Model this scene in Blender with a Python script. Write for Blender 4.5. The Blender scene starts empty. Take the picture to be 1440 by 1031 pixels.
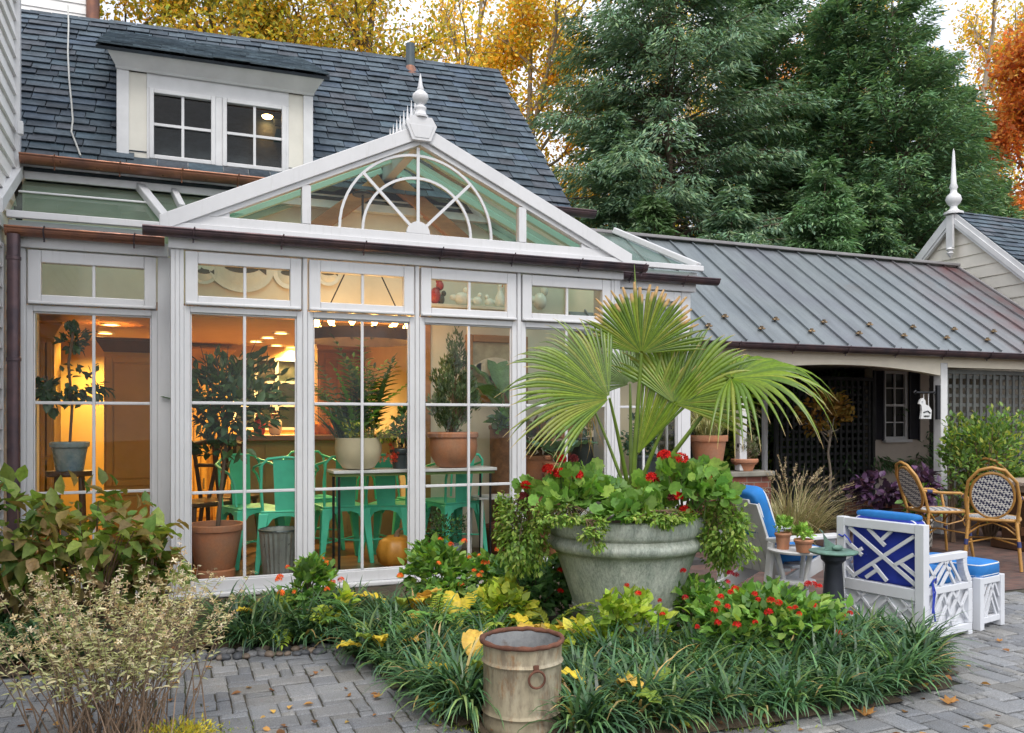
import bpy, math, random
import numpy as np
from mathutils import Vector, Matrix
R = math.radians
sc = bpy.context.scene
COL = sc.collection
rnd = random.Random(11)
rg = np.random.default_rng(7)

# ------------------------------------------------------------------ camera model (used to read sizes off the photograph)
EYE, FPX, CX, HY = 1.6, 1190.0, 720.0, 592.0
YAW = math.atan2(480.0, 1190.0)
SN, CS = math.sin(YAW), math.cos(YAW)

def W(px, py, Y=None, X=None, z=None, d=None):
    u = (px - CX) / FPX; v = (HY - py) / FPX
    rx, ry = SN + u * CS, CS - u * SN
    if Y is not None: d = Y / ry
    elif X is not None: d = X / rx
    elif z is not None: d = (z - EYE) / v
    return Vector((rx * d, ry * d, EYE + v * d))

def wx(px, Y): return W(px, 500, Y=Y).x
def wz(px, py, Y): return W(px, py, Y=Y).z

# ------------------------------------------------------------------ tagging
def tag(o, label=None, cat=None, group=None, kind=None):
    if label: o['label'] = label
    if cat: o['category'] = cat
    if group: o['group'] = group
    if kind: o['kind'] = kind
    return o

def thing(name, label, cat, loc=(0, 0, 0), rz=0.0, group=None):
    o = bpy.data.objects.new(name, None)
    COL.objects.link(o)
    o.location = loc; o.rotation_euler = (0, 0, rz)
    o.empty_display_size = 0.1
    return tag(o, label, cat, group)

def link(name, me, mat, parent=None):
    o = bpy.data.objects.new(name, me)
    COL.objects.link(o)
    if mat is not None:
        if isinstance(mat, (list, tuple)):
            for m in mat: me.materials.append(m)
        else: me.materials.append(mat)
    if parent is not None: o.parent = parent
    return o

def kids(o): return [c for c in bpy.data.objects if c.parent == o]

def copy_tree(root, loc, rz=None, label=None, scale=None):
    ch = {}
    for c in bpy.data.objects:
        if c.parent is not None: ch.setdefault(c.parent.name, []).append(c)
    r = root.copy(); COL.objects.link(r)
    r.location = loc
    if rz is not None: r.rotation_euler = (0, 0, rz)
    if scale is not None: r.scale = (scale,) * 3 if not hasattr(scale, '__len__') else scale
    if label: r['label'] = label
    def rec(src, dst):
        for c in ch.get(src.name, []):
            d = c.copy(); COL.objects.link(d); d.parent = dst
            rec(c, d)
    rec(root, r)
    return r

# ------------------------------------------------------------------ mesh builder
class MB:
    def __init__(s):
        s.v = []; s.f = []; s.m = []; s.c = []; s.mi = 0; s.col = None; s.off = Vector((0, 0, 0))
    def face(s, *idx):
        s.f.append(tuple(idx)); s.m.append(s.mi); s.c.append(s.col)
    def add(s, pts):
        b = len(s.v); o = s.off
        s.v.extend((p[0] + o[0], p[1] + o[1], p[2] + o[2]) for p in pts); return b
    def quad(s, a, b, c, d):
        i = s.add((a, b, c, d)); s.face(i, i + 1, i + 2, i + 3)
    def poly(s, pts):
        i = s.add(pts); s.face(*range(i, i + len(pts)))
    def hexa(s, p):
        i = s.add(p)
        for q in ((0, 3, 2, 1), (4, 5, 6, 7), (0, 1, 5, 4), (1, 2, 6, 5), (2, 3, 7, 6), (3, 0, 4, 7)):
            s.face(*(i + k for k in q))
        return s
    def box(s, x0, x1, y0, y1, z0, z1):
        return s.hexa([(x0, y0, z0), (x1, y0, z0), (x1, y1, z0), (x0, y1, z0), (x0, y0, z1), (x1, y0, z1), (x1, y1, z1), (x0, y1, z1)])
    def obox(s, c, ux, uy, uz):
        c, ux, uy, uz = map(Vector, (c, ux, uy, uz))
        return s.hexa([c - ux - uy - uz, c + ux - uy - uz, c + ux + uy - uz, c - ux + uy - uz, c - ux - uy + uz, c + ux - uy + uz, c + ux + uy + uz, c - ux + uy + uz])
    def bar(s, p, q, w, h, up=(0, 0, 1)):
        p, q = Vector(p), Vector(q); d = (q - p); L = d.length; d.normalize(); up = Vector(up)
        sd = d.cross(up)
        if sd.length < 1e-5: sd = d.cross(Vector((1, 0, 0)))
        sd.normalize(); u = sd.cross(d)
        return s.obox((p + q) / 2, d * (L / 2), sd * (w / 2), u * (h / 2))
    def tube(s, pts, rad, n=8, cap=True, closed=False):
        pts = [Vector(p) for p in pts]; m = len(pts)
        if not hasattr(rad, '__len__'): rad = [rad] * m
        b0 = len(s.v); ref = None
        for k in range(m):
            if closed: t = pts[(k + 1) % m] - pts[k - 1]
            else: t = pts[min(k + 1, m - 1)] - pts[max(k - 1, 0)]
            if t.length < 1e-9: t = Vector((0, 0, 1))
            t.normalize()
            if ref is None:
                ref = t.cross(Vector((0, 0, 1)))
                if ref.length < 0.05: ref = t.cross(Vector((0, 1, 0)))
            ref = ref - t * ref.dot(t); ref.normalize(); b = t.cross(ref)
            s.add([pts[k] + (ref * math.cos(6.28319 * j / n) + b * math.sin(6.28319 * j / n)) * rad[k] for j in range(n)])
        for k in range(m if closed else m - 1):
            k2 = (k + 1) % m
            for j in range(n):
                s.face(b0 + k * n + j, b0 + k * n + (j + 1) % n, b0 + k2 * n + (j + 1) % n, b0 + k2 * n + j)
        if cap and not closed:
            s.face(*[b0 + j for j in range(n)][::-1]); s.face(*[b0 + (m - 1) * n + j for j in range(n)])
        return s
    def lathe(s, prof, n=32, c=(0, 0, 0), cap=True, sx=1, sy=1):
        b0 = len(s.v); m = len(prof)
        for r, z in prof:
            s.add([(c[0] + sx * r * math.cos(6.28319 * j / n), c[1] + sy * r * math.sin(6.28319 * j / n), c[2] + z) for j in range(n)])
        for k in range(m - 1):
            for j in range(n):
                s.face(b0 + k * n + j, b0 + k * n + (j + 1) % n, b0 + (k + 1) * n + (j + 1) % n, b0 + (k + 1) * n + j)
        if cap:
            s.face(*[b0 + j for j in range(n)][::-1]); s.face(*[b0 + (m - 1) * n + j for j in range(n)])
        return s
    def prism(s, poly, ext):
        poly = [Vector(p) for p in poly]; ext = Vector(ext); n = len(poly)
        i = s.add(poly); j = s.add([p + ext for p in poly])
        s.face(*[i + k for k in range(n)][::-1]); s.face(*[j + k for k in range(n)])
        for k in range(n):
            s.face(i + k, i + (k + 1) % n, j + (k + 1) % n, j + k)
        return s
    def blob(s, c, rx, ry, rz, n=14, m=9, e=1.0, jit=0.0, rr=None):
        def pw(v): return math.copysign(abs(v) ** e, v)
        b0 = len(s.v)
        for k in range(m + 1):
            a = -math.pi / 2 + math.pi * k / m
            for j in range(n):
                t = 6.28319 * j / n
                q = 1 + (rr.uniform(-jit, jit) if rr else 0)
                s.add([(c[0] + q * rx * pw(math.cos(a)) * pw(math.cos(t)), c[1] + q * ry * pw(math.cos(a)) * pw(math.sin(t)), c[2] + q * rz * pw(math.sin(a)))])
        for k in range(m):
            for j in range(n):
                s.face(b0 + k * n + j, b0 + k * n + (j + 1) % n, b0 + (k + 1) * n + (j + 1) % n, b0 + (k + 1) * n + j)
        return s
    def build(s, name, mat, parent=None, smooth=None, bevel=0, seg=2, rel=False):
        me = bpy.data.meshes.new(name)
        vs = s.v
        if rel and parent is not None:
            L = parent.location; vs = [(p[0] - L[0], p[1] - L[1], p[2] - L[2]) for p in vs]
        me.from_pydata(vs, [], s.f)
        if any(s.m): me.polygons.foreach_set('material_index', s.m)
        if any(c is not None for c in s.c):
            at = me.attributes.new('Col', 'FLOAT_COLOR', 'CORNER')
            tot = np.array([len(f) for f in s.f]); cc = np.array([(c if c is not None else (1, 1, 1)) for c in s.c], dtype=np.float32)
            cc = np.concatenate([cc, np.ones((len(cc), 1), np.float32)], 1)
            at.data.foreach_set('color', np.repeat(cc, tot, 0).ravel())
        me.validate(); me.update()
        if smooth is not None:
            me.polygons.foreach_set('use_smooth', [True] * len(me.polygons))
            me.set_sharp_from_angle(angle=R(smooth))
        o = link(name, me, mat, parent)
        if bevel:
            b = o.modifiers.new('bevel', 'BEVEL'); b.width = bevel; b.segments = seg; b.limit_method = 'ANGLE'; b.angle_limit = R(40)
        return o

# ------------------------------------------------------------------ foliage
def norm(a): return a / np.maximum(np.linalg.norm(a, axis=-1, keepdims=True), 1e-9)

def frames(D, N):
    D = norm(np.asarray(D, float)); N = np.asarray(N, float)
    Sd = np.cross(D, N); bad = np.linalg.norm(Sd, axis=1) < 1e-3
    if bad.any(): Sd[bad] = np.cross(D[bad], np.array([1.0, 0.2, 0.1]))
    Sd = norm(Sd); N = np.cross(Sd, D)
    return np.stack([Sd, D, N], axis=2)

def np_mesh(name, V, L, tot, C, mat, parent=None, smooth=False):
    me = bpy.data.meshes.new(name)
    me.vertices.add(len(V)); me.vertices.foreach_set('co', np.ascontiguousarray(V, np.float32).ravel())
    me.loops.add(len(L)); me.loops.foreach_set('vertex_index', np.ascontiguousarray(L, np.int32))
    me.polygons.add(len(tot))
    st = np.concatenate([[0], np.cumsum(tot)[:-1]]).astype(np.int32)
    me.polygons.foreach_set('loop_start', st)
    me.update(calc_edges=True)
    if C is not None:
        at = me.attributes.new('Col', 'FLOAT_COLOR', 'POINT')
        cc = np.concatenate([C, np.ones((len(C), 1))], 1)
        at.data.foreach_set('color', np.ascontiguousarray(cc, np.float32).ravel())
    if smooth: me.polygons.foreach_set('use_smooth', [True] * len(me.polygons))
    return link(name, me, mat, parent)

def T_rhomb(w=0.5, cup=0.05):
    return np.array([(0, 0, 0), (w / 2, .45, cup), (0, 1, -cup), (-w / 2, .45, cup)]), [(0, 1, 2, 3)]
def T_leaf(w=0.5, cup=0.06, droop=0.12, m=0.33):
    a = w / 2
    return np.array([(0, 0, 0), (0, .33, -cup * .4), (0, .67, -cup * .4 - droop * .4), (0, 1, -droop), (-a, m, cup), (-a * .8, .66, cup - droop * .4), (a, m, cup), (a * .8, .66, cup - droop * .4)]), \
        [(0, 6, 1), (6, 7, 2, 1), (7, 3, 2), (0, 1, 4), (1, 2, 5, 4), (2, 3, 5)]
def T_lobed(n=7, depth=.16, cup=.14):
    pts = [(0, 0.12, -.02)]; k = n * 2
    for i in range(k + 1):
        t = -math.pi / 2 + R(20) + (2 * math.pi - R(40)) * i / k
        r = .5 * (1 - (depth if i % 2 else 0))
        pts.append((r * math.cos(t), .5 + r * math.sin(t) - .06, cup * (r * 2) ** 2 * (0.7 if i % 2 else 1.0)))
    return np.array(pts), [(0, i, i + 1) for i in range(1, k + 1)]
def T_cross(w=.5):
    V = np.array([(-w / 2, 0, 0), (w / 2, 0, 0), (w / 2, 1, 0), (-w / 2, 1, 0), (0, 0, -w / 2), (0, 0, w / 2), (0, 1, w / 2), (0, 1, -w / 2)])
    return V, [(0, 1, 2, 3), (4, 5, 6, 7)]
def T_petals(n=5, w=.34):
    V = [(0, 0, 0)]; F = []
    for k in range(n):
        a = 6.28319 * k / n; d = np.array([math.cos(a), math.sin(a), .35]); sd = np.array([-math.sin(a), math.cos(a), 0]) * w / 2
        i = len(V); V += [tuple(d * .5 + sd), tuple(d * 1.0 + sd * .7), tuple(d * 1.0 - sd * .7), tuple(d * .5 - sd)]
        F.append((0, i + 3, i + 2, i + 1, i))
    return np.array(V) * .5, F

def scatter(name, tmpl, P, D, N, S, C, mat, parent=None):
    V, F = tmpl; P = np.asarray(P, float); n = len(P)
    M = frames(D, N)
    S = np.asarray(S, float)
    if S.ndim == 1: S = S[:, None]
    loc = V[None, :, :] * S[:, None, :] if S.shape[1] == 3 else V[None] * S[:, :, None]
    G = np.einsum('nij,nvj->nvi', M, loc) + P[:, None, :]
    k = len(V)
    flat = np.concatenate([np.array(f) for f in F]); tot = np.array([len(f) for f in F])
    L = (flat[None, :] + (np.arange(n) * k)[:, None]).ravel()
    Cv = np.repeat(np.asarray(C, float), k, 0)
    return np_mesh(name, G.reshape(-1, 3), L, np.tile(tot, n), Cv, mat, parent)

def merge_np(name, parts, mat, parent=None):
    V, L, T, C, o = [], [], [], [], 0
    for v, l, t, c in parts:
        V.append(v); L.append(l + o); T.append(t); C.append(c); o += len(v)
    return np_mesh(name, np.concatenate(V), np.concatenate(L), np.concatenate(T), np.concatenate(C), mat, parent)

def blades(P, az, el, length, width, curve, C, segs=5, tipc=None, fold=0.0):
    """grass blades: start direction (azimuth, elevation) bending down by 'curve' radians along their length"""
    n = len(P); P = np.asarray(P, float)
    k = segs + 1
    t = np.linspace(0, 1, k)
    e = el[:, None] - curve[:, None] * t[None] ** 1.3
    dl = length[:, None] / segs
    dh = np.cos(e) * dl; dz = np.sin(e) * dl
    h = np.concatenate([np.zeros((n, 1)), np.cumsum(dh[:, :-1], 1)], 1)
    z = np.concatenate([np.zeros((n, 1)), np.cumsum(dz[:, :-1], 1)], 1)
    cx = P[:, 0:1] + h * np.cos(az)[:, None]; cy = P[:, 1:2] + h * np.sin(az)[:, None]; cz = P[:, 2:3] + z
    w = width[:, None] * (np.clip(1.15 * (1 - t ** 2.2), 0.04, 1) * np.minimum(1, .5 + 2 * t))[None] / 2
    sx = -np.sin(az)[:, None] * w; sy = np.cos(az)[:, None] * w
    A = np.stack([cx - sx, cy - sy, cz], 2); B = np.stack([cx + sx, cy + sy, cz], 2)
    V = np.stack([A, B], 2).reshape(n, k * 2, 3)
    f = np.array([[2 * i, 2 * i + 1, 2 * i + 3, 2 * i + 2] for i in range(segs)]).ravel()
    L = (f[None] + (np.arange(n) * 2 * k)[:, None]).ravel()
    C = np.asarray(C, float)
    if tipc is None: Cv = np.repeat(C, 2 * k, 0)
    else:
        tt = np.repeat(t, 2)[None, :, None]
        Cv = (C[:, None, :] * (1 - tt ** 3) + np.asarray(tipc)[:, None, :] * tt ** 3).reshape(-1, 3)
    return V.reshape(-1, 3), L, np.full(n * segs, 4), Cv

def vary(base, n, v=.25, hue=.08, g=None):
    g = g or rg
    b = np.asarray(base, float)[None] * (1 + g.uniform(-v, v, (n, 1))) * (1 + g.uniform(-hue, hue, (n, 3)))
    return np.clip(b, 0.002, 1)

def pick(bases, n, probs=None, v=.25, hue=.08, g=None):
    g = g or rg
    i = g.choice(len(bases), n, p=probs)
    return np.clip(np.asarray(bases, float)[i] * (1 + g.uniform(-v, v, (n, 1))) * (1 + g.uniform(-hue, hue, (n, 3))), 0.002, 1)

def usph(n, g=None):
    g = g or rg
    return norm(g.normal(size=(n, 3)))

# ------------------------------------------------------------------ materials
def lin(r, g, b):
    f = lambda c: c / 12.92 if c <= .04045 else ((c + .055) / 1.055) ** 2.4
    return (f(r / 255), f(g / 255), f(b / 255))

class NT:
    def __init__(s, name):
        s.mat = bpy.data.materials.new(name); s.mat.use_nodes = True
        s.t = s.mat.node_tree; s.t.nodes.clear()
        s.out = s.n('ShaderNodeOutputMaterial')
    def n(s, typ, **kw):
        nd = s.t.nodes.new(typ)
        for k, v in kw.items(): setattr(nd, k, v)
        return nd
    def l(s, a, b): s.t.links.new(a, b)
    def mixc(s, fac, a, b, mode='MIX'):
        m = s.n('ShaderNodeMix', data_type='RGBA', blend_type=mode)
        for sock, val in ((m.inputs[0], fac), (m.inputs[6], a), (m.inputs[7], b)):
            if hasattr(val, 'is_output'): s.l(val, sock)
            elif hasattr(val, '__len__'): sock.default_value = (*val[:3], 1)
            else: sock.default_value = val
        return m.outputs[2]
    def noise(s, scale, detail=4, rough=.6, coord='Object', dist=0, stretch=None):
        tc = s.n('ShaderNodeTexCoord'); src = tc.outputs[coord]
        if stretch:
            mp = s.n('ShaderNodeMapping'); mp.inputs['Scale'].default_value = stretch; s.l(src, mp.inputs[0]); src = mp.outputs[0]
        nz = s.n('ShaderNodeTexNoise'); nz.inputs['Scale'].default_value = scale; nz.inputs['Detail'].default_value = detail
        nz.inputs['Roughness'].default_value = rough; nz.inputs['Distortion'].default_value = dist
        s.l(src, nz.inputs['Vector']); return nz.outputs['Fac']
    def ramp(s, fac, stops):
        r = s.n('ShaderNodeValToRGB'); e = r.color_ramp.elements
        while len(e) < len(stops): e.new(.5)
        for k, (p, c) in enumerate(stops):
            e[k].position = p; e[k].color = (*c[:3], 1) if hasattr(c, '__len__') else (c, c, c, 1)
        s.l(fac, r.inputs[0]); return r.outputs[0]
    def bump(s, h, strength=.3, dist=.01, prev=None):
        b = s.n('ShaderNodeBump'); b.inputs['Strength'].default_value = strength; b.inputs['Distance'].default_value = dist
        s.l(h, b.inputs['Height'])
        if prev is not None: s.l(prev, b.inputs['Normal'])
        return b.outputs[0]
    def principled(s, col, rough=.5, metal=0, normal=None, spec=.5, **kw):
        p = s.n('ShaderNodeBsdfPrincipled')
        if hasattr(col, 'is_output'): s.l(col, p.inputs['Base Color'])
        else: p.inputs['Base Color'].default_value = (*col[:3], 1)
        if hasattr(rough, 'is_output'): s.l(rough, p.inputs['Roughness'])
        else: p.inputs['Roughness'].default_value = rough
        if hasattr(metal, 'is_output'): s.l(metal, p.inputs['Metallic'])
        else: p.inputs['Metallic'].default_value = metal
        p.inputs['Specular IOR Level'].default_value = spec
        for k, v in kw.items(): p.inputs[k].default_value = v
        if normal is not None: s.l(normal, p.inputs['Normal'])
        s.l(p.outputs[0], s.out.inputs[0]); return p

def pm(name, base, rough=.5, metal=0, var=.15, vs=3.0, bs=60.0, b=.15, attr=False, spec=.5, tint=None, stretch=None, fine=0.0):
    """paint / stone / wood: base colour with large soft variation, fine grain and bump"""
    t = NT(name)
    lo = tuple(c * (1 - var) for c in base); hi = tuple(min(1, c * (1 + var)) for c in base)
    if tint: lo = tint
    c = t.mixc(t.ramp(t.noise(vs, 5, .62, stretch=stretch), [(.32, 0), (.68, 1)]), lo, hi)
    if fine:
        c = t.mixc(1.0, c, t.ramp(t.noise(bs, 3, .7), [(.3, (1 - fine,) * 3), (.7, (1 + 0 * fine,) * 3)]), 'MULTIPLY')
    if attr:
        a = t.n('ShaderNodeAttribute', attribute_name='Col'); c = t.mixc(1.0, c, a.outputs['Color'], 'MULTIPLY')
    nm = t.bump(t.noise(bs, 4, .6, stretch=stretch), b, .004) if b else None
    rr = t.ramp(t.noise(vs * 3, 3), [(.3, max(0, rough - .08)), (.7, min(1, rough + .1))])
    t.principled(c, rr, metal, nm, spec)
    return t.mat

def leafmat(name, trans=.35, rough=.5, gloss=.06, tmul=(1.25, 1.3, .6), gain=2.1):
    t = NT(name)
    a = t.n('ShaderNodeAttribute', attribute_name='Col')
    nz = t.ramp(t.noise(35, 2), [(.3, .8 * gain / 2), (.7, 1.15 * gain / 2)])
    c = t.mixc(1.0, t.mixc(1.0, a.outputs['Color'], (2, 2, 2), 'MULTIPLY'), nz, 'MULTIPLY')
    d = t.n('ShaderNodeBsdfDiffuse'); t.l(c, d.inputs[0])
    tr = t.n('ShaderNodeBsdfTranslucent'); t.l(t.mixc(1.0, c, tmul, 'MULTIPLY'), tr.inputs[0])
    m = t.n('ShaderNodeMixShader'); m.inputs[0].default_value = trans; t.l(d.outputs[0], m.inputs[1]); t.l(tr.outputs[0], m.inputs[2])
    g = t.n('ShaderNodeBsdfGlossy'); g.inputs['Roughness'].default_value = rough; g.inputs[0].default_value = (1, 1, 1, 1)
    m2 = t.n('ShaderNodeMixShader'); m2.inputs[0].default_value = gloss; t.l(m.outputs[0], m2.inputs[1]); t.l(g.outputs[0], m2.inputs[2])
    t.l(m2.outputs[0], t.out.inputs[0]); return t.mat

def glassmat(name, tint=(.93, .97, .95), refl=.9, dirt=0.0):
    t = NT(name)
    tr = t.n('ShaderNodeBsdfTransparent'); tr.inputs[0].default_value = (*tint, 1)
    gl = t.n('ShaderNodeBsdfGlossy'); gl.inputs['Roughness'].default_value = 0.0; gl.inputs[0].default_value = (refl,) * 3 + (1,)
    nm = t.bump(t.noise(1.3, 1), .02, .05); t.l(nm, gl.inputs['Normal'])
    lw = t.n('ShaderNodeLayerWeight'); lw.inputs['Blend'].default_value = .12
    f = t.ramp(lw.outputs['Fresnel'], [(0.0, .02), (1.0, .9)])
    m = t.n('ShaderNodeMixShader'); t.l(f, m.inputs[0]); t.l(tr.outputs[0], m.inputs[1]); t.l(gl.outputs[0], m.inputs[2])
    if dirt:
        d = t.n('ShaderNodeBsdfDiffuse'); d.inputs[0].default_value = (.55, .62, .55, 1)
        m3 = t.n('ShaderNodeMixShader'); t.l(t.ramp(t.noise(5, 5, .7), [(.35, dirt * .5), (.75, dirt)]), m3.inputs[0]); t.l(m.outputs[0], m3.inputs[1]); t.l(d.outputs[0], m3.inputs[2])
        m = m3
    t.l(m.outputs[0], t.out.inputs[0]); return t.mat

def emat(name, col, st):
    t = NT(name); e = t.n('ShaderNodeEmission'); e.inputs[0].default_value = (*col, 1); e.inputs[1].default_value = st
    t.l(e.outputs[0], t.out.inputs[0]); return t.mat

M = {}
M['upvc'] = pm('white_upvc', (.57, .585, .625), .34, var=.08, vs=2.2, b=.04, bs=25)
t = NT('weathered_white_upvc')
c = t.mixc(t.ramp(t.noise(2.2, 5, .62), [(.32, 0), (.68, 1)]), (.585, .59, .605), (.65, .655, .67))
c = t.mixc(t.ramp(t.noise(11, 6, .75, stretch=(2.5, 2.5, .25)), [(.55, 0), (.80, .35)]), c, (.36, .36, .33))
c = t.mixc(t.ramp(t.noise(30, 5, .8), [(.66, 0), (.80, .4)]), c, (.30, .29, .25))
t.principled(c, t.ramp(t.noise(6, 3), [(.3, .28), (.7, .45)]), 0, t.bump(t.noise(25, 3), .05, .004), .5); M['upvc'] = t.mat
M['white'] = pm('white_paint', (.63, .635, .645), .42, var=.08, vs=4, b=.05, bs=90)
M['cream'] = pm('cream_paint', (.72, .66, .54), .5, var=.07, vs=3, b=.05)
M['siding'] = pm('white_siding', (.80, .79, .78), .5, var=.08, vs=2, b=.12, bs=40, stretch=(1, 1, 6))
M['slate'] = pm('slate', (.066, .090, .112), .6, var=.38, vs=5, bs=26, b=.6, attr=True, fine=.35, spec=.35)
M['copper'] = pm('aged_copper', (.085, .052, .055), .36, metal=.5, var=.4, vs=5, bs=40, b=.1, tint=(.05, .042, .055))
M['copper_new'] = pm('brown_copper', (.22, .095, .05), .35, metal=.55, var=.4, vs=4, bs=40, b=.1, tint=(.15, .075, .06))
M['lead'] = pm('dark_metal', (.07, .09, .10), .4, metal=.5, var=.2, b=.05)
M['black'] = pm('black_metal', (.015, .016, .02), .4, metal=.3, var=.2, b=.05)
M['glass'] = glassmat('window_glass', (.96, .97, .94))
M['roofglass'] = glassmat('roof_glass', (.45, .64, .57), dirt=.16)
M['bark'] = pm('bark', (.12, .085, .06), .85, var=.4, vs=3, bs=22, b=.8, stretch=(1, 1, .25))
M['palebark'] = pm('pale_bark', (.30, .25, .19), .8, var=.35, vs=2, bs=18, b=.6, stretch=(1, 1, .3))
M['leaf'] = leafmat('leaf', .38, .5, .02)
M['needle'] = leafmat('needle', .25, .6, .01, (1.1, 1.2, .7), 2.3)
M['gold'] = leafmat('autumn_leaf', .5, .6, .01, (1.35, 1.1, .5), 1.75)
M['waxy'] = leafmat('waxy_leaf', .25, .4, .035)
M['petal'] = leafmat('petal', .25, .5, .02, (1.2, 1.0, .8), 1.5)
M['dry'] = leafmat('dry_leaf', .3, .7, .01, (1.1, 1.0, .8), 1.6)
M['stem'] = pm('plant_stem', (.16, .10, .06), .7, var=.3, vs=8, bs=60, b=.2)
M['greenstem'] = pm('green_stem', (.10, .16, .04), .5, var=.3, vs=8, b=.1)
M['terra'] = pm('terracotta', (.46, .185, .09), .75, var=.22, vs=5, bs=45, b=.2, fine=.15, tint=(.42, .22, .14))
M['soil'] = pm('potting_soil', (.035, .024, .017), .95, var=.4, vs=25, bs=50, b=.9)
def limb(mb, g, p, d, L, r, segs=5, wob=.18, grav=0.0, n=6, taper=.35):
    pts, rad = [Vector(p)], [r]; d = Vector(d).normalized()
    for k in range(segs):
        d = (d + Vector((g.uniform(-wob, wob), g.uniform(-wob, wob), g.uniform(-wob, wob) + grav))).normalized()
        pts.append(pts[-1] + d * (L / segs)); rad.append(r * (1 - (1 - taper) * (k + 1) / segs))
    mb.tube(pts, rad, n, cap=False)
    return pts, rad

def along(pts, t):
    f = t * (len(pts) - 1); i = min(int(f), len(pts) - 2); return pts[i].lerp(pts[i + 1], f - i), (pts[i + 1] - pts[i]).normalized()

# ================================================================== PLANT AND POT HELPERS (all in the local space of their root)
LEAF = T_leaf(.5); LEAFN = T_leaf(.34, .05, .18); LEAFW = T_leaf(.62, .07, .16); RH = T_rhomb(.55, .06); RHN = T_rhomb(.32, .04)
LOB = T_lobed(); PET = T_petals()

CLIP = None            # (x0, y0): indoor plants stay behind the glass
def keep(parent, P):
    if CLIP is None: return np.ones(len(P), bool)
    P = np.asarray(P); L = parent.location
    return (P[:, 1] + L.y > CLIP[1]) & ((P[:, 0] + L.x > CLIP[0]) | (P[:, 1] + L.y > 8.45))

def ell_lumps(c, r, n, g, fill=.78, top=False):
    out = []
    while len(out) < n:
        v = Vector((g.uniform(-1, 1), g.uniform(-1, 1), g.uniform(-1, 1)))
        if v.length > 1 or v.length < .25 or (top and v.z < -.35): continue
        out.append(Vector((c[0] + v.x * r[0] * fill, c[1] + v.y * r[1] * fill, c[2] + v.z * r[2] * fill)))
    return out

def bush(parent, c, r, n, tmpl, size, cols, mat='leaf', seed=1, lumps=16, puff=.26, up=.5, name='foliage', probs=None, stems=None, v=.25, droop=0.0, stem_r=.006, top=False, flat=.4):
    g = random.Random(seed); G = np.random.default_rng(seed)
    L = ell_lumps(c, r, lumps, g, top=top); A = np.array([tuple(q) for q in L])
    i = G.integers(0, lumps, n); P = A[i] + norm(G.normal(size=(n, 3))) * (G.uniform(0, 1, (n, 1)) ** .5) * puff * np.array(r) * 1.5
    k_ = keep(parent, P); P = P[k_]; i = i[k_]; n = len(P)
    out = norm((P - np.array(c)) / np.array(r))
    D = out * .7 + usph(n, G) * .7 + np.array([0, 0, up - droop]); N = usph(n, G) * .6 + np.array([0, 0, 1.0]) + out * flat
    tone = np.array([g.uniform(.78, 1.22) for _ in range(lumps)])[i]
    C = np.clip(pick(cols, n, probs, v, .09, G) * tone[:, None], .002, 1)
    if stems is not None:
        mb = MB()
        for q in L:
            b = Vector(stems) + Vector((g.uniform(-.04, .04), g.uniform(-.04, .04), 0)); m = b.lerp(q, .5) + Vector((0, 0, .08 * (q - b).length))
            mb.tube([b, b.lerp(m, .6), m, q], [stem_r, stem_r * .8, stem_r * .65, stem_r * .35], 5, cap=False)
        mb.build('stem', M['stem'], parent)
    return scatter(name, tmpl, P, D, N, G.uniform(*size, n), C, M[mat], parent)

def fronds(parent, c, n, L, cols, seed=1, leaf=.10, pairs=11, el=(.5, 1.3), curve=1.0, tmpl=None, mat='leaf', name='foliage', w=None, start=.15):
    g = random.Random(seed); G = np.random.default_rng(seed); mb = MB(); Ps, Ds, Ns, Ss, Cs = [], [], [], [], []
    for k in range(n):
        a = g.uniform(0, 6.283) if CLIP is None else g.uniform(-.25, 3.4); e = g.uniform(*el); l = L * g.uniform(.7, 1.1); p = Vector(c) + Vector((g.uniform(-.03, .03), g.uniform(-.03, .03), 0)); pts = [p]; m = 9
        for j in range(m):
            ee = e - curve * (j / m) ** 1.4; d = Vector((math.cos(a) * math.cos(ee), math.sin(a) * math.cos(ee), math.sin(ee))); pts.append(pts[-1] + d * l / m)
        mb.tube(pts, [.006 * (1 - .8 * j / m) for j in range(m + 1)], 4, cap=False)
        col = vary(cols[g.randrange(len(cols))], 1, .2, .08, G)[0]
        for j in range(pairs):
            t = start + (1 - start) * j / pairs; q, d = along(pts, min(t, .98)); sd = d.cross(Vector((0, 0, 1)))
            if sd.length < .05: sd = Vector((-math.sin(a), math.cos(a), 0))
            sd.normalize(); s = leaf * (1 - .55 * t) * (.6 + .8 * min(1, t * 3)) * g.uniform(.85, 1.15)
            for sg in (-1, 1):
                Ps.append(tuple(q)); Ds.append(tuple(sd * sg * .9 + d * .6 + Vector((0, 0, g.uniform(-.15, .1))))); Ns.append((0, 0, 1)); Ss.append(s); Cs.append(col * g.uniform(.85, 1.15))
        q, d = along(pts, .98); Ps.append(tuple(q)); Ds.append(tuple(d)); Ns.append((0, 0, 1)); Ss.append(leaf * .6); Cs.append(col)
    mb.build('stem', M['greenstem'], parent)
    return scatter(name, tmpl or LEAFN, Ps, Ds, Ns, np.array(Ss), np.array(Cs), M[mat], parent)

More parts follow.
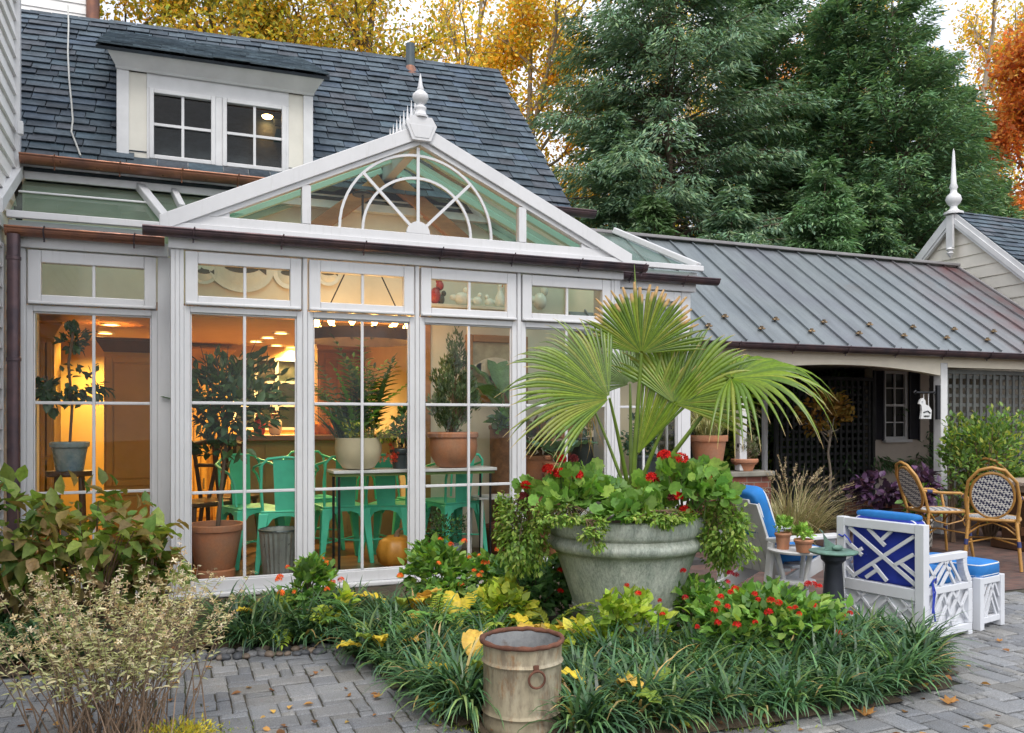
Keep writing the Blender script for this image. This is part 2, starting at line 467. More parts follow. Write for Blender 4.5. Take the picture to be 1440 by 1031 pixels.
def grass_clump(parent, c, n, L, width, cols, seed=1, spread=.12, el=(.6, 1.45), curve=(.6, 1.6), mat='leaf', name='foliage', tip=None, segs=6):
    G = np.random.default_rng(seed)
    az = G.uniform(0, 6.283, n); rr = spread * np.sqrt(G.uniform(0, 1, n))
    P = np.stack([c[0] + rr * np.cos(az), c[1] + rr * np.sin(az), np.full(n, c[2])], 1)
    az2 = az + G.normal(size=n) * .5
    if CLIP is not None: az2 = np.where(np.sin(az2) < 0, -az2, az2); P[:, 1] = c[1] + np.abs(P[:, 1] - c[1])
    C = pick(cols, n, None, .25, .08, G); T = None if tip is None else pick(tip, n, None, .2, .08, G)
    V, Lp, T_, Cv = blades(P, az2, G.uniform(*el, n), L * G.uniform(.6, 1.15, n), width * G.uniform(.7, 1.3, n), G.uniform(*curve, n), C, segs, T)
    return np_mesh(name, V, Lp, T_, Cv, M[mat], parent)

def pot(root, r_top, r_bot, h, mat='terra', rim=.05, lip=.012, n=36, soil=True, prof=None, fill=.04):
    mb = MB(); t = max(.012, r_top * .08)
    if prof is None:
        prof = [(r_bot * .96, 0), (r_bot, .01), (r_top - lip - (r_top - lip - r_bot) * rim / h, h - rim), (r_top - .003, h - rim + .004), (r_top, h - rim + .015), (r_top + .002, h - .012), (r_top - .006, h)]
    mb.lathe(prof + [(r_top - t, h - .002), (r_top - t - .006, h - fill - .03)], n, cap=False); b = len(mb.v)
    mb.f.append(tuple(range(n))[::-1]); mb.m.append(0); mb.c.append(None)
    o = mb.build('pot', M[mat], root, smooth=38)
    if soil:
        mb = MB(); mb.lathe([(r_top - t * .9, h - fill - .02), (r_top * .5, h - fill), (.001, h - fill + .01)], n, cap=False); mb.build('soil', M['soil'], root, smooth=60)
    return o
# ================================================================== SETTING + BUILDINGS
YF, YS, YW = 7.86, 8.30, 9.15

def half_round(mb, x0, x1, y, z, r=.062, n=10):
    """open half round gutter along X, its rim at height z"""
    a = [math.pi + math.pi * k / n for k in range(n + 1)]
    for k in range(n):
        for rr, flip in ((r, 0), (r - .007, 1)):
            p = [(y + rr * math.cos(a[k]), z + rr * math.sin(a[k])), (y + rr * math.cos(a[k + 1]), z + rr * math.sin(a[k + 1]))]
            q = [(x0, *p[0]), (x1, *p[0]), (x1, *p[1]), (x0, *p[1])]
            mb.quad(*(q if not flip else q[::-1]))
    mb.tube([(x0, y - r, z + .003), (x1, y - r, z + .003)], .011, 8)
    mb.tube([(x0, y + r, z + .003), (x1, y + r, z + .003)], .006, 6)
    for x, e in ((x0, .006), (x1, -.006)):
        mb.prism([(x, y + (r - .003) * math.cos(t), z + (r - .003) * math.sin(t)) for t in a], (e, 0, 0))

def bracket(mb, x, y, z, r=.062):
    mb.tube([(x, y + (r + .006) * math.cos(t), z + (r + .006) * math.sin(t)) for t in [math.pi * (1 + k / 8) for k in range(9)]], .007, 6)
    mb.tube([(x, y - r - .01, z - .005), (x + .012, y - r - .02, z + .02)], .006, 6)
    mb.tube([(x, y, z - r - .004), (x, y, z - r - .035)], .007, 6)

def lap_siding(mb, o, along, L, z0, z1, nrm, expo=.14, thick=.022):
    o, along, nrm = Vector(o), Vector(along), Vector(nrm)
    k = 0; z = z0
    while z < z1 - .01:
        zt = min(z + expo + .012, z1)
        a = o + Vector((0, 0, z - o.z)); b = o + Vector((0, 0, zt - o.z))
        mb.hexa([a, a + along * L, a + along * L + nrm * thick, a + nrm * thick, b, b + along * L, b + along * L + nrm * .006, b + nrm * .006])
        z += expo; k += 1

def slate_tiles(mb, P, N, width, length, expo, w=(.2, .34), skip=None, g=None, tones=None):
    """P(u, v) point of the roof plane, u across in metres, v up the slope in metres"""
    g = g or random.Random(3); N = Vector(N)
    tones = tones or [(1, 1, 1), (.8, .86, .9), (1.15, 1.18, 1.2), (.92, .98, 1.1), (1.15, 1.0, .98), (.6, .64, .7), (1.0, 1.12, 1.15), (1.3, 1.32, 1.32)]
    nr = int(length / expo + .5)
    for r in range(nr):
        u = -g.uniform(0, w[0]); v0 = r * expo
        while u < width:
            ww = g.uniform(*w); a, b = max(u, 0) + .004, min(u + ww, width) - .004
            u += ww
            if b - a < .04 or (skip and skip((a + b) / 2, v0)): continue
            vb = v0 + g.uniform(-.008, .008); vt = min(v0 + expo * 1.5, length)
            h = g.uniform(.024, .034); th = g.uniform(.009, .014)
            p = [P(a, vb), P(b, vb), P(b, vt), P(a, vt)]
            c = g.choice(tones); q = g.uniform(.82, 1.15); mb.col = tuple(x * q for x in c)
            lo = [p[0] + N * h, p[1] + N * (h + g.uniform(-.003, .003)), p[2] + N * .002, p[3] + N * .002]
            mb.hexa(lo + [x + N * th for x in lo])
    mb.col = None

# ------------------------------------------------------------------ ground
t = NT('leaf_litter_ground')
c = t.ramp(t.noise(2.5, 8, .7), [(.3, (.035, .028, .018)), (.55, (.07, .05, .03)), (.75, (.11, .075, .035))])
t.principled(c, .95, 0, t.bump(t.noise(20, 5), .8, .03)); M['litter'] = t.mat
mb = MB(); mb.quad((-160, -60, -.03), (180, -60, -.03), (180, 240, -.03), (-160, 240, -.03))
tag(mb.build('ground', M['litter']), kind='structure')

BED = [W(px, py, z=0).xy for px, py in ((-150, 985), (0, 952), (110, 940), (280, 915), (400, 909), (490, 905), (522, 932), (580, 975), (640, 1010), (690, 1036), (740, 1062), (900, 1052), (980, 1030), (1100, 1008), (1250, 984), (1330, 962), (1342, 935), (1310, 912), (1240, 893), (1185, 862))] + [Vector((4.2, 6.6)), Vector((4.55, 7.7)), Vector((4.55, 8.3)), Vector((-1.3, 8.3)), Vector((-2.6, 8.3)), Vector((-2.6, 5.6))]
def in_poly(x, y, P):
    c = False; j = len(P) - 1
    for i in range(len(P)):
        if (P[i][1] > y) != (P[j][1] > y) and x < (P[j][0] - P[i][0]) * (y - P[i][1]) / (P[j][1] - P[i][1]) + P[i][0]: c = not c
        j = i
    return c

def paver_mat():
    t = NT('granite_paver')
    a = t.n('ShaderNodeAttribute', attribute_name='Col')
    sp = t.ramp(t.noise(170, 3, .8), [(.34, .5), (.5, 1), (.68, 1.5)])
    big = t.ramp(t.noise(1.1, 5, .65), [(.3, (.78, .80, .84)), (.7, (1.12, 1.08, 1.02))])
    c = t.mixc(1.0, t.mixc(1.0, a.outputs['Color'], sp, 'MULTIPLY'), big, 'MULTIPLY')
    c = t.mixc(t.ramp(t.noise(2.3, 6, .7), [(.52, 0), (.78, .55)]), c, (.11, .10, .075))
    nm = t.bump(t.noise(14, 4), .35, .012, t.bump(t.noise(130, 3, .75), .6, .004))
    t.principled(c, .78, 0, nm, .4); return t.mat
M['paver'] = paver_mat()
t = NT('joint_sand')
c = t.ramp(t.noise(4, 6, .7), [(.38, (.045, .042, .036)), (.52, (.055, .05, .035)), (.66, (.04, .055, .02))])
t.principled(c, .95, 0, t.bump(t.noise(60, 4), .8, .01)); M['joint'] = t.mat

def paving():
    g = random.Random(5); mb = MB()
    cell = .080; x0, y0, x1, y1 = -3.2, 2.4, 9.6, 6.64
    nx, ny = int((x1 - x0) / cell), int((y1 - y0) / cell)
    used = [[False] * ny for _ in range(nx)]
    for j in range(ny):
        for i in range(nx):
            if used[i][j]: continue
            opts = [(2, 1), (2, 1), (1, 2), (2, 2), (2, 2), (3, 2), (3, 2), (3, 1), (2, 3), (1, 1)]
            g.shuffle(opts); opts.append((1, 1))
            for w, h in opts:
                if i + w <= nx and j + h <= ny and not any(used[i + a][j + b] for a in range(w) for b in range(h)): break
            for a in range(w):
                for b in range(h): used[i + a][j + b] = True
            ax, ay, bx, by = x0 + i * cell, y0 + j * cell, x0 + (i + w) * cell, y0 + (j + h) * cell
            cx, cy = (ax + bx) / 2, (ay + by) / 2
            d = SN * cx + CS * cy; px = (CS * cx - SN * cy) / max(d, .1)
            if abs(px) > .75 or d < 2.6 or in_poly(cx, cy, BED) or (by > 5.67 and bx > 3.0): continue
            gp = .0045; e = .011; jt = lambda: g.uniform(-.0045, .0045)
            z = g.uniform(-.004, .004); tz = [z + g.uniform(-.0025, .0025) for _ in range(4)]
            P = [(ax + gp + jt(), ay + gp + jt()), (bx - gp + jt(), ay + gp + jt()), (bx - gp + jt(), by - gp + jt()), (ax + gp + jt(), by - gp + jt())]
            q = g.uniform(.78, 1.15); cc = g.choice([(.20, .21, .222), (.225, .232, .24), (.185, .195, .21), (.212, .214, .212)])
            mb.col = tuple(v * q for v in cc)
            S = []
            for (x, y), zz in zip(P, tz): S.append((x, y, -.02))
            for (x, y), zz in zip(P, tz): S.append((x, y, zz - .007))
            for (x, y), zz in zip(P, tz): S.append((x + math.copysign(e, cx - x), y + math.copysign(e, cy - y), zz))
            b = mb.add(S)
            for k in range(4):
                k2 = (k + 1) % 4
                mb.face(b + k, b + k2, b + 4 + k2, b + 4 + k); mb.face(b + 4 + k, b + 4 + k2, b + 8 + k2, b + 8 + k)
            mb.face(b + 8, b + 9, b + 10, b + 11)
    return mb
tag(paving().build('pavement', M['paver'], smooth=None), kind='structure')
mb = MB(); mb.quad((-3.4, 1.5, -.012), (9.8, 1.5, -.012), (9.8, 5.68, -.012), (-3.4, 5.68, -.012)); mb.quad((-3.4, 5.68, -.012), (3.0, 5.68, -.012), (3.0, 6.66, -.012), (-3.4, 6.66, -.012))
tag(mb.build('paving_bed_sand', M['joint']), kind='structure')
# planting bed soil: gently domed sheet
def soil_bed():
    mb = MB(); g = random.Random(2)
    xs = np.arange(-2.7, 5.2, .08); ys = np.arange(3.3, 8.32, .08); idx = {}
    for x in xs:
        for y in ys:
            if any(in_poly(x + a, y + b, BED) for a, b in ((0, 0), (.09, 0), (-.09, 0), (0, .09), (0, -.09))):
                q = sum(in_poly(x + a, y + b, BED) for a, b in ((.16, 0), (-.16, 0), (0, .16), (0, -.16), (.3, 0), (-.3, 0), (0, .3), (0, -.3))) / 8
                idx[round(x / .08), round(y / .08)] = mb.add([(x, y, -.006 + .05 * q + g.uniform(0, .014))])
    for (i, j), a in idx.items():
        try: mb.face(a, idx[i + 1, j], idx[i + 1, j + 1], idx[i, j + 1])
        except KeyError: pass
    return mb
tag(soil_bed().build('soil_bed', M['litter'], smooth=80), kind='structure')
# brick terrace at the back right
def brickmat(name, c1=(.22, .075, .05), c2=(.14, .055, .045), mort=(.19, .17, .15), scale=1.0, rot=None):
    t = NT(name); tc = t.n('ShaderNodeTexCoord'); mp = t.n('ShaderNodeMapping')
    if rot: mp.inputs['Rotation'].default_value = rot
    t.l(tc.outputs['Object'], mp.inputs[0])
    b = t.n('ShaderNodeTexBrick'); t.l(mp.outputs[0], b.inputs['Vector'])
    b.inputs['Scale'].default_value = scale; b.inputs['Brick Width'].default_value = .22; b.inputs['Row Height'].default_value = .075; b.inputs['Mortar Size'].default_value = .006
    b.inputs['Color1'].default_value = (*c1, 1); b.inputs['Color2'].default_value = (*c2, 1); b.inputs['Mortar'].default_value = (*mort, 1)
    c = t.mixc(1.0, b.outputs['Color'], t.ramp(t.noise(6, 5), [(.3, (.65, .65, .7)), (.7, (1.2, 1.15, 1.1))]), 'MULTIPLY')
    nm = t.bump(b.outputs['Fac'], -.5, .01, t.bump(t.noise(60, 3), .4, .005))
    t.principled(c, .85, 0, nm, .3); return t.mat
M['brickfloor'] = brickmat('terrace_brick', (.15, .085, .07), (.10, .066, .058), (.10, .09, .08))
M['brick'] = brickmat('ledge_brick', rot=(R(90), 0, 0))
mb = MB(); mb.quad((4.0, 5.68, -.006), (15, 5.68, -.006), (15, 14, -.006), (4.0, 14, -.006))
tag(mb.build('brick_pavement', M['brickfloor']), kind='structure')

# ------------------------------------------------------------------ main house
house = thing('slate_roofed_house', 'main house wing with steep grey slate roof and white dormer above the glass sunroom', 'house', (1.5, 9.15, 0))
RX0, RX1 = -3.4, 4.387
def ridge_z(x): return 6.43 + (x + 1.5) / 5.9 * .22
EY, EZ, RY = 8.95, 4.03, 11.41
def roofP(u, v):
    x = RX0 + u; s = v / 3.52
    return Vector((x, EY + (RY - EY) * s, EZ + (ridge_z(x) - EZ) * s))
RN = Vector((0, -(6.5 - EZ), RY - EY)).normalized()
mb = MB()
slate_tiles(mb, roofP, RN, RX1 - RX0, 3.52, .148, (.17, .36), skip=lambda u, v: -.30 < RX0 + u < 1.22 and .12 < v < 2.0)
mb.col = (.5, .5, .5)
p = [roofP(0, 0), roofP(RX1 - RX0, 0), roofP(RX1 - RX0, 3.52), roofP(0, 3.52)]
mb.hexa([q - RN * .16 for q in p] + [q - RN * .10 for q in p])
back = [Vector((RX0, RY, ridge_z(RX0))), Vector((RX1, RY, ridge_z(RX1))), Vector((RX1, 14, 4)), Vector((RX0, 14, 4))]
mb.quad(*back)
roof = mb.build('roof', M['slate'], house, rel=True)
mb = MB()
g = random.Random(8); x = RX0
while x < RX1:
    w = g.uniform(.22, .34); x2 = min(x + w, RX1 + .01)
    for sgn in (-1, 1):
        z = ridge_z(x); h = g.uniform(.012, .02); q = g.uniform(.7, 1.1); mb.col = (q, q, q)
        a = Vector((x + .003, RY - (.01 if sgn < 0 else .004), z + h)); b = Vector((x2 - .003, RY, ridge_z(x2) + h)); dn = Vector((0, sgn * .10, -.098))
        mb.hexa([a, b, b + dn, a + dn] + [q_ + Vector((0, 0, .012)) for q_ in (a, b, b + dn, a + dn)])
    x = x2
mb.build('ridge_cap', M['slate'], roof, rel=False)
bpy.data.objects['ridge_cap'].location = -house.location
# verge board + eave boards
mb = MB()
a, b = Vector((RX1 - .02, EY, EZ - .10)), Vector((RX1 - .02, RY, ridge_z(RX1) - .10))
mb.bar(a, b, .03, .12, up=(0, -1, 1))
mb.box(RX0, RX1 - .04, 9.04, 9.14, 3.86, 4.0)
mb.build('fascia', M['white'], house, rel=True)
mb = MB()
mb.box(-1.3, 4.37, YW, YW + .16, 2.70, 4.05)             # wall above the wide opening
mb.box(2.66, 4.37, YW, YW + .16, .15, 2.70)
mb.box(-1.3, -1.18, YW, YW + .16, .15, 2.70)
mb.build('wall', M['cream'], house, rel=True)
mb = MB(); mb.prism([(4.38, 9.2, 0), (4.38, 13.9, 0), (4.38, 13.9, 4), (4.38, RY, 6.5), (4.38, 9.2, 4.1)], (-.1, 0, 0)); mb.build('gable_wall', M['siding'], house, rel=True)
# dormer
M['ivory'] = pm('ivory_paint', (.66, .64, .57), .5, var=.06, b=.05)
DX0, DX1, DY, DZ0, DZ1 = -.49, 1.40, 9.12, 4.03, 5.17
w1 = [W(px, py, Y=DY) for px, py in ((210, 122), (303, 232))]; w2 = [W(px, py, Y=DY) for px, py in ((313, 138), (402, 243))]
wins = []
for a, b in (((210, 124), (303, 235)), ((313, 139), (402, 243))):
    x0, x1 = wx(a[0], DY), wx(b[0], DY); zt = (wz(a[0], a[1], DY) + wz(b[0], a[1] + 11, DY)) / 2; zb = (wz(b[0], b[1], DY) + wz(a[0], b[1] - 12, DY)) / 2
    wins.append((x0, x1, zb, zt))
zb = sum(w[2] for w in wins) / 2; zt = sum(w[3] for w in wins) / 2
wins = [(w[0], w[1], zb, zt) for w in wins]
mb = MB()
xs = [DX0 + .11, DX0 + .27, wins[0][0], wins[0][1], wins[1][0], wins[1][1], DX1 - .25, DX1 - .10]
for a, b in ((DX0 + .27, wins[0][0]), (wins[0][1], wins[1][0]), (wins[1][1], DX1 - .25)): mb.box(a, b, DY, DY + .1, zb, zt)
mb.box(DX0 + .27, DX1 - .25, DY, DY + .1, zt, DZ1 - .001); mb.box(DX0 + .27, DX1 - .25, DY, DY + .1, DZ0, zb)
for a, b in ((DX0, DX0 + .11), (DX1 - .10, DX1)): mb.box(a, b, DY - .012, DY + .1, DZ0 + .03, DZ1 - .13)
mb.box(DX0 - .005, DX1 + .005, DY - .03, DY - .0125, DZ1 - .13, DZ1 + .0)
# sloped soffit / crown under the eave
mb.hexa([(DX0 - .01, DY - .031, DZ1 - .13), (DX1 + .01, DY - .031, DZ1 - .13), (DX1 + .01, DY - .034, DZ1 - .004), (DX0 - .01, DY - .034, DZ1 - .004),
         (DX0 - .01, DY - .05, DZ1 - .11), (DX1 + .01, DY - .05, DZ1 - .11), (DX1 + .09, DY - .20, DZ1 - .004), (DX0 - .09, DY - .20, DZ1 - .004)])
for x, s in ((DX0, 1), (DX1, -1)):       # cheeks
    mb.hexa([(x, DY + .1, DZ0), (x + s * .05, DY + .1, DZ0), (x + s * .05, 11.0, DZ0), (x, 11.0, DZ0), (x, DY + .1, DZ1 - .06), (x + s * .05, DY + .1, DZ1 - .06), (x + s * .05, 11.0, 6.0), (x, 11.0, 6.0)])
dorm = mb.build('dormer', M['white'], house, rel=True, bevel=.004)
for a, b in ((DX0 + .11, DX0 + .27), (DX1 - .25, DX1 - .10)):
    mb = MB(); mb.box(a, b, DY + .012, DY + .1, DZ0 + .02, DZ1 - .13); o = mb.build('side_panel', M['ivory'], dorm); o.location = -house.location
def dormP(u, v):
    s = v / 2.27
    return Vector((DX0 - .17 + u, 8.90 + (11.0 - 8.90) * s, DZ1 + .005 + (6.17 - DZ1) * s + (u - 1) * .012))
DN = Vector((0, -(6.17 - DZ1), 2.1)).normalized()
mb = MB(); slate_tiles(mb, dormP, DN, DX1 - DX0 + .31, 2.27, .105, (.16, .36), g=random.Random(17), tones=[(1.8, 1.75, 1.7), (2.2, 2.1, 2.0), (1.5, 1.5, 1.45), (2.6, 2.5, 2.3)])
p = [dormP(0, 0), dormP(DX1 - DX0 + .31, 0), dormP(DX1 - DX0 + .31, 2.27), dormP(0, 2.27)]; mb.col = (.4, .4, .42)
mb.hexa([q - DN * .03 for q in p] + [q - DN * .001 for q in p])
o = mb.build('dormer_roof', M['slate'], dorm); o.location = -house.location
for x0, x1, a, b in wins:
    mb = MB(); f = .042
    mb.box(x0, x0 + f, DY - .015, DY + .05, a, b); mb.box(x1 - f, x1, DY - .015, DY + .05, a, b)
    mb.box(x0 + f, x1 - f, DY - .015, DY + .05, a, a + f); mb.box(x0 + f, x1 - f, DY - .015, DY + .05, b - f, b)
    wo = mb.build('window', M['white'], house, rel=True, bevel=.006)
    mb = MB(); xm, zm = (x0 + x1) / 2, (a + b) / 2
    mb.box(xm - .013, xm + .013, DY + .004, DY + .03, a + f, b - f)
    for p0, p1 in ((x0 + f, xm - .013), (xm + .013, x1 - f)): mb.box(p0, p1, DY + .004, DY + .03, zm - .013, zm + .013)
    o = mb.build('muntin', M['white'], wo); o.location = -house.location
    mb = MB(); mb.quad((x0 + f, DY + .035, a + f), (x1 - f, DY + .035, a + f), (x1 - f, DY + .035, b - f), (x0 + f, DY + .035, b - f))
    o = mb.build('pane', M['glass'], wo); o.location = -house.location
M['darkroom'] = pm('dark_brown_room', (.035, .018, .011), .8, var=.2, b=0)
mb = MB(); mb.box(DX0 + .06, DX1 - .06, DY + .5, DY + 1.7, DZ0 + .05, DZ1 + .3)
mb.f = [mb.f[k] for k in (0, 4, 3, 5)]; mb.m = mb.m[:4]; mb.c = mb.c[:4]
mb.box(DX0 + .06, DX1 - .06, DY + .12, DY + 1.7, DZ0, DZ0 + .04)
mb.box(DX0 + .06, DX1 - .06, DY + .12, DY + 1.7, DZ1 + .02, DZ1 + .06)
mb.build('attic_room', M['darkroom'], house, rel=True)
M['lamp'] = emat('lit_lamp', (1, .62, .22), 9.0)
mb = MB(); lp = W(376, 166, Y=DY + .8); mb.lathe([(.001, 0), (.05, .0), (.062, .02), (.03, .035)], 16, lp)
tag(mb.build('ceiling_light', M['lamp']), 'small glowing ceiling light inside the right dormer window', 'ceiling light')
mb = MB(); q = W(390, 200, Y=DY + .6)
mb.hexa([q + Vector(v) for v in ((-.12, 0, -.36), (.08, 0, -.36), (.08, .03, -.36), (-.12, .03, -.36), (-.01, 0, .15), (.08, 0, .15), (.08, .03, .15), (-.01, .03, .15))])
tag(mb.build('curtain', pm('teal_cloth', (.02, .10, .10), .8, b=.1)), 'dark teal curtain gathered at the edge of the right dormer window', 'curtain')
# copper eave gutter of the house
mb = MB(); half_round(mb, -1.28, .95, 8.87, 4.03, .07)
gut = mb.build('gutter', M['copper_new'], house, smooth=40, rel=True)
mb = MB(); half_round(mb, 3.6, 4.62, 8.87, 4.05, .07); mb.build('gutter', M['copper'], house, smooth=40, rel=True)
for x in (-1.0, -.45, .1, .62):
    mb = MB(); bracket(mb, x, 8.87, 4.03, .07); o = mb.build('bracket', M['copper_new'], gut); o.location = -house.location
# vent pipe
mb = MB(); v0 = W(577, 104, Y=11.22); v1 = W(577, 62, Y=11.22)
mb.lathe([(.062, 0), (.062, v1.z - v0.z), (.05, v1.z - v0.z), (.05, v1.z - v0.z - .1)], 16, v0, cap=False); vp = mb.build('vent_pipe', M['lead'], house, smooth=40, rel=True)
mb = MB(); mb.lathe([(.16, -.06), (.09, .05), (.064, .1)], 16, v0, cap=False); o = mb.build('flashing', M['copper_new'], vp, smooth=40); o.location = -house.location
# wing behind ridge at far left
wing = thing('rear_wing', 'sliver of a white sided rear wing with brown downspout above the ridge at far left', 'house', (-1.5, 13.4, 0))
mb = MB(); lap_siding(mb, (-4.5, 13.4, 5.4), (1, 0, 0), 3.55, 5.4, 8.4, (0, -1, 0)); mb.build('wall', M['siding'], wing, rel=True)
mb = MB(); mb.tube([(-1.02, 13.3, 5.5), (-1.02, 13.3, 8.3)], .09, 10); mb.build('downspout', M['copper_new'], wing, rel=True, smooth=40)
# cable on roof
def on_roof(px, py):
    c_ = Vector((0, 0, EYE)); d_ = W(px, py, d=1.0) - c_; p_ = Vector((-1.5, EY, EZ)); return c_ + d_ * (RN.dot(p_ - c_) / RN.dot(d_)) + RN * .05
mb = MB(); mb.tube([on_roof(px, py) for px, py, yy in ((96, 14, 11.2), (97, 40, 11.0), (96, 80, 10.5), (98, 120, 10.1), (101, 150, 9.8), (103, 175, 9.5), (101, 192, 9.3), (108, 210, 9.1), (114, 226, 8.88))], .009, 6)
tag(mb.build('roof_cable', pm('pale_cable', (.45, .45, .42), .6, b=0)), 'thin pale cable running down the slates left of the dormer', 'cable')

# ------------------------------------------------------------------ clapboard house at far left edge
lh = thing('clapboard_house', 'tall white clapboard house wall cut off by the left edge', 'house', (-1.3, 6, 0))
mb = MB(); lap_siding(mb, (-1.345, 2.0, 0), (0, 1, 0), 6.9, .0, 8.5, (1, 0, 0), .17, .035); mb.box(-2.4, -1.346, 2.0, 8.98, 0, 8.5)
mb.build('wall', M['siding'], lh, rel=True)
mb = MB(); mb.box(-1.36, -1.285, 8.90, 8.985, 3.9, 8.5); mb.box(-1.36, -1.302, 8.2, 8.3, 0, 3.1)
mb.hexa([(-1.34, 7.95, 3.30), (-1.27, 7.95, 3.30), (-1.27, 9.0, 3.86), (-1.34, 9.0, 3.86), (-1.34, 7.95, 3.42), (-1.27, 7.95, 3.42), (-1.27, 9.0, 3.98), (-1.34, 9.0, 3.98)])
mb.build('corner_trim', M['white'], lh, rel=True, bevel=.004)
mb = MB(); q = W(25, 180, X=-1.285); mb.box(-1.285, -1.24, q.y - .03, q.y + .03, q.z - .06, q.z + .06); mb.build('junction_box', M['white'], lh, rel=True, bevel=.006)
mb = MB(); q = W(2, 900, X=-1.25); mb.tube([(-1.27, 7.0, .1), (-1.26, 7.0, .5), (-1.25, 6.98, .9)], .012, 6); mb.lathe([(.05, 0), (.06, .05), (.03, .09)], 12, (-1.25, 7.0, .08)); mb.build('hose_bib', M['white'], lh, rel=True)

# ------------------------------------------------------------------ sunroom
sun = thing('sunroom', 'white framed glass sunroom with fan shaped gable window and dark copper gutter', 'sunroom', (2.2, 7.86, 0))
OFF = -sun.location
def part(mb, name, mat, parent, **kw):
    o = mb.build(name, mat, parent, **kw)
    o.location = OFF if parent is sun else (0, 0, 0)
    return o
ZB, ZL, ZM, ZH, ZT0, ZT1, ZE = .20, .971, 1.757, 2.545, 2.69, 2.967, 3.085
def window_panel(x0, x1, Y):
    f = .05
    mb = MB()
    mb.box(x0 - f, x0, Y, Y + .07, .10, 2.60); mb.box(x1, x1 + f, Y, Y + .07, .10, 2.60)
    mb.box(x0, x1, Y, Y + .07, .10, ZB); mb.box(x0, x1, Y, Y + .07, ZH, 2.60)
    for a, b in ((x0, x0 + .014), (x1 - .014, x1)): mb.box(a, b, Y + .02, Y + .05, ZB + .014, ZH - .014)
    mb.box(x0, x1, Y + .02, Y + .05, ZB, ZB + .014); mb.box(x0, x1, Y + .02, Y + .05, ZH - .014, ZH)
    w = part(mb, 'window', M['upvc'], sun, bevel=.006)
    xm = (x0 + x1) / 2; m = .0135
    mb = MB(); zz = [ZB + .014, ZL - m, ZL + m, ZM - m, ZM + m, ZH - .014]
    mb.box(xm - m, xm + m, Y + .012, Y + .036, zz[0], zz[-1])
    for z in (ZL, ZM):
        mb.box(x0 + .014, xm - m, Y + .012, Y + .036, z - m, z + m); mb.box(xm + m, x1 - .014, Y + .012, Y + .036, z - m, z + m)
    part(mb, 'muntin', M['upvc'], w, bevel=.005)
    mb = MB(); mb.quad((x0 + .014, Y + .04, ZB + .014), (x1 - .014, Y + .04, ZB + .014), (x1 - .014, Y + .04, ZH - .014), (x0 + .014, Y + .04, ZH - .014))
    part(mb, 'pane', M['glass'], w)
    # hopper transom
    a0, a1 = x0 - .04, x1 + .04; g0, g1 = x0 + .063, x1 - .06
    mb = MB(); y0 = Y - .018
    mb.box(a0, g0, y0, Y + .06, 2.606, 3.075); mb.box(g1, a1, y0, Y + .06, 2.606, 3.075)
    mb.box(g0, g1, y0, Y + .06, 2.606, ZT0); mb.box(g0, g1, y0, Y + .06, ZT1, 3.075)
    mb.box(a0 + .004, a1 - .004, y0 - .028, y0 - .0005, 2.606, 2.632)
    tw = part(mb, 'transom_window', M['upvc'], sun, bevel=.008)
    xm = (g0 + g1) / 2
    mb = MB(); mb.box(xm - .013, xm + .013, Y - .002, Y + .03, ZT0, ZT1); part(mb, 'muntin', M['upvc'], tw, bevel=.004)
    mb = MB(); mb.quad((g0, Y + .035, ZT0), (g1, Y + .035, ZT0), (g1, Y + .035, ZT1), (g0, Y + .035, ZT1)); part(mb, 'pane', M['glass'], tw)
    return w
def mullion(x0, x1, Y):
    mb = MB(); xm = (x0 + x1) / 2
    mb.box(x0, x1, Y + .008, Y + .09, .10, ZE)
    mb.box(xm - .019, xm + .019, Y - .010, Y + .0078, .10, ZE)
    part(mb, 'mullion', M['upvc'], sun, bevel=.004)
PX = [(.157, 1.063), (1.211, 2.117), (2.265, 3.172), (3.319, 4.243)]
for a, b in PX: window_panel(a, b, YF)
for a, b in ((1.113, 1.161), (2.167, 2.215), (3.222, 3.269)): mullion(a, b, YF)
window_panel(-1.10, -.16, YS); window_panel(4.52, 5.40, YS)
mullion(-1.21, -1.15, YS); mullion(4.405, 4.47, YS)
for x0, x1, rx in ((0, .107, 0), (4.293, 4.40, 4.35)):
    mb = MB()
    for k in range(3): mb.box(x0 + k * .0357 + .0005, x0 + (k + 1) * .0357 - .0005, YF - .006 - .005 * (k == 1), YF + .09, .10, ZE)
    mb.box(rx, rx + .05, YF + .091, YS + .07, .10, ZE)
    part(mb, 'corner_post', M['upvc'], sun, bevel=.004)
mb = MB(); mb.box(-.11, -.0005, YS, YS + .09, .10, ZE); part(mb, 'corner_post', M['upvc'], sun, bevel=.004)
mb = MB(); mb.box(5.45, 5.57, YS - .005, YS + .1, .10, ZE); part(mb, 'corner_post', M['upvc'], sun, bevel=.004)
# side wall of the right hand return, glazed
mb = MB()
for y0, y1 in ((8.42, 8.50), (8.98, 9.08)): mb.box(5.50, 5.56, y0, y1, .10, ZE)
mb.box(5.50, 5.56, 8.50, 8.98, .1, .2); mb.box(5.50, 5.56, 8.50, 8.98, 2.55, 2.68); mb.box(5.50, 5.56, 8.50, 8.98, 2.98, ZE); mb.box(5.52, 5.545, 8.73, 8.757, .2, 2.55)
sw = part(mb, 'window', M['upvc'], sun, bevel=.004)
mb = MB(); mb.quad((5.53, 8.5, .2), (5.53, 8.98, .2), (5.53, 8.98, 2.98), (5.53, 8.5, 2.98)); part(mb, 'pane', M['glass'], sw)
mb = MB()
mb.box(-.02, 4.42, YF - .05, YF + .1, .055, .099); mb.box(-1.25, -.021, YS - .05, YS + .1, .055, .099); mb.box(4.421, 5.6, YS - .05, YS + .1, .055, .099)
part(mb, 'sill', M['upvc'], sun, bevel=.012)
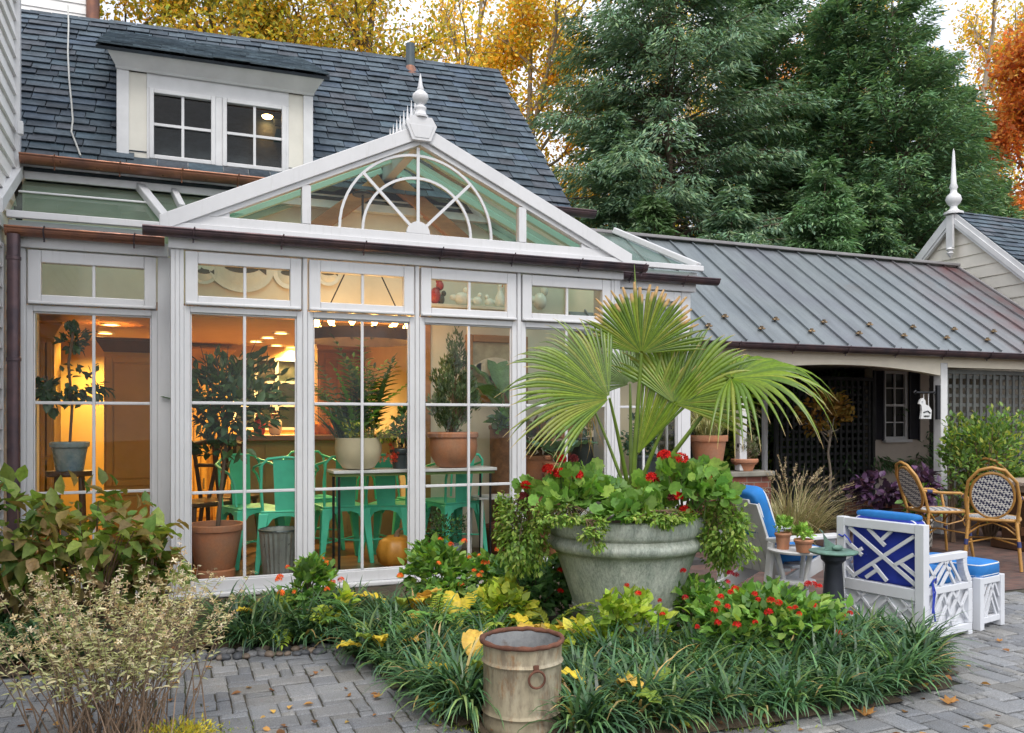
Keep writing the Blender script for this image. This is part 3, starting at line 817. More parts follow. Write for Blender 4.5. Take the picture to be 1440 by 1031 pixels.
mb = MB(); mb.box(-1.2, 5.55, YF + .11, 9.1, -.02, .05); part(mb, 'foundation', pm('foundation', (.05, .05, .05), .9), sun)
# head band + soffit
mb = MB()
mb.box(-.02, 4.42, YF - .045, YF + .06, ZE, 3.20); mb.box(-.10, 4.5, YF - .13, YF + .061, 3.2005, 3.235)
mb.box(-1.27, -.021, YS - .045, YS + .06, ZE, 3.20); mb.box(4.421, 5.62, YS - .045, YS + .06, ZE, 3.20)
mb.box(-1.27, -.11, YS - .10, YS + .06, 3.2005, 3.30); mb.box(4.51, 5.60, YS - .10, YS + .06, 3.2005, 3.30)
for x in (-.02, 4.36): mb.box(x, x + .06, YF + .062, YS - .046, ZE, 3.2)
part(mb, 'eave_fascia', M['upvc'], sun, bevel=.006)
# gutters
mb = MB(); half_round(mb, -1.29, -.05, YS - .115, 3.225, .065); part(mb, 'gutter', M['copper_new'], sun, smooth=40)
mb = MB(); half_round(mb, 4.36, 5.86, YS - .115, 3.225, .065); part(mb, 'gutter', M['copper'], sun, smooth=40)
mb = MB(); half_round(mb, -.22, 4.64, YF - .115, 3.225, .065); gt = part(mb, 'gutter', M['copper'], sun, smooth=40)
for x, y in [(.18 + .735 * k, YF - .115) for k in range(7)] + [(-1.0, YS - .115), (-.3, YS - .115), (4.7, YS - .115), (5.4, YS - .115)]:
    mb = MB(); bracket(mb, x, y, 3.225, .065); part(mb, 'bracket', M['copper'], gt)
mb = MB(); mb.tube([(-1.225, 8.165, 0.02), (-1.225, 8.165, 3.17)], .052, 14)
for z in (.9, 2.1, 2.95): mb.lathe([(.053, 0), (.058, .005), (.058, .03), (.053, .035)], 14, (-1.225, 8.165, z), cap=False)
part(mb, 'downspout', M['copper'], sun, smooth=40)
# gable
AP = 4.415; SL = .465; XC = 2.2
def rz_(x): return AP - SL * abs(x - XC)
mb = MB(); y0, y1 = YF - .10, YF + .05
for s in (-1, 1):
    e = XC + s * 2.29
    o_ = [(XC, AP + .002), (e, rz_(e)), (e, rz_(e) - .10), (e - s * .06, rz_(e) - .115), (XC, AP - .135)]
    mb.prism([(x, y0, z) for x, z in (o_ if s > 0 else o_[::-1])], (0, .15, 0))
    o2 = [(XC, AP - .1365), (XC + s * 1.94, rz_(XC + s * 1.94) - .1365), (XC + s * 1.83, rz_(XC + s * 1.94) - .137), (XC, AP - .19)]
    mb.prism([(x, y0 + .03, z) for x, z in (o2 if s > 0 else o2[::-1])], (0, .09, 0))
mb.box(.10, 4.30, y0 + .035, y1 - .02, 3.30, 3.382); mb.box(-.06, 4.46, y0 + .01, y1 - .021, 3.2355, 3.2995)
for xa in (1.10, 3.22): mb.box(xa, xa + .08, y0 + .032, y1 - .03, 3.3825, rz_(xa + (0 if xa < 2.2 else .08)) - .17)
for s in (-1, 1):       # white infill panels in the sharp corners
    p_ = [(XC + s * 1.99, 3.36), (XC + s * 1.72, 3.36), (XC + s * 1.72, rz_(XC + s * 1.72) - .12), (XC + s * 1.99, rz_(XC + s * 1.99) - .12)]
    mb.prism([(x, y0 + .045, z) for x, z in (p_ if s < 0 else p_[::-1])], (0, .05, 0))
gab = part(mb, 'gable_frame', M['upvc'], sun, bevel=.005)
mb = MB(); yb = YF - .045
def arc(r, z0=3.38, n=28): return [(XC - .015 + r * math.cos(math.pi * k / n), yb, z0 + r * math.sin(math.pi * k / n)) for k in range(n + 1)]
def flatbar(pts, w=.026, d=.026):
    pts = [Vector(p) for p in pts]
    for k in range(len(pts) - 1):
        mb.bar(pts[k], pts[k + 1] + (pts[k + 1] - pts[k]).normalized() * .002, w, d, up=(0, 1, 0))
mb.mi = 0
for r in (.745, .53):
    ps = arc(r)
    for k in range(len(ps) - 1): mb.bar(ps[k], ps[k + 1], d_ if False else .024, .024, up=(0, 1, 0))
for a in (45, 90, 135):
    ca, sa = math.cos(R(a)), math.sin(R(a)); r1 = .745 if a != 90 else .82
    mb.bar((XC - .015 + .09 * ca, yb - .003, 3.38 + .09 * sa), (XC - .015 + r1 * ca, yb - .003, 3.38 + r1 * sa), .028, .024, up=(0, 1, 0))
mb.prism([(XC - .015 + .115 * math.cos(math.pi * k / 12), yb - .02, 3.383 + .115 * math.sin(math.pi * k / 12)) for k in range(13)], (0, .035, 0))
part(mb, 'fanlight_bars', M['upvc'], gab)
mb = MB(); yg = YF - .02
mb.poly([(.45, yg, 3.383), (3.95, yg, 3.383), (XC, yg, AP - .17)])
part(mb, 'pane', M['glass'], gab)
# apex shield, finial, cresting
mb = MB(); mb.prism([(XC + x, y0 - .03, AP + z) for x, z in ((-.09, -.165), (.09, -.165), (.15, -.02), (.10, .06), (-.10, .06), (-.15, -.02))], (0, .06, 0)); mb.prism([(XC + x, y0 - .035, AP + z) for x, z in ((-.07, -.14), (.07, -.14), (.12, -.02), (-.12, -.02))], (0, .0045, 0))
part(mb, 'apex_shield', M['upvc'], sun, bevel=.01)
mb = MB(); fz = AP + .06
mb.lathe([(.075, 0), (.075, .02), (.06, .03), (.05, .07), (.058, .085), (.058, .10), (.04, .115), (.035, .13), (.06, .15), (.078, .19), (.072, .225), (.045, .25), (.03, .262), (.034, .275), (.022, .31), (.009, .40), (.001, .425)], 20, (XC, y0 + .02, fz))
part(mb, 'finial', M['upvc'], sun, smooth=50)
for k in range(8):
    mb = MB(); y = YF + .10 + k * .145
    mb.lathe([(.026, 0), (.026, .03), (.014, .05), (.016, .10), (.028, .14), (.014, .18), (.002, .31)], 8, (XC, y, AP + .035)); part(mb, 'cresting_spike', M['upvc'], sun, smooth=50)
# glazed roof of the bay
M['mint_lit'] = pm('mint_lit_white', (.42, .62, .53), .4, var=.05, b=0)  # green cast of light through the roof glass, put into the bars' colour
def slopeP(s, w, y): return Vector((XC + s * w, y, AP - SL * w - .02))
mb = MB()
for s in (-1, 1): mb.quad(slopeP(s, .03, YF), slopeP(s, 2.25, YF), slopeP(s, 2.25, 9.2), slopeP(s, .03, 9.5))
# lean-to roofs left and right
mb.quad((-1.27, 8.16, 3.315), (-.04, 8.16, 3.315), (-.30, 9.12, 3.885), (-1.27, 9.12, 3.885))
mb.quad((-.02, 8.16, 3.315), (1.2, 9.1, 3.88), (.3, 9.12, 3.885), (-.28, 9.12, 3.885))
mb.quad((4.45, 8.16, 3.315), (5.56, 8.16, 3.315), (5.0, 9.12, 3.885), (4.45, 9.12, 3.885))
gr = part(mb, 'glass_roof', M['roofglass'], sun)
for s in (-1, 1):
    for y in (YF + .08, 8.28, 8.72, 9.14):
        mb = MB(); mb.bar(slopeP(s, .05, y) + Vector((0, 0, .022)), slopeP(s, 2.18, y) + Vector((0, 0, .022)), .05, .045); mb.bar(slopeP(s, .05, y) - Vector((0, 0, .035)), slopeP(s, 2.02, y) - Vector((0, 0, .035)), .06, .06); part(mb, 'glazing_bar', M['mint_lit'], gr, bevel=.006)
mb = MB(); mb.bar((XC, YF - .04, AP + .01), (XC, 9.5, AP + .01), .14, .06); mb.bar((XC, YF + .06, AP - .12), (XC, 9.14, AP - .12), .10, .16); part(mb, 'ridge_beam', M['upvc'], gr, bevel=.01)
for p, q, w in (((-.01, 8.13, 3.36), (-.29, 9.1, 3.92), .085), ((5.57, 8.13, 3.36), (5.02, 9.1, 3.92), .10), ((.10, 8.6, 3.62), (.02, 9.1, 3.91), .06)):
    mb = MB(); mb.bar(p, q, w, .075); part(mb, 'glazing_bar', M['upvc'], gr, bevel=.012)
for bx in ((-1.27, .9, 9.02, 9.13, 3.86, 3.93), (-1.27, -.06, 8.10, 8.15, 3.3005, 3.36), (-1.27, -.19, 8.705, 8.735, 3.655, 3.675), (4.5, 5.62, 8.10, 8.15, 3.3005, 3.36)):
    mb = MB(); mb.box(*bx); part(mb, 'glazing_trim', M['upvc'], gr, bevel=.006)
# timber purlins seen through the gable
M['oak'] = pm('warm_oak', (.36, .17, .06), .5, var=.25, vs=3, b=.1, stretch=(1, 4, 4))
mb = MB(); mb.bar((1.2, 9.0, 3.45), (2.12, 9.05, 4.2), .1, .16); mb.bar((3.25, 9.0, 3.45), (2.28, 9.05, 4.2), .1, .16); part(mb, 'timber_brace', M['oak'], gr, bevel=.006)

# ------------------------------------------------------------------ porch with standing seam copper roof
porch = thing('porch', 'open porch with brown standing seam metal roof and white arched beam', 'porch', (9, 9, 0))
PO = -porch.location
def pp(mb, name, mat, parent, **kw):
    o = mb.build(name, mat, parent, **kw); o.location = PO if parent is porch else (0, 0, 0); return o
PE, PEZ, PR, PRZ, PX1 = 8.66, 2.585, 11.1, 4.36, 13.09
def pR(x, s, h=0): 
    n = Vector((0, -(PRZ - PEZ), PR - PE)).normalized()
    return Vector((x, PE + (PR - PE) * s, PEZ + (PRZ - PEZ) * s)) + n * h
t = NT('oxidised_copper_roof')
c = t.ramp(t.noise(.55, 5, .6), [(.3, (.155, .180, .20)), (.5, (.19, .215, .225)), (.7, (.155, .165, .19))])
tc = t.n('ShaderNodeTexCoord'); sx = t.n('ShaderNodeSeparateXYZ'); t.l(tc.outputs['Object'], sx.inputs[0])
edge = t.n('ShaderNodeMapRange'); edge.inputs[1].default_value = 10.6; edge.inputs[2].default_value = 13.1; t.l(sx.outputs[0], edge.inputs[0])
c = t.mixc(t.mixc(1.0, edge.outputs[0], t.ramp(t.noise(1.4, 4), [(.3, 0), (.7, 1)]), 'MULTIPLY'), c, (.17, .065, .06))
c = t.mixc(1.0, c, t.ramp(t.noise(90, 3, .7), [(.3, .8), (.7, 1.15)]), 'MULTIPLY')
c = t.mixc(1.0, c, t.ramp(t.noise(3.5, 6, .7, stretch=(3, .35, .35)), [(.3, .78), (.6, 1.08)]), 'MULTIPLY')
c = t.mixc(t.ramp(t.noise(1.2, 5, .7), [(.58, 0), (.78, .5)]), c, (.15, .12, .105))
t.principled(c, .42, .35, t.bump(t.noise(2.2, 3), .12, .02), .5); M['seamroof'] = t.mat
mb = MB(); p = [pR(4.4, 0), pR(PX1, 0), pR(PX1, 1), pR(4.4, 1)]
n_ = Vector((0, -(PRZ - PEZ), PR - PE)).normalized()
mb.hexa([q - n_ * .03 for q in p] + p)
mb.quad((4.4, PR, PRZ), (PX1, PR, PRZ), (PX1, 13.6, 2.6), (4.4, 13.6, 2.6))
pr = pp(mb, 'roof', M['seamroof'], porch)
k = -7
while 7.449 + k * .405 < PX1 - .02:
    x = 7.449 + k * .405
    if x > 4.45:
        mb = MB(); mb.bar(pR(x, .004, .014), pR(x, .995, .014), .016, .032, up=n_); pp(mb, 'seam', M['seamroof'], pr)
        s = .10 if k % 2 else .19
        if x > 5.5:
            q = pR(x, s, .03); mb = MB()
            for a in (-.03, .03): mb.lathe([(.006, -.012), (.028, -.006), (.020, .012), (.006, .016)], 8, q + Vector((a, 0, 0)))
            mb.box(q.x - .02, q.x + .02, q.y - .012, q.y + .012, q.z - .02, q.z + .035)
            pp(mb, 'snow_guard', M['brass'] if 'brass' in M else M.setdefault('brass', pm('weathered_brass', (.16, .11, .06), .4, metal=.6, var=.3, b=.1)), pr)
    k += 1
mb = MB(); mb.bar((4.4, PR, PRZ + .03), (PX1, PR, PRZ + .03), .16, .05); mb.bar(pR(PX1 - .02, 0, .02), pR(PX1 - .02, 1, .02), .05, .04, up=n_); pp(mb, 'ridge_cap', pm('ridge_metal', (.26, .25, .25), .4, metal=.4, var=.15, b=.05), pr, bevel=.01)
mb = MB(); half_round(mb, 4.6, 14.0, PE - .03, 2.56, .075); pg = pp(mb, 'gutter', M['copper'], porch, smooth=40)
for k in range(9):
    mb = MB(); bracket(mb, 5.6 + k * .86, PE - .03, 2.56, .075); pp(mb, 'bracket', M['copper'], pg)
mb = MB(); xs = np.linspace(6.74, 10.06, 25)
for i in range(24):
    a, b = xs[i], xs[i + 1]; f = lambda x: 2.24 + .11 * (1 - ((x - 8.4) / 1.66) ** 2)
    mb.hexa([(a, 8.80, f(a)), (b, 8.80, f(b)), (b, 8.92, f(b)), (a, 8.92, f(a)), (a, 8.80, 2.42), (b, 8.80, 2.42), (b, 8.92, 2.42), (a, 8.92, 2.42)])
mb.box(4.5, 13.0, 8.795, 8.925, 2.4205, 2.53); mb.box(4.5, 6.66, 8.80, 8.92, 2.36, 2.42); mb.box(10.2, 13, 8.80, 8.92, 2.36, 2.42)
pp(mb, 'beam', M['cream'], porch)
for x, y, w, z0 in ((6.70, 8.86, .11, .97), (10.13, 8.86, .13, 0), (8.78, 11.0, .07, 0), (13.0, 8.86, .12, 0)):
    mb = MB(); mb.box(x - w / 2, x + w / 2, y - w / 2, y + w / 2, z0, 2.42 if y > 9 else 2.42); pp(mb, 'post', M['white'], porch, bevel=.008)
mb = MB(); mb.box(4.5, 13, 8.95, 13.4, 2.545, 2.58); pp(mb, 'ceiling', pm('porch_ceiling', (.55, .54, .50), .7), porch)
mb = MB(); mb.box(5.6, 7.08, 8.75, 9.02, 0, .90); led = mb; lo = pp(mb, 'brick_wall', M['brick'], porch)
mb = MB(); mb.box(5.56, 7.12, 8.71, 9.06, .901, .965); pp(mb, 'wall_cap', pm('cap_stone', (.22, .21, .18), .85, var=.3, bs=30, b=.4), lo, bevel=.012)
def lattice(x0, x1, z0, z1, y, step=.13, w=.045, name='lattice_panel', mat=None, d=.018, frame=.06):
    mb = MB(); x = x0 + step / 2
    while x < x1: mb.box(x - w / 2, x + w / 2, y, y + d, z0, z1); x += step
    z = z0 + step / 2
    while z < z1: mb.box(x0, x1, y + d + .001, y + 2 * d, z - w / 2, z + w / 2); z += step
    for a, b, c_, e in ((x0 - frame, x0, z0 - frame, z1 + frame), (x1, x1 + frame, z0 - frame, z1 + frame), (x0, x1, z0 - frame, z0), (x0, x1, z1, z1 + frame)): mb.box(a, b, y - .012, y + 2 * d + .012, c_, e)
    return pp(mb, name, mat, porch)
M['trellis'] = pm('grey_green_trellis', (.085, .09, .085), .7, var=.25, b=.2)
M['trellis_dark'] = pm('dark_trellis', (.030, .033, .034), .7, var=.25, b=.1)
lattice(5.5, 6.58, 1.0, 2.30, 9.2, mat=M['trellis'])
lattice(10.28, 13.0, .55, 2.28, 8.93, step=.135, w=.05, mat=M['trellis'])
lattice(9.42, 11.46, .2, 2.30, 11.45, step=.128, w=.048, mat=M['trellis_dark'])
# house wall behind porch
mb = MB(); wx0, wx1 = wx(1243, 11.5), wx(1276, 11.5); wz0, wz1 = wz(1260, 618, 11.5), wz(1260, 522, 11.5)
for a, b, c_, e in ((11.53, wx0, 0, 2.54), (wx1, 12.9, 0, 2.54), (wx0, wx1, 0, wz0), (wx0, wx1, wz1, 2.54)):
    lap_siding(mb, (a, 11.54, c_), (1, 0, 0), b - a, c_, e, (0, -1, 0), .17, .016); mb.box(a, b, 11.54, 11.7, c_, e)
bw = pp(mb, 'back_wall', pm('porch_siding', (.56, .49, .42), .6, var=.08, b=.05), porch)
mb = MB(); f = .05
for a, b, c_, e in ((wx0, wx0 + f, wz0, wz1), (wx1 - f, wx1, wz0, wz1), (wx0 + f, wx1 - f, wz0, wz0 + f), (wx0 + f, wx1 - f, wz1 - f, wz1)): mb.box(a, b, 11.50, 11.56, c_, e)
mb.box(wx0 - .04, wx1 + .04, 11.42, 11.5, wz0 - .05, wz0)
pw = pp(mb, 'window', M['white'], porch)
mb = MB(); xm = (wx0 + wx1) / 2; zm = (wz0 + wz1) / 2
mb.box(xm - .012, xm + .012, 11.515, 11.545, wz0 + f, wz1 - f); mb.box(wx0 + f, wx1 - f, 11.51, 11.55, zm - .02, zm + .02)
for z in (zm - (zm - wz0) / 2, zm + (wz1 - zm) / 2): mb.box(wx0 + f, wx1 - f, 11.52, 11.54, z - .01, z + .01)
pp(mb, 'muntin', M['white'], pw)
mb = MB(); mb.quad((wx0, 11.55, wz0), (wx1, 11.55, wz0), (wx1, 11.55, wz1), (wx0, 11.55, wz1)); pp(mb, 'pane', pm('dark_pane', (.012, .014, .016), .08, b=0), pw)
M['shutter'] = pm('navy_shutter', (.012, .013, .022), .4, var=.15, b=.05)
for a, b in ((wx0 - .26, wx0 - .02), (wx1 + .02, wx1 + .27)):
    mb = MB(); mb.box(a, a + .035, 11.46, 11.495, wz0 - .02, wz1); mb.box(b - .035, b, 11.46, 11.495, wz0 - .02, wz1)
    z = wz0
    while z < wz1 - .02: mb.hexa([(a + .035, 11.463, z), (b - .035, 11.463, z), (b - .035, 11.47, z), (a + .035, 11.47, z), (a + .035, 11.485, z + .05), (b - .035, 11.485, z + .05), (b - .035, 11.492, z + .05), (a + .035, 11.492, z + .05)]); z += .045
    pp(mb, 'shutter', M['shutter'], porch)
mb = MB(); mb.box(12.9, 13.6, 11.8, 11.9, 0, 2.54); pp(mb, 'dark_door', pm('dark_door', (.02, .018, .016), .6), porch)
gw = thing('garden_wall', 'pale garden wall glimpsed through the dark porch lattice', 'wall', (13.4, 15.6, 0))
mb = MB(); mb.box(12.2, 15.2, 15.6, 15.75, 0, 2.15); mb.build('panel', M['siding'], gw, rel=True)
mb = MB(); mb.box(12.15, 15.25, 15.56, 15.79, 2.151, 2.22); mb.build('coping', M['white'], gw, rel=True)
mb = MB(); mb.box(10.0, 11.6, 11.2, 11.42, 0, .22); mb.box(11.6, 12.8, 11.15, 11.5, 0, .2); pp(mb, 'brick_step', M['brick'], porch)
# hanging dog sign on the post
sg = thing('hanging_dog_sign', 'white dog shaped sign hanging from a black bracket on the right porch post', 'sign', W(1318, 570, Y=8.8))
s0 = W(1318, 552, Y=8.78); s1 = W(1288, 552, Y=8.78)
mb = MB(); mb.tube([s0, s1], .014, 8); mb.box(s0.x - .03, s0.x + .03, 8.75, 8.79, s0.z - .38, s0.z + .10); mb.tube([s1 + Vector((0, 0, -.03)), s1 + Vector((-.04, 0, 0)), s1 + Vector((0, 0, .03))], .01, 6); mb.tube([s0 + Vector((-.05, 0, -.02)), s0 + Vector((-.02, 0, -.16))], .008, 6)
mb.build('bracket', M['black'], sg, rel=True)
c0 = W(1302, 575, Y=8.78)
mb = MB(); mb.prism([c0 + Vector((x, 0, z)) for x, z in ((-.09, -.14), (.10, -.14), (.11, -.02), (.06, .04), (.0, .06), (-.01, .12), (-.05, .15), (-.10, .12), (-.12, .07), (-.08, .05), (-.07, -.02))], (0, .03, 0))
mb.tube([c0 + Vector((-.03, .01, .14)), Vector((c0.x - .03, 8.79, s1.z))], .005, 5); mb.tube([c0 + Vector((.06, .01, .03)), Vector((c0.x + .06, 8.79, s1.z))], .005, 5)
so = mb.build('signboard', M['white'], sg, rel=True)
mb = MB(); mb.tube([c0 + Vector((-.04, -.006, -.10)), c0 + Vector((.06, -.006, -.10))], .008, 5); mb.lathe([(.001, -.003), (.012, 0), (.001, .003)], 8, c0 + Vector((-.07, -.006, .10))); mb.tube([c0 + Vector((-.05, -.006, -.05)), c0 + Vector((.03, -.006, -.03)), c0 + Vector((.08, -.006, -.06))], .008, 5)
o = mb.build('painted_marking', M['black'], so); o.location = -sg.location

# ------------------------------------------------------------------ small gabled house at right
rh = thing('gabled_cottage', 'cream sided gabled building with slate roof and white finial at the right edge', 'house', (13.3, 11.28, 0))
RO = -rh.location
def rp(mb, name, mat, parent, **kw):
    o = mb.build(name, mat, parent, **kw); o.location = RO if parent is rh else (0, 0, 0); return o
GX, GY, GZ, GS = 13.45, 11.41, 5.40, .89
mb = MB(); z = 2.4
while z < GZ - .1:
    hw = (GZ - .12 - z) / GS; zt = min(z + .235, GZ - .13); hw2 = (GZ - .12 - zt) / GS; hw, hw2 = min(hw, 2.3), min(hw2, 2.3)
    mb.hexa([(GX - .03, GY - hw, z), (GX, GY - hw, z), (GX, GY + hw, z), (GX - .03, GY + hw, z), (GX - .008, GY - hw2, zt), (GX, GY - hw2, zt), (GX, GY + hw2, zt), (GX - .008, GY + hw2, zt)]); z += .22
mb.box(GX, GX + 6, GY - 2.2, GY + 2.2, 0, 3.5)
rp(mb, 'wall', pm('cream_siding', (.80, .75, .66), .55, var=.06, b=.1), rh)
mb = MB()
for s in (-1, 1):
    a, b = Vector((GX - .10, GY, GZ - .06)), Vector((GX - .10, GY + s * 2.6, GZ - .06 - 2.6 * GS)); mb.bar(a, b, .07, .20, up=(0, s, 1)); mb.bar(a + Vector((-.045, 0, -.02)), b + Vector((-.045, 0, -.02)), .02, .08, up=(0, s, 1))
mb.box(GX - .19, GX - .141, GY - .07, GY + .07, GZ - .62, GZ - .02); mb.lathe([(.055, 0), (.075, -.03), (.04, -.07), (.06, -.10), (.02, -.16), (.001, -.19)][::-1], 12, (GX - .165, GY, GZ - .62))
rp(mb, 'bargeboard', M['white'], rh, bevel=.008)
mb = MB()
mb.lathe([(.17, 0), (.17, .04), (.12, .06), (.07, .10), (.06, .15), (.11, .20), (.14, .27), (.12, .34), (.06, .40), (.055, .46), (.075, .50), (.05, .58), (.02, 1.15), (.001, 1.22)], 16, (GX - .08, GY, GZ + .0)); rp(mb, 'finial', M['white'], rh, smooth=50)
mb = MB(); L = 2.6 * math.hypot(1, GS)
def gP(u, v): return Vector((GX - .12 + u, GY - 2.6 + 2.6 * v / L, GZ + .06 - 2.6 * GS + 2.6 * GS * v / L))
gn = Vector((0, -GS, 1)).normalized()
slate_tiles(mb, gP, gn, 6.5, L, .16, (.2, .36), g=random.Random(23)); mb.col = (.5, .5, .5)
p = [gP(0, 0), gP(6.5, 0), gP(6.5, L), gP(0, L)]; mb.hexa([q - gn * .05 for q in p] + p)
p = [Vector((q.x, 2 * GY - q.y, q.z)) for q in p]; mb.hexa(p + [q - Vector((0, 0, .05)) for q in p])
rp(mb, 'roof', M['slate'], rh)
# ================================================================== INSIDE THE SUNROOM AND KITCHEN
FZ = .15
t = NT('plank_floor'); tc = t.n('ShaderNodeTexCoord'); b = t.n('ShaderNodeTexBrick'); t.l(tc.outputs['Object'], b.inputs['Vector'])
b.inputs['Scale'].default_value = 1; b.inputs['Brick Width'].default_value = 1.3; b.inputs['Row Height'].default_value = .13; b.inputs['Mortar Size'].default_value = .002
b.inputs['Color1'].default_value = (.24, .13, .06, 1); b.inputs['Color2'].default_value = (.16, .085, .042, 1); b.inputs['Mortar'].default_value = (.03, .02, .01, 1)
c = t.mixc(1.0, b.outputs['Color'], t.ramp(t.noise(4, 5, .6, stretch=(1, 12, 1)), [(.3, (.7,) * 3), (.7, (1.25,) * 3)]), 'MULTIPLY')
t.principled(c, .32, 0, None, .5); M['plank'] = t.mat
M['roomwall'] = pm('warm_cream_wall', (.70, .60, .42), .6, var=.04, b=.03)
M['kitwall'] = pm('ochre_wall', (.52, .34, .10), .6, var=.06, b=.03)
M['cab'] = pm('ochre_cabinet', (.46, .27, .06), .45, var=.10, vs=2, b=.05)
M['darkwood'] = pm('dark_wood', (.075, .035, .018), .4, var=.3, vs=3, b=.1, stretch=(1, 1, .3))
M['midwood'] = pm('brown_wood', (.22, .105, .045), .42, var=.25, vs=3, b=.1, stretch=(.3, 3, 3))
mb = MB(); mb.box(.055, 4.345, YF + .095, YS + .095, .051, FZ); mb.box(-1.2, 5.5, YS + .0955, 13.4, .051, FZ); tag(mb.build('floor', M['plank']), kind='structure')
mb = MB(); mb.box(-3.6, 2.66, YW + .161, 13.4, 2.72, 2.78); tag(mb.build('ceiling', pm('kitchen_ceiling', (.54, .37, .16), .7, var=.03, b=0)), kind='structure')
kw0, kw1 = wx(330, 13.2), wx(418, 13.2); kz0, kz1 = wz(370, 603, 13.2), wz(370, 505, 13.2)
mb = MB()
mb.box(-3.6, kw0, 13.2, 13.3, FZ, 2.719); mb.box(kw1, 2.66, 13.2, 13.3, FZ, 2.719); mb.box(kw0, kw1, 13.2, 13.3, FZ, kz0); mb.box(kw0, kw1, 13.2, 13.3, kz1, 2.719)
mb.box(-3.7, -3.6, YW + .1, 13.3, FZ, 2.719); mb.box(-3.6, -1.3, YW + .161, YW + .25, FZ, 2.719)
tag(mb.build('wall_kitchen', M['kitwall']), kind='structure')
mb = MB(); mb.box(2.661, 2.75, YW + .161, 13.3, FZ, 2.719); tag(mb.build('wall_side', M['roomwall']), kind='structure')
mb = MB(); mb.box(2.58, 2.70, YW - .03, YW - .001, FZ, 2.78); mb.box(-1.15, 2.58, YW - .03, YW - .001, 2.66, 2.78); mb.box(2.56, 2.659, YW, YW + .159, FZ, 2.66)
tag(mb.build('wall_trim', M['oak'], bevel=.004), kind='structure')
mb = MB(); mb.box(4.371, 5.5, 9.10, 9.2, FZ, 3.4); tag(mb.build('wall_end', M['roomwall']), kind='structure')
# kitchen window
w = thing('kitchen_window', 'dark kitchen window with warm white muntins behind the ficus', 'window', ((kw0 + kw1) / 2, 13.2, (kz0 + kz1) / 2))
mb = MB()
for x in np.linspace(kw0, kw1, 4): mb.box(x - .025, x + .025, 13.17, 13.215, kz0, kz1)
for z in np.linspace(kz0, kz1, 4): mb.box(kw0, kw1, 13.175, 13.21, z - .02, z + .02)
mb.build('frame', M['white'], w, rel=True)
mb = MB(); mb.box(kw0, kw1, 13.22, 13.24, kz0, kz1); mb.build('pane', pm('night_pane', (.03, .04, .03), .1, b=0), w, rel=True)
# tall cabinets
def cabinet(name, label, cat, px0, px1, Y, py_top, depth=.6, doors=2, crown=True, mat='cab', split=.45, z0=FZ):
    x0, x1 = wx(px0, Y), wx(px1, Y); zt = wz((px0 + px1) / 2, py_top, Y); root = thing(name, label, cat, ((x0 + x1) / 2, Y, z0))
    mb = MB(); mb.box(x0, x1, Y + .021, Y + depth, z0, zt); mb.build('carcass', M[mat], root, rel=True)
    n = doors; dw = (x1 - x0) / n
    for k in range(n):
        for a, b_ in ((z0 + .06, z0 + (zt - z0) * split - .02), (z0 + (zt - z0) * split + .02, zt - .05)):
            xa, xb = x0 + k * dw + .02, x0 + (k + 1) * dw - .02
            mb = MB(); f = .07; mb.box(xa, xa + f, Y, Y + .02, a, b_); mb.box(xb - f, xb, Y, Y + .02, a, b_); mb.box(xa + f, xb - f, Y, Y + .02, a, a + f); mb.box(xa + f, xb - f, Y, Y + .02, b_ - f, b_)
            mb.box(xa + f + .015, xb - f - .015, Y + .008, Y + .02, a + f + .015, b_ - f - .015)
            d_ = mb.build('door', M[mat], root, rel=True, bevel=.006)
            mb = MB(); mb.bar((xb - .035, Y - .03, (a + b_) / 2 - .08), (xb - .035, Y - .03, (a + b_) / 2 + .08), .015, .02, up=(0, 1, 0)); o = mb.build('handle', M['lead'], d_); o.location = -root.location
    if crown:
        mb = MB(); mb.hexa([(x0, Y, zt), (x1, Y, zt), (x1, Y + depth, zt), (x0, Y + depth, zt), (x0 - .08, Y - .09, zt + .13), (x1 + .08, Y - .09, zt + .13), (x1 + .08, Y + depth, zt + .13), (x0 - .08, Y + depth, zt + .13)]); mb.box(x0 - .09, x1 + .09, Y - .1, Y + depth, zt + .1305, zt + .16); mb.build('crown_moulding', M['darkwood'] if crown == 'dark' else M[mat], root, rel=True)
    return root
cabinet('tall_cabinet', 'tall ochre cabinet with crown moulding at the left of the kitchen', 'cabinet', 30, 76, 10.2, 474)
cabinet('refrigerator_cabinet', 'wide panelled ochre cabinet under a dark crown in the left panel', 'cabinet', 146, 250, 10.8, 496, crown='dark', doors=1, split=.30)
cabinet('wall_cupboard', 'glass fronted brown hutch behind the fern plants', 'cupboard', 447, 520, 12.4, 492, doors=2, mat='midwood')
cabinet('base_cabinet', 'low ochre kitchen cabinets under the kitchen window', 'cabinet', 300, 445, 12.9, 620, doors=5, crown=False, split=.75, depth=.3)
cabinet('kitchen_cupboard', 'plain ochre cupboard between fridge cabinet and kitchen window', 'cupboard', 262, 322, 13.0, 505, doors=2, depth=.2)
isl = thing('kitchen_island', 'wooden kitchen island with dark top behind the green chairs', 'kitchen island', (wx(400, 10.6), 10.6, FZ))
x0, x1 = wx(322, 10.6), wx(575, 10.6); zt = wz(400, 612, 10.6)
mb = MB(); mb.box(x0, x1, 10.55, 11.5, zt - .07, zt); mb.build('worktop', M['midwood'], isl, rel=True, bevel=.01)
mb = MB(); mb.box(x0 + .08, x1 - .08, 10.65, 11.4, FZ, zt - .0705); 
for k in range(7): xx = x0 + .1 + k * (x1 - x0 - .2) / 6; mb.box(xx - .012, xx + .012, 10.638, 10.6495, FZ + .05, zt - .09)
mb.build('body', pm('island_paint', (.33, .25, .13), .5, var=.15, b=.05), isl, rel=True)
M['orange'] = pm('orange_skin', (.55, .17, .03), .45, var=.2, vs=9, b=.15)
g = random.Random(4)
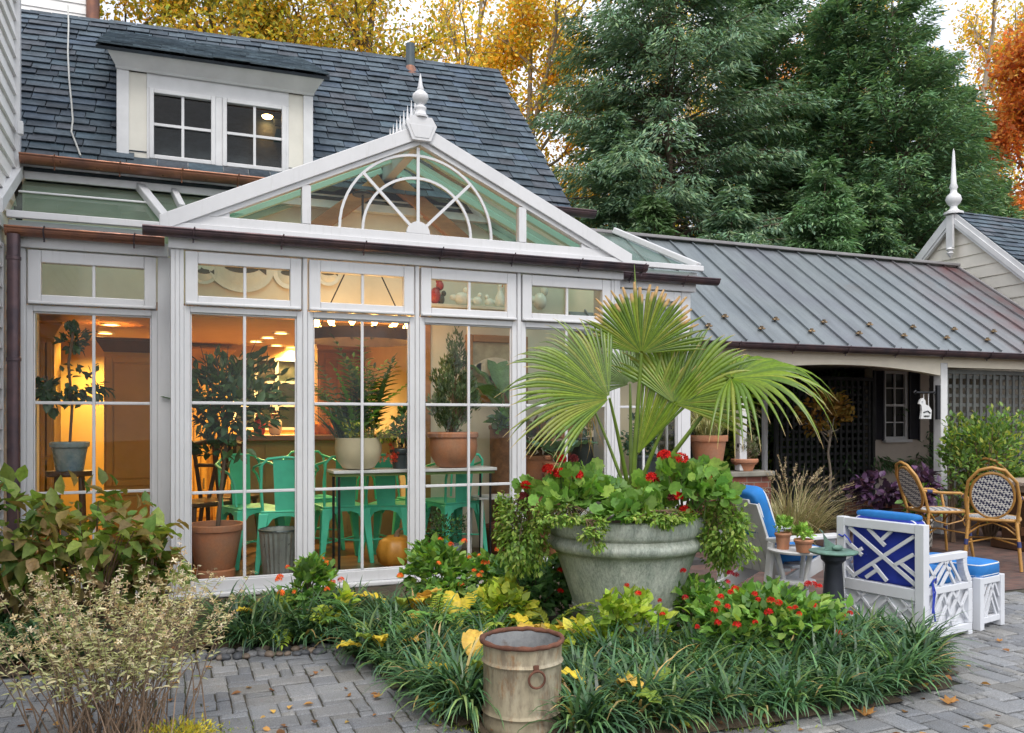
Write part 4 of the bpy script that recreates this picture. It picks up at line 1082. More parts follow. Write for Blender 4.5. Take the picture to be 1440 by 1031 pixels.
for k, (px, r, nm, lab, mt) in enumerate(((442, .10, 'gourd', 'small orange gourd at the left end of the island pile', 'orange'), (454, .12, 'gourd', 'largest orange gourd in the middle of the island pile', 'orange'), (468, .09, 'gourd', 'small orange gourd behind the cream planter', 'orange'), (387, .08, 'jar', 'pale jar standing on the island worktop', 'cream'), (365, .07, 'jar', 'short red jar on the island worktop', 'petalred'))):
    if mt == 'petalred': M['petalred'] = pm('red_glaze', (.4, .04, .03), .3, b=.02)
    q = Vector((wx(px, 10.8), 10.8, zt)); o = thing(nm, lab, nm, q, group='things on the kitchen island'); mb = MB()
    if nm == 'gourd':
        mb.lathe([(.01, .02), (r * .7, .0), (r, r * .7), (r * .75, r * 1.35), (.015, r * 1.3)], 18, cap=False); mb.build('fruit', M[mt], o, smooth=50); mb = MB(); mb.tube([(0, 0, r * 1.28), (.01, 0, r * 1.6)], [.014, .008], 6); mb.build('stalk', M['stem'], o)
    else:
        mb.lathe([(r * .7, 0), (r, .04), (r, .16), (r * .6, .2), (r * .65, .23)], 16); mb.build('body', M[mt], o, smooth=40); mb = MB(); mb.lathe([(r * .68, .2305), (r * .68, .26), (.02, .27), (.02, .30)], 12); mb.build('lid', M['midwood'], o, smooth=40)
# recessed lights
for k, (px, py) in enumerate(((156, 456), (148, 468), (142, 475), (395, 468), (377, 474.5), (360, 480), (389, 485.5), (410, 488.5), (518, 487), (250, 470))):
    q = W(px, py, z=2.715); root = thing('recessed_light', '', 'recessed light', q, group='recessed ceiling lights in the kitchen')
    root['label'] = ('nearest of three recessed lights seen through the left panel', 'middle of three recessed lights seen through the left panel', 'farthest of three recessed lights seen through the left panel', 'nearest recessed light seen right of the ficus top', 'second recessed light right of the ficus top', 'recessed light beside the upper ficus leaves', 'small recessed light low among the ficus leaves', 'farthest small recessed light at the panel edge', 'recessed light seen between the fern plants', 'recessed light hidden by the frame between left panels')[k]
    mb = MB(); mb.lathe([(.11, 0), (.11, -.012), (.08, -.012), (.08, 0)], 20, cap=False); mb.build('trim_ring', M['white'], root)
    mb = MB(); mb.lathe([(.079, -.004), (.001, -.006)], 20, cap=False); mb.build('lens', M['lamp'], root)
    if k in (0, 2, 3, 5, 7, 8):
        L = bpy.data.lights.new('recessed_lamp', 'SPOT'); L.energy = 185; L.color = (1, .64, .22); L.spot_size = R(150); L.spot_blend = .8; L.shadow_soft_size = .07
        lo = bpy.data.objects.new('recessed_lamp', L); COL.objects.link(lo); lo.location = q - Vector((0, 0, .03)); lo.parent = None
# chandelier
CHY = 8.62; cc = Vector((wx(510, CHY), CHY, wz(510, 474, CHY)))
ch = thing('chandelier', 'dark ring chandelier with a crown of glowing candle bulbs', 'chandelier', cc)
mb = MB(); rr = .56
mb.lathe([(rr, -.055), (rr, .055), (rr - .012, .055), (rr - .012, -.055), (rr, -.055)], 48, cap=False); mb.build('ring', M['darkwood'], ch, smooth=40)
mb = MB()
for k in range(3): a = 2.1 * k + .3; mb.tube([(rr * math.cos(a), rr * math.sin(a), .05), (.02 * math.cos(a), .02 * math.sin(a), 1.0)], .007, 6)
mb.tube([(0, 0, .98), (0, 0, 1.45)], .012, 6); mb.lathe([(.1, 1.45), (.11, 1.47), (.03, 1.5)], 12); mb.build('suspension_rod', M['black'], ch)
M['bulb'] = emat('candle_bulb', (1, .50, .13), 14.0); M['filament'] = emat('filament', (1, .72, .32), 40.0)
for k in range(16):
    a = 6.283 * k / 16; p = Vector((rr * .98 * math.cos(a), rr * .98 * math.sin(a), .06)); mb = MB()
    mb.lathe([(.012, 0), (.032, .03), (.036, .06), (.022, .10), (.004, .125)], 10, p); bo = mb.build('bulb', M['bulb'], ch, smooth=60)
    mb = MB(); mb.lathe([(.018, -.03), (.018, .0)], 8, p); mb.build('socket', M['black'], bo)
L = bpy.data.lights.new('chandelier_light', 'POINT'); L.energy = 3.5; L.color = (1, .62, .30); L.shadow_soft_size = .35
lo = bpy.data.objects.new('chandelier_light', L); COL.objects.link(lo); lo.location = cc + Vector((0, 0, .14))
# wall plates
M['china'] = pm('white_china', (.75, .73, .66), .25, var=.05, b=0); M['ink'] = pm('fish_ink', (.08, .07, .05), .5, var=.4, b=0)
for px, py, r, lab in ((287, 382, .13, 'round fish plate at the left edge of the first transom'), (340, 376, .26, 'large oval fish platter in the first transom'), (407, 384, .17, 'round plate half hidden at the right edge of the first transom'), (461, 384, .14, 'small round fish plate in the second transom')):
    q = W(px, py, Y=YW - .015); root = thing('wall_plate', lab, 'plate', q, group='plates on the wall above the opening')
    mb = MB(); e = 1.25 if r > .2 else 1
    ring = [(1, -.0), (1.0, -.014), (.72, -.006), (.68, -.010), (.001, -.010)]
    for s_, y in ring: mb.add([(e * r * s_ * math.cos(6.28319 * j / 32), y, r * s_ * math.sin(6.28319 * j / 32)) for j in range(32)])
    for a in range(4):
        for j in range(32): mb.face(a * 32 + j, a * 32 + (j + 1) % 32, (a + 1) * 32 + (j + 1) % 32, (a + 1) * 32 + j)
    mb.build('dish', M['china'], root, smooth=40)
    mb = MB(); k = r / .14 * e
    body = [(math.cos(t_) * .075 * k, -.0135, math.sin(t_) * .026 * k) for t_ in np.linspace(0, 6.283, 17)[:-1]]; mb.prism(body, (0, .003, 0)); mb.prism([(.065 * k, -.0135, 0), (.105 * k, -.0135, .03 * k), (.105 * k, -.0135, -.03 * k)], (0, .003, 0)); mb.prism([(0, -.0135, .024 * k), (-.03 * k, -.0135, .043 * k), (-.04 * k, -.0135, .022 * k)], (0, .003, 0)); mb.build('fish_drawing', M['ink'], root)
# bird shelf
SY = 8.98; sx0, sx1, sz = wx(600, SY), wx(725, SY), wz(660, 431, SY)
mb = MB(); mb.box(sx0, sx1, SY - .1, YW - .001, sz - .035, sz); tag(mb.build('shelf', M['cream'], bevel=.005), 'pale narrow shelf holding ceramic birds in the third transom', 'shelf')
M['porcelain'] = pm('white_porcelain', (.80, .77, .68), .3, var=.06, b=.02)
def bird(px, py_top, lab, mats, fat=1.0, tall=False, tail=1):
    y = SY; base = Vector((wx(px, y), y, sz)); h = wz(px, py_top, y) - sz; root = thing('ceramic_bird', lab, 'figurine', base, group='ceramic birds on the shelf'); mb = MB(); k = h
    if tall: mb.lathe([(.01, 0), (.20 * k, .01), (.24 * k, .2 * k), (.22 * k, .4 * k), (.12 * k, .62 * k), (.07 * k, .75 * k), (.1 * k, .85 * k), (.08 * k, .95 * k), (.005, k)], 16, cap=False)
    else:
        mb.blob((0, 0, .36 * k), .36 * k * fat, .28 * k, .35 * k, 16, 10); mb.blob((.2 * k * tail, 0, .78 * k), .17 * k, .15 * k, .2 * k, 12, 8); mb.blob((-.42 * k * tail * fat, 0, .42 * k), .2 * k, .09 * k, .16 * k, 10, 6)
    mb.build('body', M[mats[0]], root, smooth=70)
    mb = MB(); xx = .3 * k * tail if not tall else 0.02; zz = (.76 if not tall else .85) * k; yy = 0 if not tall else -.09 * k
    mb.lathe([(.03 * k, 0), (.002, .11 * k)], 6, (xx, yy, zz)); mb.build('beak', M['orange'], root)
    if len(mats) > 1: mb = MB(); mb.blob((.16 * k, 0, .95 * k), .14 * k, .05 * k, .12 * k, 10, 6); mb.build('comb', M[mats[1]], root, smooth=60)
bird(612, 394, 'red crested dark rooster figurine at the left end of the shelf', ('petalred', 'petalred'), .6)
bird(620, 408, 'small black bird figurine beside the red rooster', ('ink',), .7)
bird(650, 403, 'large white hen figurine with round tail', ('porcelain',), 1.15)
bird(671, 411, 'plump white dove figurine, left one of the pair', ('porcelain',), 1.0)
bird(688, 414, 'plump white dove figurine, right one of the pair', ('porcelain',), 1.0, tail=-1)
bird(703, 399, 'tall white bottle shaped bird figurine at the right shelf end', ('porcelain',), 1, True)
bird(759, 402, 'pale rooster figurine seen in the fourth transom', ('porcelain',), .8)
# pig painting
p0, p1 = W(655, 470, Y=YW - .03), W(742, 567, Y=YW - .03)
pg = thing('pig_painting', 'framed painting of a pale pig on the cream wall', 'painting', ((p0.x + p1.x) / 2, YW, (p0.z + p1.z) / 2))
mb = MB(); f = .085
for a, b_, c_, e in ((p0.x, p0.x + f, p1.z, p0.z), (p1.x - f, p1.x, p1.z, p0.z), (p0.x + f, p1.x - f, p1.z, p1.z + f), (p0.x + f, p1.x - f, p0.z - f, p0.z)): mb.box(a, b_, YW - .05, YW - .001, c_, e)
mb.build('frame', M['oak'], pg, rel=True, bevel=.012)
mb = MB(); mb.box(p0.x + f, p1.x - f, YW - .02, YW - .001, p1.z + f, p0.z - f); cv = mb.build('canvas', pm('painted_field', (.40, .33, .22), .7, var=.4, vs=4, b=.1), pg, rel=True)
mb = MB(); cx_, cz_ = (p0.x + p1.x) / 2 - .02, (p0.z + p1.z) / 2 - .03
def flat(pts): mb.prism([(cx_ + x, YW - .025, cz_ + z) for x, z in pts], (0, .004, 0))
flat([(math.cos(a) * .24, .03 + math.sin(a) * .135) for a in np.linspace(0, 6.283, 25)[:-1]]); flat([(-.17, .10), (-.30, .06), (-.335, -.02), (-.29, -.06), (-.18, -.03)])
for x in (-.15, -.08, .10, .17): flat([(x, -.05), (x + .055, -.05), (x + .045, -.24), (x + .01, -.24)])
o = mb.build('painted_pig', pm('pig_paint', (.62, .52, .40), .6, var=.2, vs=8, b=.05), cv); o.location = -pg.location
# plant console just behind the glass
TY0, TY1 = 8.06, 8.44; tx0, tx1 = wx(468, 8.1), wx(690, 8.25); tz = wz(560, 660, 8.1)
tb = thing('plant_console', 'long pale topped console on thin black legs carrying planters behind the glass', 'console table', ((tx0 + tx1) / 2, 8.25, FZ))
mb = MB(); mb.box(tx0, tx1, TY0, TY1, tz - .03, tz); mb.build('tabletop', M['upvc'], tb, rel=True, bevel=.005)
mb = MB(); mb.box(tx0 + .02, tx1 - .02, TY0 + .02, TY1 - .02, tz - .06, tz - .0305); mb.build('apron', M['greenstem'], tb, rel=True)
for x in (tx0 + .06, tx1 - .06):
    for y in (TY0 + .04, TY1 - .04): mb = MB(); mb.tube([(x, y, FZ), (x, y, tz - .061)], .013, 8); mb.build('leg', M['black'], tb, rel=True)
M['jade'] = pm('jade_green_metal', (.10, .66, .45), .38, metal=.1, var=.12, vs=4, b=.03, spec=.5)
def chair():
    root = thing('metal_chair', 'jade green metal chair', 'chair', (0, 0, 0), group='jade green metal chairs in the sunroom')
    s = 1.0; sw, sh, top = .23, .585, 1.10
    mb = MB(); mb.box(-sw, sw, -sw, sw, sh - .012, sh + .006); mb.build('seat', M['jade'], root, bevel=.01)
    mb = MB()
    for q in range(4):
        c_, s_ = math.cos(q * math.pi / 2), math.sin(q * math.pi / 2); pts = [(-.20, 0), (-.17, -.03), (-.13, -.10), (0, -.085), (.13, -.10), (.17, -.03), (.20, 0)]
        arch = [(-.225, 0), (-.225, -.12), (-.16, -.12), (-.12, -.06), (-.05, -.035), (.05, -.035), (.12, -.06), (.16, -.12), (.225, -.12), (.225, 0)]
        P = [Vector((x * c_ + .228 * s_, x * s_ - .228 * c_, sh - .013 + z)) for x, z in arch]; mb.prism(P, Vector((-.006 * s_, .006 * c_, 0)))
    mb.build('apron', M['jade'], root)
    for sx in (-1, 1):
        for sy in (-1, 1):
            mb = MB(); a = Vector((sx * .20, sy * .20, sh - .02)); b_ = Vector((sx * .262, sy * .262, 0))
            mb.hexa([b_ + Vector(v) for v in ((-.02, -.02, 0), (.02, -.02, 0), (.02, .02, 0), (-.02, .02, 0))] + [a + Vector(v) for v in ((-.045, -.045, 0), (.045, -.045, 0), (.045, .045, 0), (-.045, .045, 0))]); mb.build('leg', M['jade'], root, bevel=.006)
    mb = MB()
    for k in range(6):
        za, zb_ = sh + .0 + k * .083, sh + (k + 1) * .083; ya, yb_ = .205 + .055 * (k / 6) ** 1.4, .205 + .055 * ((k + 1) / 6) ** 1.4; wa, wb = .095 + .02 * k / 6, .095 + .02 * (k + 1) / 6
        mb.hexa([(-wa, ya, za), (wa, ya, za), (wa, ya + .008, za), (-wa, ya + .008, za), (-wb, yb_, zb_), (wb, yb_, zb_), (wb, yb_ + .008, zb_), (-wb, yb_ + .008, zb_)])
    mb.build('back_splat', M['jade'], root)
    mb = MB(); mb.tube([(-.21, .19, sh), (-.225, .225, sh + .25), (-.215, .262, top - .07), (-.16, .27, top - .01), (0, .272, top + .005), (.16, .27, top - .01), (.215, .262, top - .07), (.225, .225, sh + .25), (.21, .19, sh)], .014, 8); mb.build('back_hoop', M['jade'], root, smooth=60)
    for sx in (-1, 1):
        mb = MB(); mb.tube([(sx * .20, .262, top - .05), (sx * .29, .16, top - .09), (sx * .31, -.02, top - .13), (sx * .285, -.14, top - .17), (sx * .25, -.19, top - .28), (sx * .235, -.20, sh + .02)], .013, 8); mb.build('armrest', M['jade'], root, smooth=60)
    mb = MB(); mb.tube([(-.24, -.24, .22), (.24, .24, .22)], .010, 6); mb.tube([(.24, -.24, .225), (-.24, .24, .225)], .010, 6); mb.build('stretcher', M['jade'], root)
    return root
ch0 = chair()
CH = [(352, 8.95, 20, 'jade green metal chair with looped arms behind the terracotta ficus pot'), (402, 8.55, 172, 'jade green metal chair with its solid back against the post right of the ficus'), (478, 8.78, 185, 'jade green metal chair under the cream planter'), (551, 8.72, 150, 'jade green metal chair beside the right pumpkin'), (636, 8.75, 195, 'jade green metal chair behind the small leafy pot under the rosemary'), (440, 9.75, 10, 'jade green metal chair farthest back, near the kitchen island'), (596, 9.2, 12, 'jade green metal chair behind the console, facing us between the planters')]
for k, (px, y, a, lab) in enumerate(CH):
    loc = Vector((wx(px, y), y, FZ))
    if k == 0: ch0.location = loc; ch0.rotation_euler = (0, 0, R(a)); ch0['label'] = lab
    else: copy_tree(ch0, loc, R(a), lab)
# dark wooden chairs by the island
for px, y, a, lab in ((283, 9.3, -60, 'dark wooden chair with curved back near the ficus pot'), (322, 9.75, 150, 'second dark wooden chair farther back by the island')):
    root = thing('wooden_chair', lab, 'chair', (wx(px, y), y, FZ), R(a)); mb = MB(); mb.box(-.24, .24, -.24, .24, .58, .63); mb.build('seat', M['darkwood'], root, bevel=.015)
    for sx in (-1, 1):
        for sy in (-1, 1): mb = MB(); mb.tube([(sx * .2, sy * .2, .58), (sx * .25, sy * .25, 0)], [.025, .018], 8); mb.build('leg', M['darkwood'], root)
    mb = MB()
    for x in (-.21, 0, .21): mb.tube([(x, .22, .62), (x * 1.02, .30, .95), (x * 1.1, .34, 1.2)], .022, 8)
    mb.tube([(-.25, .33, 1.2), (0, .36, 1.24), (.25, .33, 1.2)], .03, 8); mb.tube([(-.22, .31, .98), (.22, .31, .98)], .02, 8); mb.build('backrest', M['darkwood'], root, smooth=60)
# ------------------------------------------------ plants inside
CLIP = (.03, YF + .16)
DG = [(.030, .062, .028), (.042, .082, .034), (.022, .048, .026)]; MG = [(.055, .13, .03), (.075, .16, .035), (.04, .10, .028)]; YG = [(.20, .24, .03), (.28, .28, .035), (.14, .20, .03)]; BG = [(.05, .10, .075), (.065, .12, .09), (.04, .08, .06)]
fy = 8.32; q = W(303, 812, Y=fy); fic = thing('potted_ficus', 'tall dark leaved ficus in a large terracotta pot behind the first panel', 'potted plant', (q.x, fy, FZ))
pot(fic, .255, .17, .50, rim=.055, prof=[(.15, 0), (.175, .01), (.178, .07), (.165, .085), (.175, .10), (.235, .43), (.255, .44), (.262, .46), (.262, .49), (.25, .50)])
g = random.Random(3); mb = MB(); c0 = Vector((.12, .1, 1.45)); L_ = []
mb.tube([(.02, .0, .44), (.05, .03, .8), (.09, .06, 1.15), (.12, .1, 1.6)], [.022, .018, .015, .01], 7)
for k in range(16): b0 = Vector((.07, .05, 1.05 + .03 * k)); e_ = c0 + Vector((g.uniform(-.36, .42), g.uniform(-.12, .3), g.uniform(-.2, .85))); mb.tube([b0, b0.lerp(e_, .5) + Vector((0, 0, .08)), e_], [.008, .006, .003], 5)
mb.build('trunk', M['bark'], fic, smooth=60)
bush(fic, (.12, .16, 1.62), (.52, .34, .60), 640, LEAF, (.09, .15), DG, 'waxy', seed=5, lumps=24, puff=.24, up=.35); bush(fic, (-.06, .1, 1.18), (.12, .12, .14), 50, LEAF, (.09, .14), DG, 'waxy', seed=8, lumps=4, name='lower_foliage')
# topiary in the left panel
q = W(98, 662, Y=8.9); tp_ = thing('standard_tree', 'slender standard tree in a blue glazed pot on a dark stool in the left panel', 'potted plant', (q.x, 8.9, q.z))
M['blueglaze'] = pm('blue_glaze', (.10, .17, .22), .25, var=.5, vs=6, b=.02, tint=(.30, .34, .33)); pot(tp_, .17, .12, .27, 'blueglaze')
mb = MB(); mb.tube([(0, 0, .22), (.02, 0, .6), (-.01, 0, 1.0), (.03, 0, 1.3)], .014, 6); mb.build('trunk', M['stem'], tp_)
bush(tp_, (.02, 0, 1.24), (.16, .16, .12), 110, LEAF, (.06, .11), DG, 'waxy', seed=3, lumps=6); bush(tp_, (.0, 0, .82), (.42, .2, .2), 150, LEAF, (.07, .12), DG, 'waxy', seed=4, lumps=9, name='lower_foliage', droop=.8)
st = thing('stool', 'dark round stool under the blue glazed pot', 'stool', (q.x, 8.9, FZ)); hh = q.z - FZ
mb = MB(); mb.lathe([(.19, hh - .05), (.20, hh - .04), (.20, hh - .001), (.19, hh)], 24); mb.build('seat', M['darkwood'], st, smooth=40)
for k in range(4): a = .785 + k * 1.5708; mb = MB(); mb.tube([(.14 * math.cos(a), .14 * math.sin(a), hh - .051), (.18 * math.cos(a), .18 * math.sin(a), 0)], .02, 7); mb.build('leg', M['darkwood'], st)
# side leafy plant at the far left of the left panel
q = W(60, 560, Y=8.75); hp = thing('leafy_vine', 'dark leafy vine hanging at the left edge of the left panel', 'plant', q); bush(hp, (0, 0, 0), (.17, .15, .20), 90, LEAFW, (.07, .12), DG, 'waxy', seed=14, lumps=5, droop=.8, stems=(0, 0, .2))
# bucket of fluted glass
q = W(394, 780, Y=8.12); bk = thing('fluted_bucket', 'fluted zinc bucket on the sunroom floor right of the ficus pot', 'bucket', (q.x, 8.12, FZ)); mb = MB()
n = 48; pr_ = [(.145, 0), (.15, .02), (.185, .42), (.195, .43), (.195, .445), (.18, .445), (.14, .05)]
mb.lathe(pr_, n, cap=False)
for k in range(len(mb.v)):
    j = k % n; ring = k // n
    if ring in (1, 2): f = 1 + (.03 if j % 2 else -.02); v = mb.v[k]; mb.v[k] = (v[0] * f, v[1] * f, v[2])
mb.build('body', pm('zinc', (.38, .40, .39), .35, metal=.6, var=.25, vs=5, b=.05), bk); mb = MB(); mb.tube([(.19 * math.cos(t_), .19 * math.sin(t_), .44) for t_ in np.linspace(0, 6.283, 25)[:-1]], .01, 6, closed=True); mb.build('rim', M['lead'], bk)
for px, r, lab in ((404, .17, 'round orange pumpkin on the floor beside the zinc bucket'), (561, .20, 'larger orange pumpkin on the floor by the middle post')):
    y = 8.06; root = thing('pumpkin', lab, 'pumpkin', (wx(px, y), y + .1, FZ), group='pumpkins on the sunroom floor'); mb = MB(); n = 40
    pr_ = [(.02, .03), (r * .5, .0), (r * .9, r * .35), (r, r * .85), (r * .85, r * 1.35), (r * .45, r * 1.6), (.02, r * 1.5)]; mb.lathe(pr_, n, cap=False)
    for k in range(len(mb.v)): a = 6.28319 * (k % n) / n; f = 1 - .07 * (abs(math.cos(5 * a)) ** 6); v = mb.v[k]; mb.v[k] = (v[0] * f, v[1] * f, v[2])
    mb.build('fruit', pm('pumpkin_skin', (.50, .22, .03), .45, var=.2, vs=6, b=.1) if 'pumpkin_skin' not in bpy.data.materials else bpy.data.materials['pumpkin_skin'], root, smooth=70); mb = MB(); mb.tube([(0, 0, r * 1.5), (.01, .01, r * 1.75), (.04, .02, r * 1.9)], [.03, .02, .016], 7); mb.build('stalk', M['stem'], root)
# planters on the console
def on_table(px, py, y=8.22): return Vector((wx(px, y), y, tz))
cp = thing('cream_planter', 'wide cream bowl planter full of yellow flowers and tall fern leaves on the console', 'potted plant', on_table(504, 655)); M['creamglaze'] = pm('cream_glaze', (.60, .52, .36), .4, var=.08, b=.03)
pot(cp, .225, .13, .31, 'creamglaze', prof=[(.10, 0), (.15, .015), (.21, .10), (.228, .20), (.222, .29), (.225, .31)])
fronds(cp, (-.05, .02, .27), 15, .85, MG + BG[:1], seed=3, leaf=.15, pairs=13, el=(.9, 1.5), curve=.5); fronds(cp, (.12, .04, .27), 9, 1.0, DG, seed=9, leaf=.15, pairs=13, el=(1.1, 1.5), curve=.35, name='tall_foliage')
grass_clump(cp, (-.12, 0, .27), 70, .65, .022, BG, seed=4, spread=.1, el=(.7, 1.4), curve=(.3, 1.0), name='blades'); bush(cp, (.10, -.08, .37), (.30, .18, .13), 500, RH, (.03, .05), YG, 'petal', seed=4, lumps=18, name='yellow_flowers')
gp2 = thing('potted_plant', 'dark pot of green leaves and tiny red flowers right of the cream planter', 'potted plant', on_table(565, 655)); pot(gp2, .12, .09, .2, 'lead'); bush(gp2, (0, 0, .42), (.22, .18, .28), 420, LEAF, (.05, .085), MG + DG, 'leaf', seed=6, lumps=16, stems=(0, 0, .18)); bush(gp2, (-.14, -.1, .12), (.1, .06, .12), 60, PET, (.03, .045), [(.5, .06, .03)], 'petal', seed=7, lumps=6, name='red_flowers')
rp_ = thing('potted_rosemary', 'rosemary shrub in a wide terracotta bowl on the console', 'potted plant', on_table(637, 657, 8.24)); pot(rp_, .255, .16, .36, rim=.05, prof=[(.13, 0), (.165, .015), (.235, .13), (.25, .22), (.24, .30), (.258, .31), (.262, .345), (.25, .36)])
bush(rp_, (0, .02, .72), (.30, .24, .42), 3600, RHN, (.04, .07), [(.075, .11, .06), (.055, .085, .05), (.10, .13, .075)], 'leaf', seed=7, lumps=40, puff=.16, up=1.4, stems=(0, 0, .3)); bush(rp_, (.06, .02, 1.15), (.10, .1, .30), 600, RHN, (.04, .06), [(.06, .09, .05)], 'leaf', seed=8, lumps=9, puff=.3, up=1.6, name='top_sprig', stems=(0, 0, .5))
q = W(630, 752, Y=8.02); sp = thing('potted_shrub', 'small leafy pot plant on the floor beneath the rosemary', 'potted plant', (q.x, 8.06, FZ)); pot(sp, .15, .11, .22, 'blueglaze'); bush(sp, (0, 0, .38), (.23, .18, .20), 700, RH, (.03, .05), DG + MG[:1], 'leaf', seed=12, lumps=22)
# right hand plant corner
wb = thing('white_bench', 'small white iron bench behind the third panel', 'bench', (wx(700, 8.5), 8.5, FZ)); bz = wz(700, 697, 8.5) - FZ; M['ironwhite'] = M['white']
mb = MB()
for k in range(5): mb.box(-.28, .28, -.2 + k * .085, -.13 + k * .085, bz - .02, bz)
mb.build('seat', M['white'], wb)
for x in (-.25, .25):
    for y in (-.17, .17): mb = MB(); mb.tube([(x, y, 0), (x * .95, y, bz - .021)], .014, 6); mb.build('leg', M['white'], wb)
M['wicker'] = pm('brown_wicker', (.16, .075, .035), .6, var=.4, vs=14, bs=70, b=.7)
q = W(705, 745, Y=8.75); bs = thing('wicker_basket', 'low brown wicker basket on the floor under the white bench', 'basket', (q.x, 8.75, FZ)); mb = MB(); mb.lathe([(.18, 0), (.21, .02), (.24, .26), (.255, .27), (.255, .29), (.23, .29), (.2, .04)], 28, cap=False); mb.build('body', M['wicker'], bs, smooth=50); mb = MB(); mb.blob((0, 0, .26), .2, .2, .08, 14, 8); mb.build('blanket', pm('plaid_cloth', (.30, .10, .10), .9, var=.5, vs=20), bs, smooth=60)
q = W(712, 600, Y=8.85); wp = thing('wicker_planter', 'tall brown wicker planter with big banana leaves behind the third panel', 'potted plant', (q.x, 8.85, FZ)); hz = wz(712, 598, 8.85) - FZ
pot(wp, .20, .17, hz, 'wicker', rim=.05)
g = random.Random(5); G = np.random.default_rng(5)
def big_leaves(parent, base, specs, col, mat='waxy', name='leaf'):
    for az, el, st_, L, wd, cv in specs:
        d = Vector((math.cos(az) * math.cos(el), math.sin(az) * math.cos(el), math.sin(el))); tip = Vector(base) + d * st_
        mb = MB(); mb.tube([base, Vector(base).lerp(tip, .5) + Vector((0, 0, .04)), tip], [.014, .011, .008], 6, cap=False); so__ = mb.build('stem', M['greenstem'], parent, smooth=60)
        n = 12; rows = []
        sd = Vector((-math.sin(az), math.cos(az), 0)); p = tip.copy(); e = el
        for k in range(n + 1):
            t_ = k / n; w_ = wd * math.sin(math.pi * min(1, (t_ * .93 + .05))) ** .75 * (1 if t_ < .98 else .1); dd = Vector((math.cos(az) * math.cos(e), math.sin(az) * math.cos(e), math.sin(e))); nn = sd.cross(dd)
            rows.append([p + sd * w_ * s_ + nn * (-abs(s_) * w_ * .25 + .012 * math.sin(k * 2.1 + s_)) for s_ in (-1, -.5, 0, .5, 1)]); p = p + dd * L / n; e -= cv / n
        V = np.array([[tuple(v) for v in r_] for r_ in rows]).reshape(-1, 3); F = []
        for k in range(n):
            for j in range(4): F += [k * 5 + j, k * 5 + j + 1, (k + 1) * 5 + j + 1, (k + 1) * 5 + j]
        C = np.tile(np.array(col), (len(V), 1)) * np.tile(np.array([.95, 1.02, 1.25, 1.02, .95]), n + 1)[:, None]
        np_mesh(name, V, np.array(F), np.full(n * 4, 4), C, M[mat], parent, smooth=True)
big_leaves(wp, (0, 0, hz - .02), [(2.6, 1.2, .35, .62, .15, .9), (3.6, 1.0, .25, .55, .14, 1.1), (.6, 1.2, .3, .5, .13, .9), (5.0, .9, .2, .45, .12, 1.2), (1.6, 1.3, .4, .6, .14, .7)], (.06, .11, .045))
bush(wp, (-.05, -.1, hz + .02), (.25, .2, .14), 120, LEAFW, (.08, .13), MG + BG, 'waxy', seed=31, lumps=9, name='low_foliage')
for px, y, hpx, lab, sd_, kind in ((758, 8.6, 640, 'terracotta pot of bronze leaves low behind the fourth panel', 61, 0), (785, 8.3, 650, 'terracotta pot with big blue green caladium leaves behind the fourth panel', 62, 1), (822, 8.55, 615, 'dark bushy pot plant at the right end of the fourth panel', 63, 2), (800, 8.75, 590, 'spiky bromeliad in a terracotta pot high behind the fourth panel', 64, 3), (905, 8.75, 640, 'pale leaved pot plant in the last right panel', 65, 2)):
    hz = wz(px, hpx, y) - FZ; root = thing('potted_plant', lab, 'potted plant', (wx(px, y), y, FZ), group='pot plants in the right corner of the sunroom'); pot(root, .17, .12, hz, 'terra' if kind != 2 else 'lead')
    if kind == 0: bush(root, (0, 0, hz + .15), (.26, .2, .25), 220, LEAFW, (.08, .14), [(.10, .06, .03), (.05, .07, .03), (.16, .07, .03)], 'waxy', seed=sd_, lumps=10)
    elif kind == 1: big_leaves(root, (0, 0, hz - .03), [(a, .8, .2, .34, .12, 1.2) for a in (.3, 1.5, 2.7, 3.7, 4.6, 5.5)], (.07, .13, .10))
    elif kind == 2: bush(root, (0, 0, hz + .2), (.24, .2, .32), 500, LEAF, (.05, .08), DG + BG, 'leaf', seed=sd_, lumps=14)
    else: grass_clump(root, (0, 0, hz - .03), 34, .5, .05, DG + MG, seed=sd_, spread=.06, el=(.5, 1.3), curve=(.3, 1.0)); bush(root, (0, 0, hz + .22), (.1, .1, .14), 40, LEAF, (.07, .1), [(.5, .12, .03), (.5, .3, .1)], 'petal', seed=sd_, lumps=4, name='orange_bracts', up=1)
CLIP = None
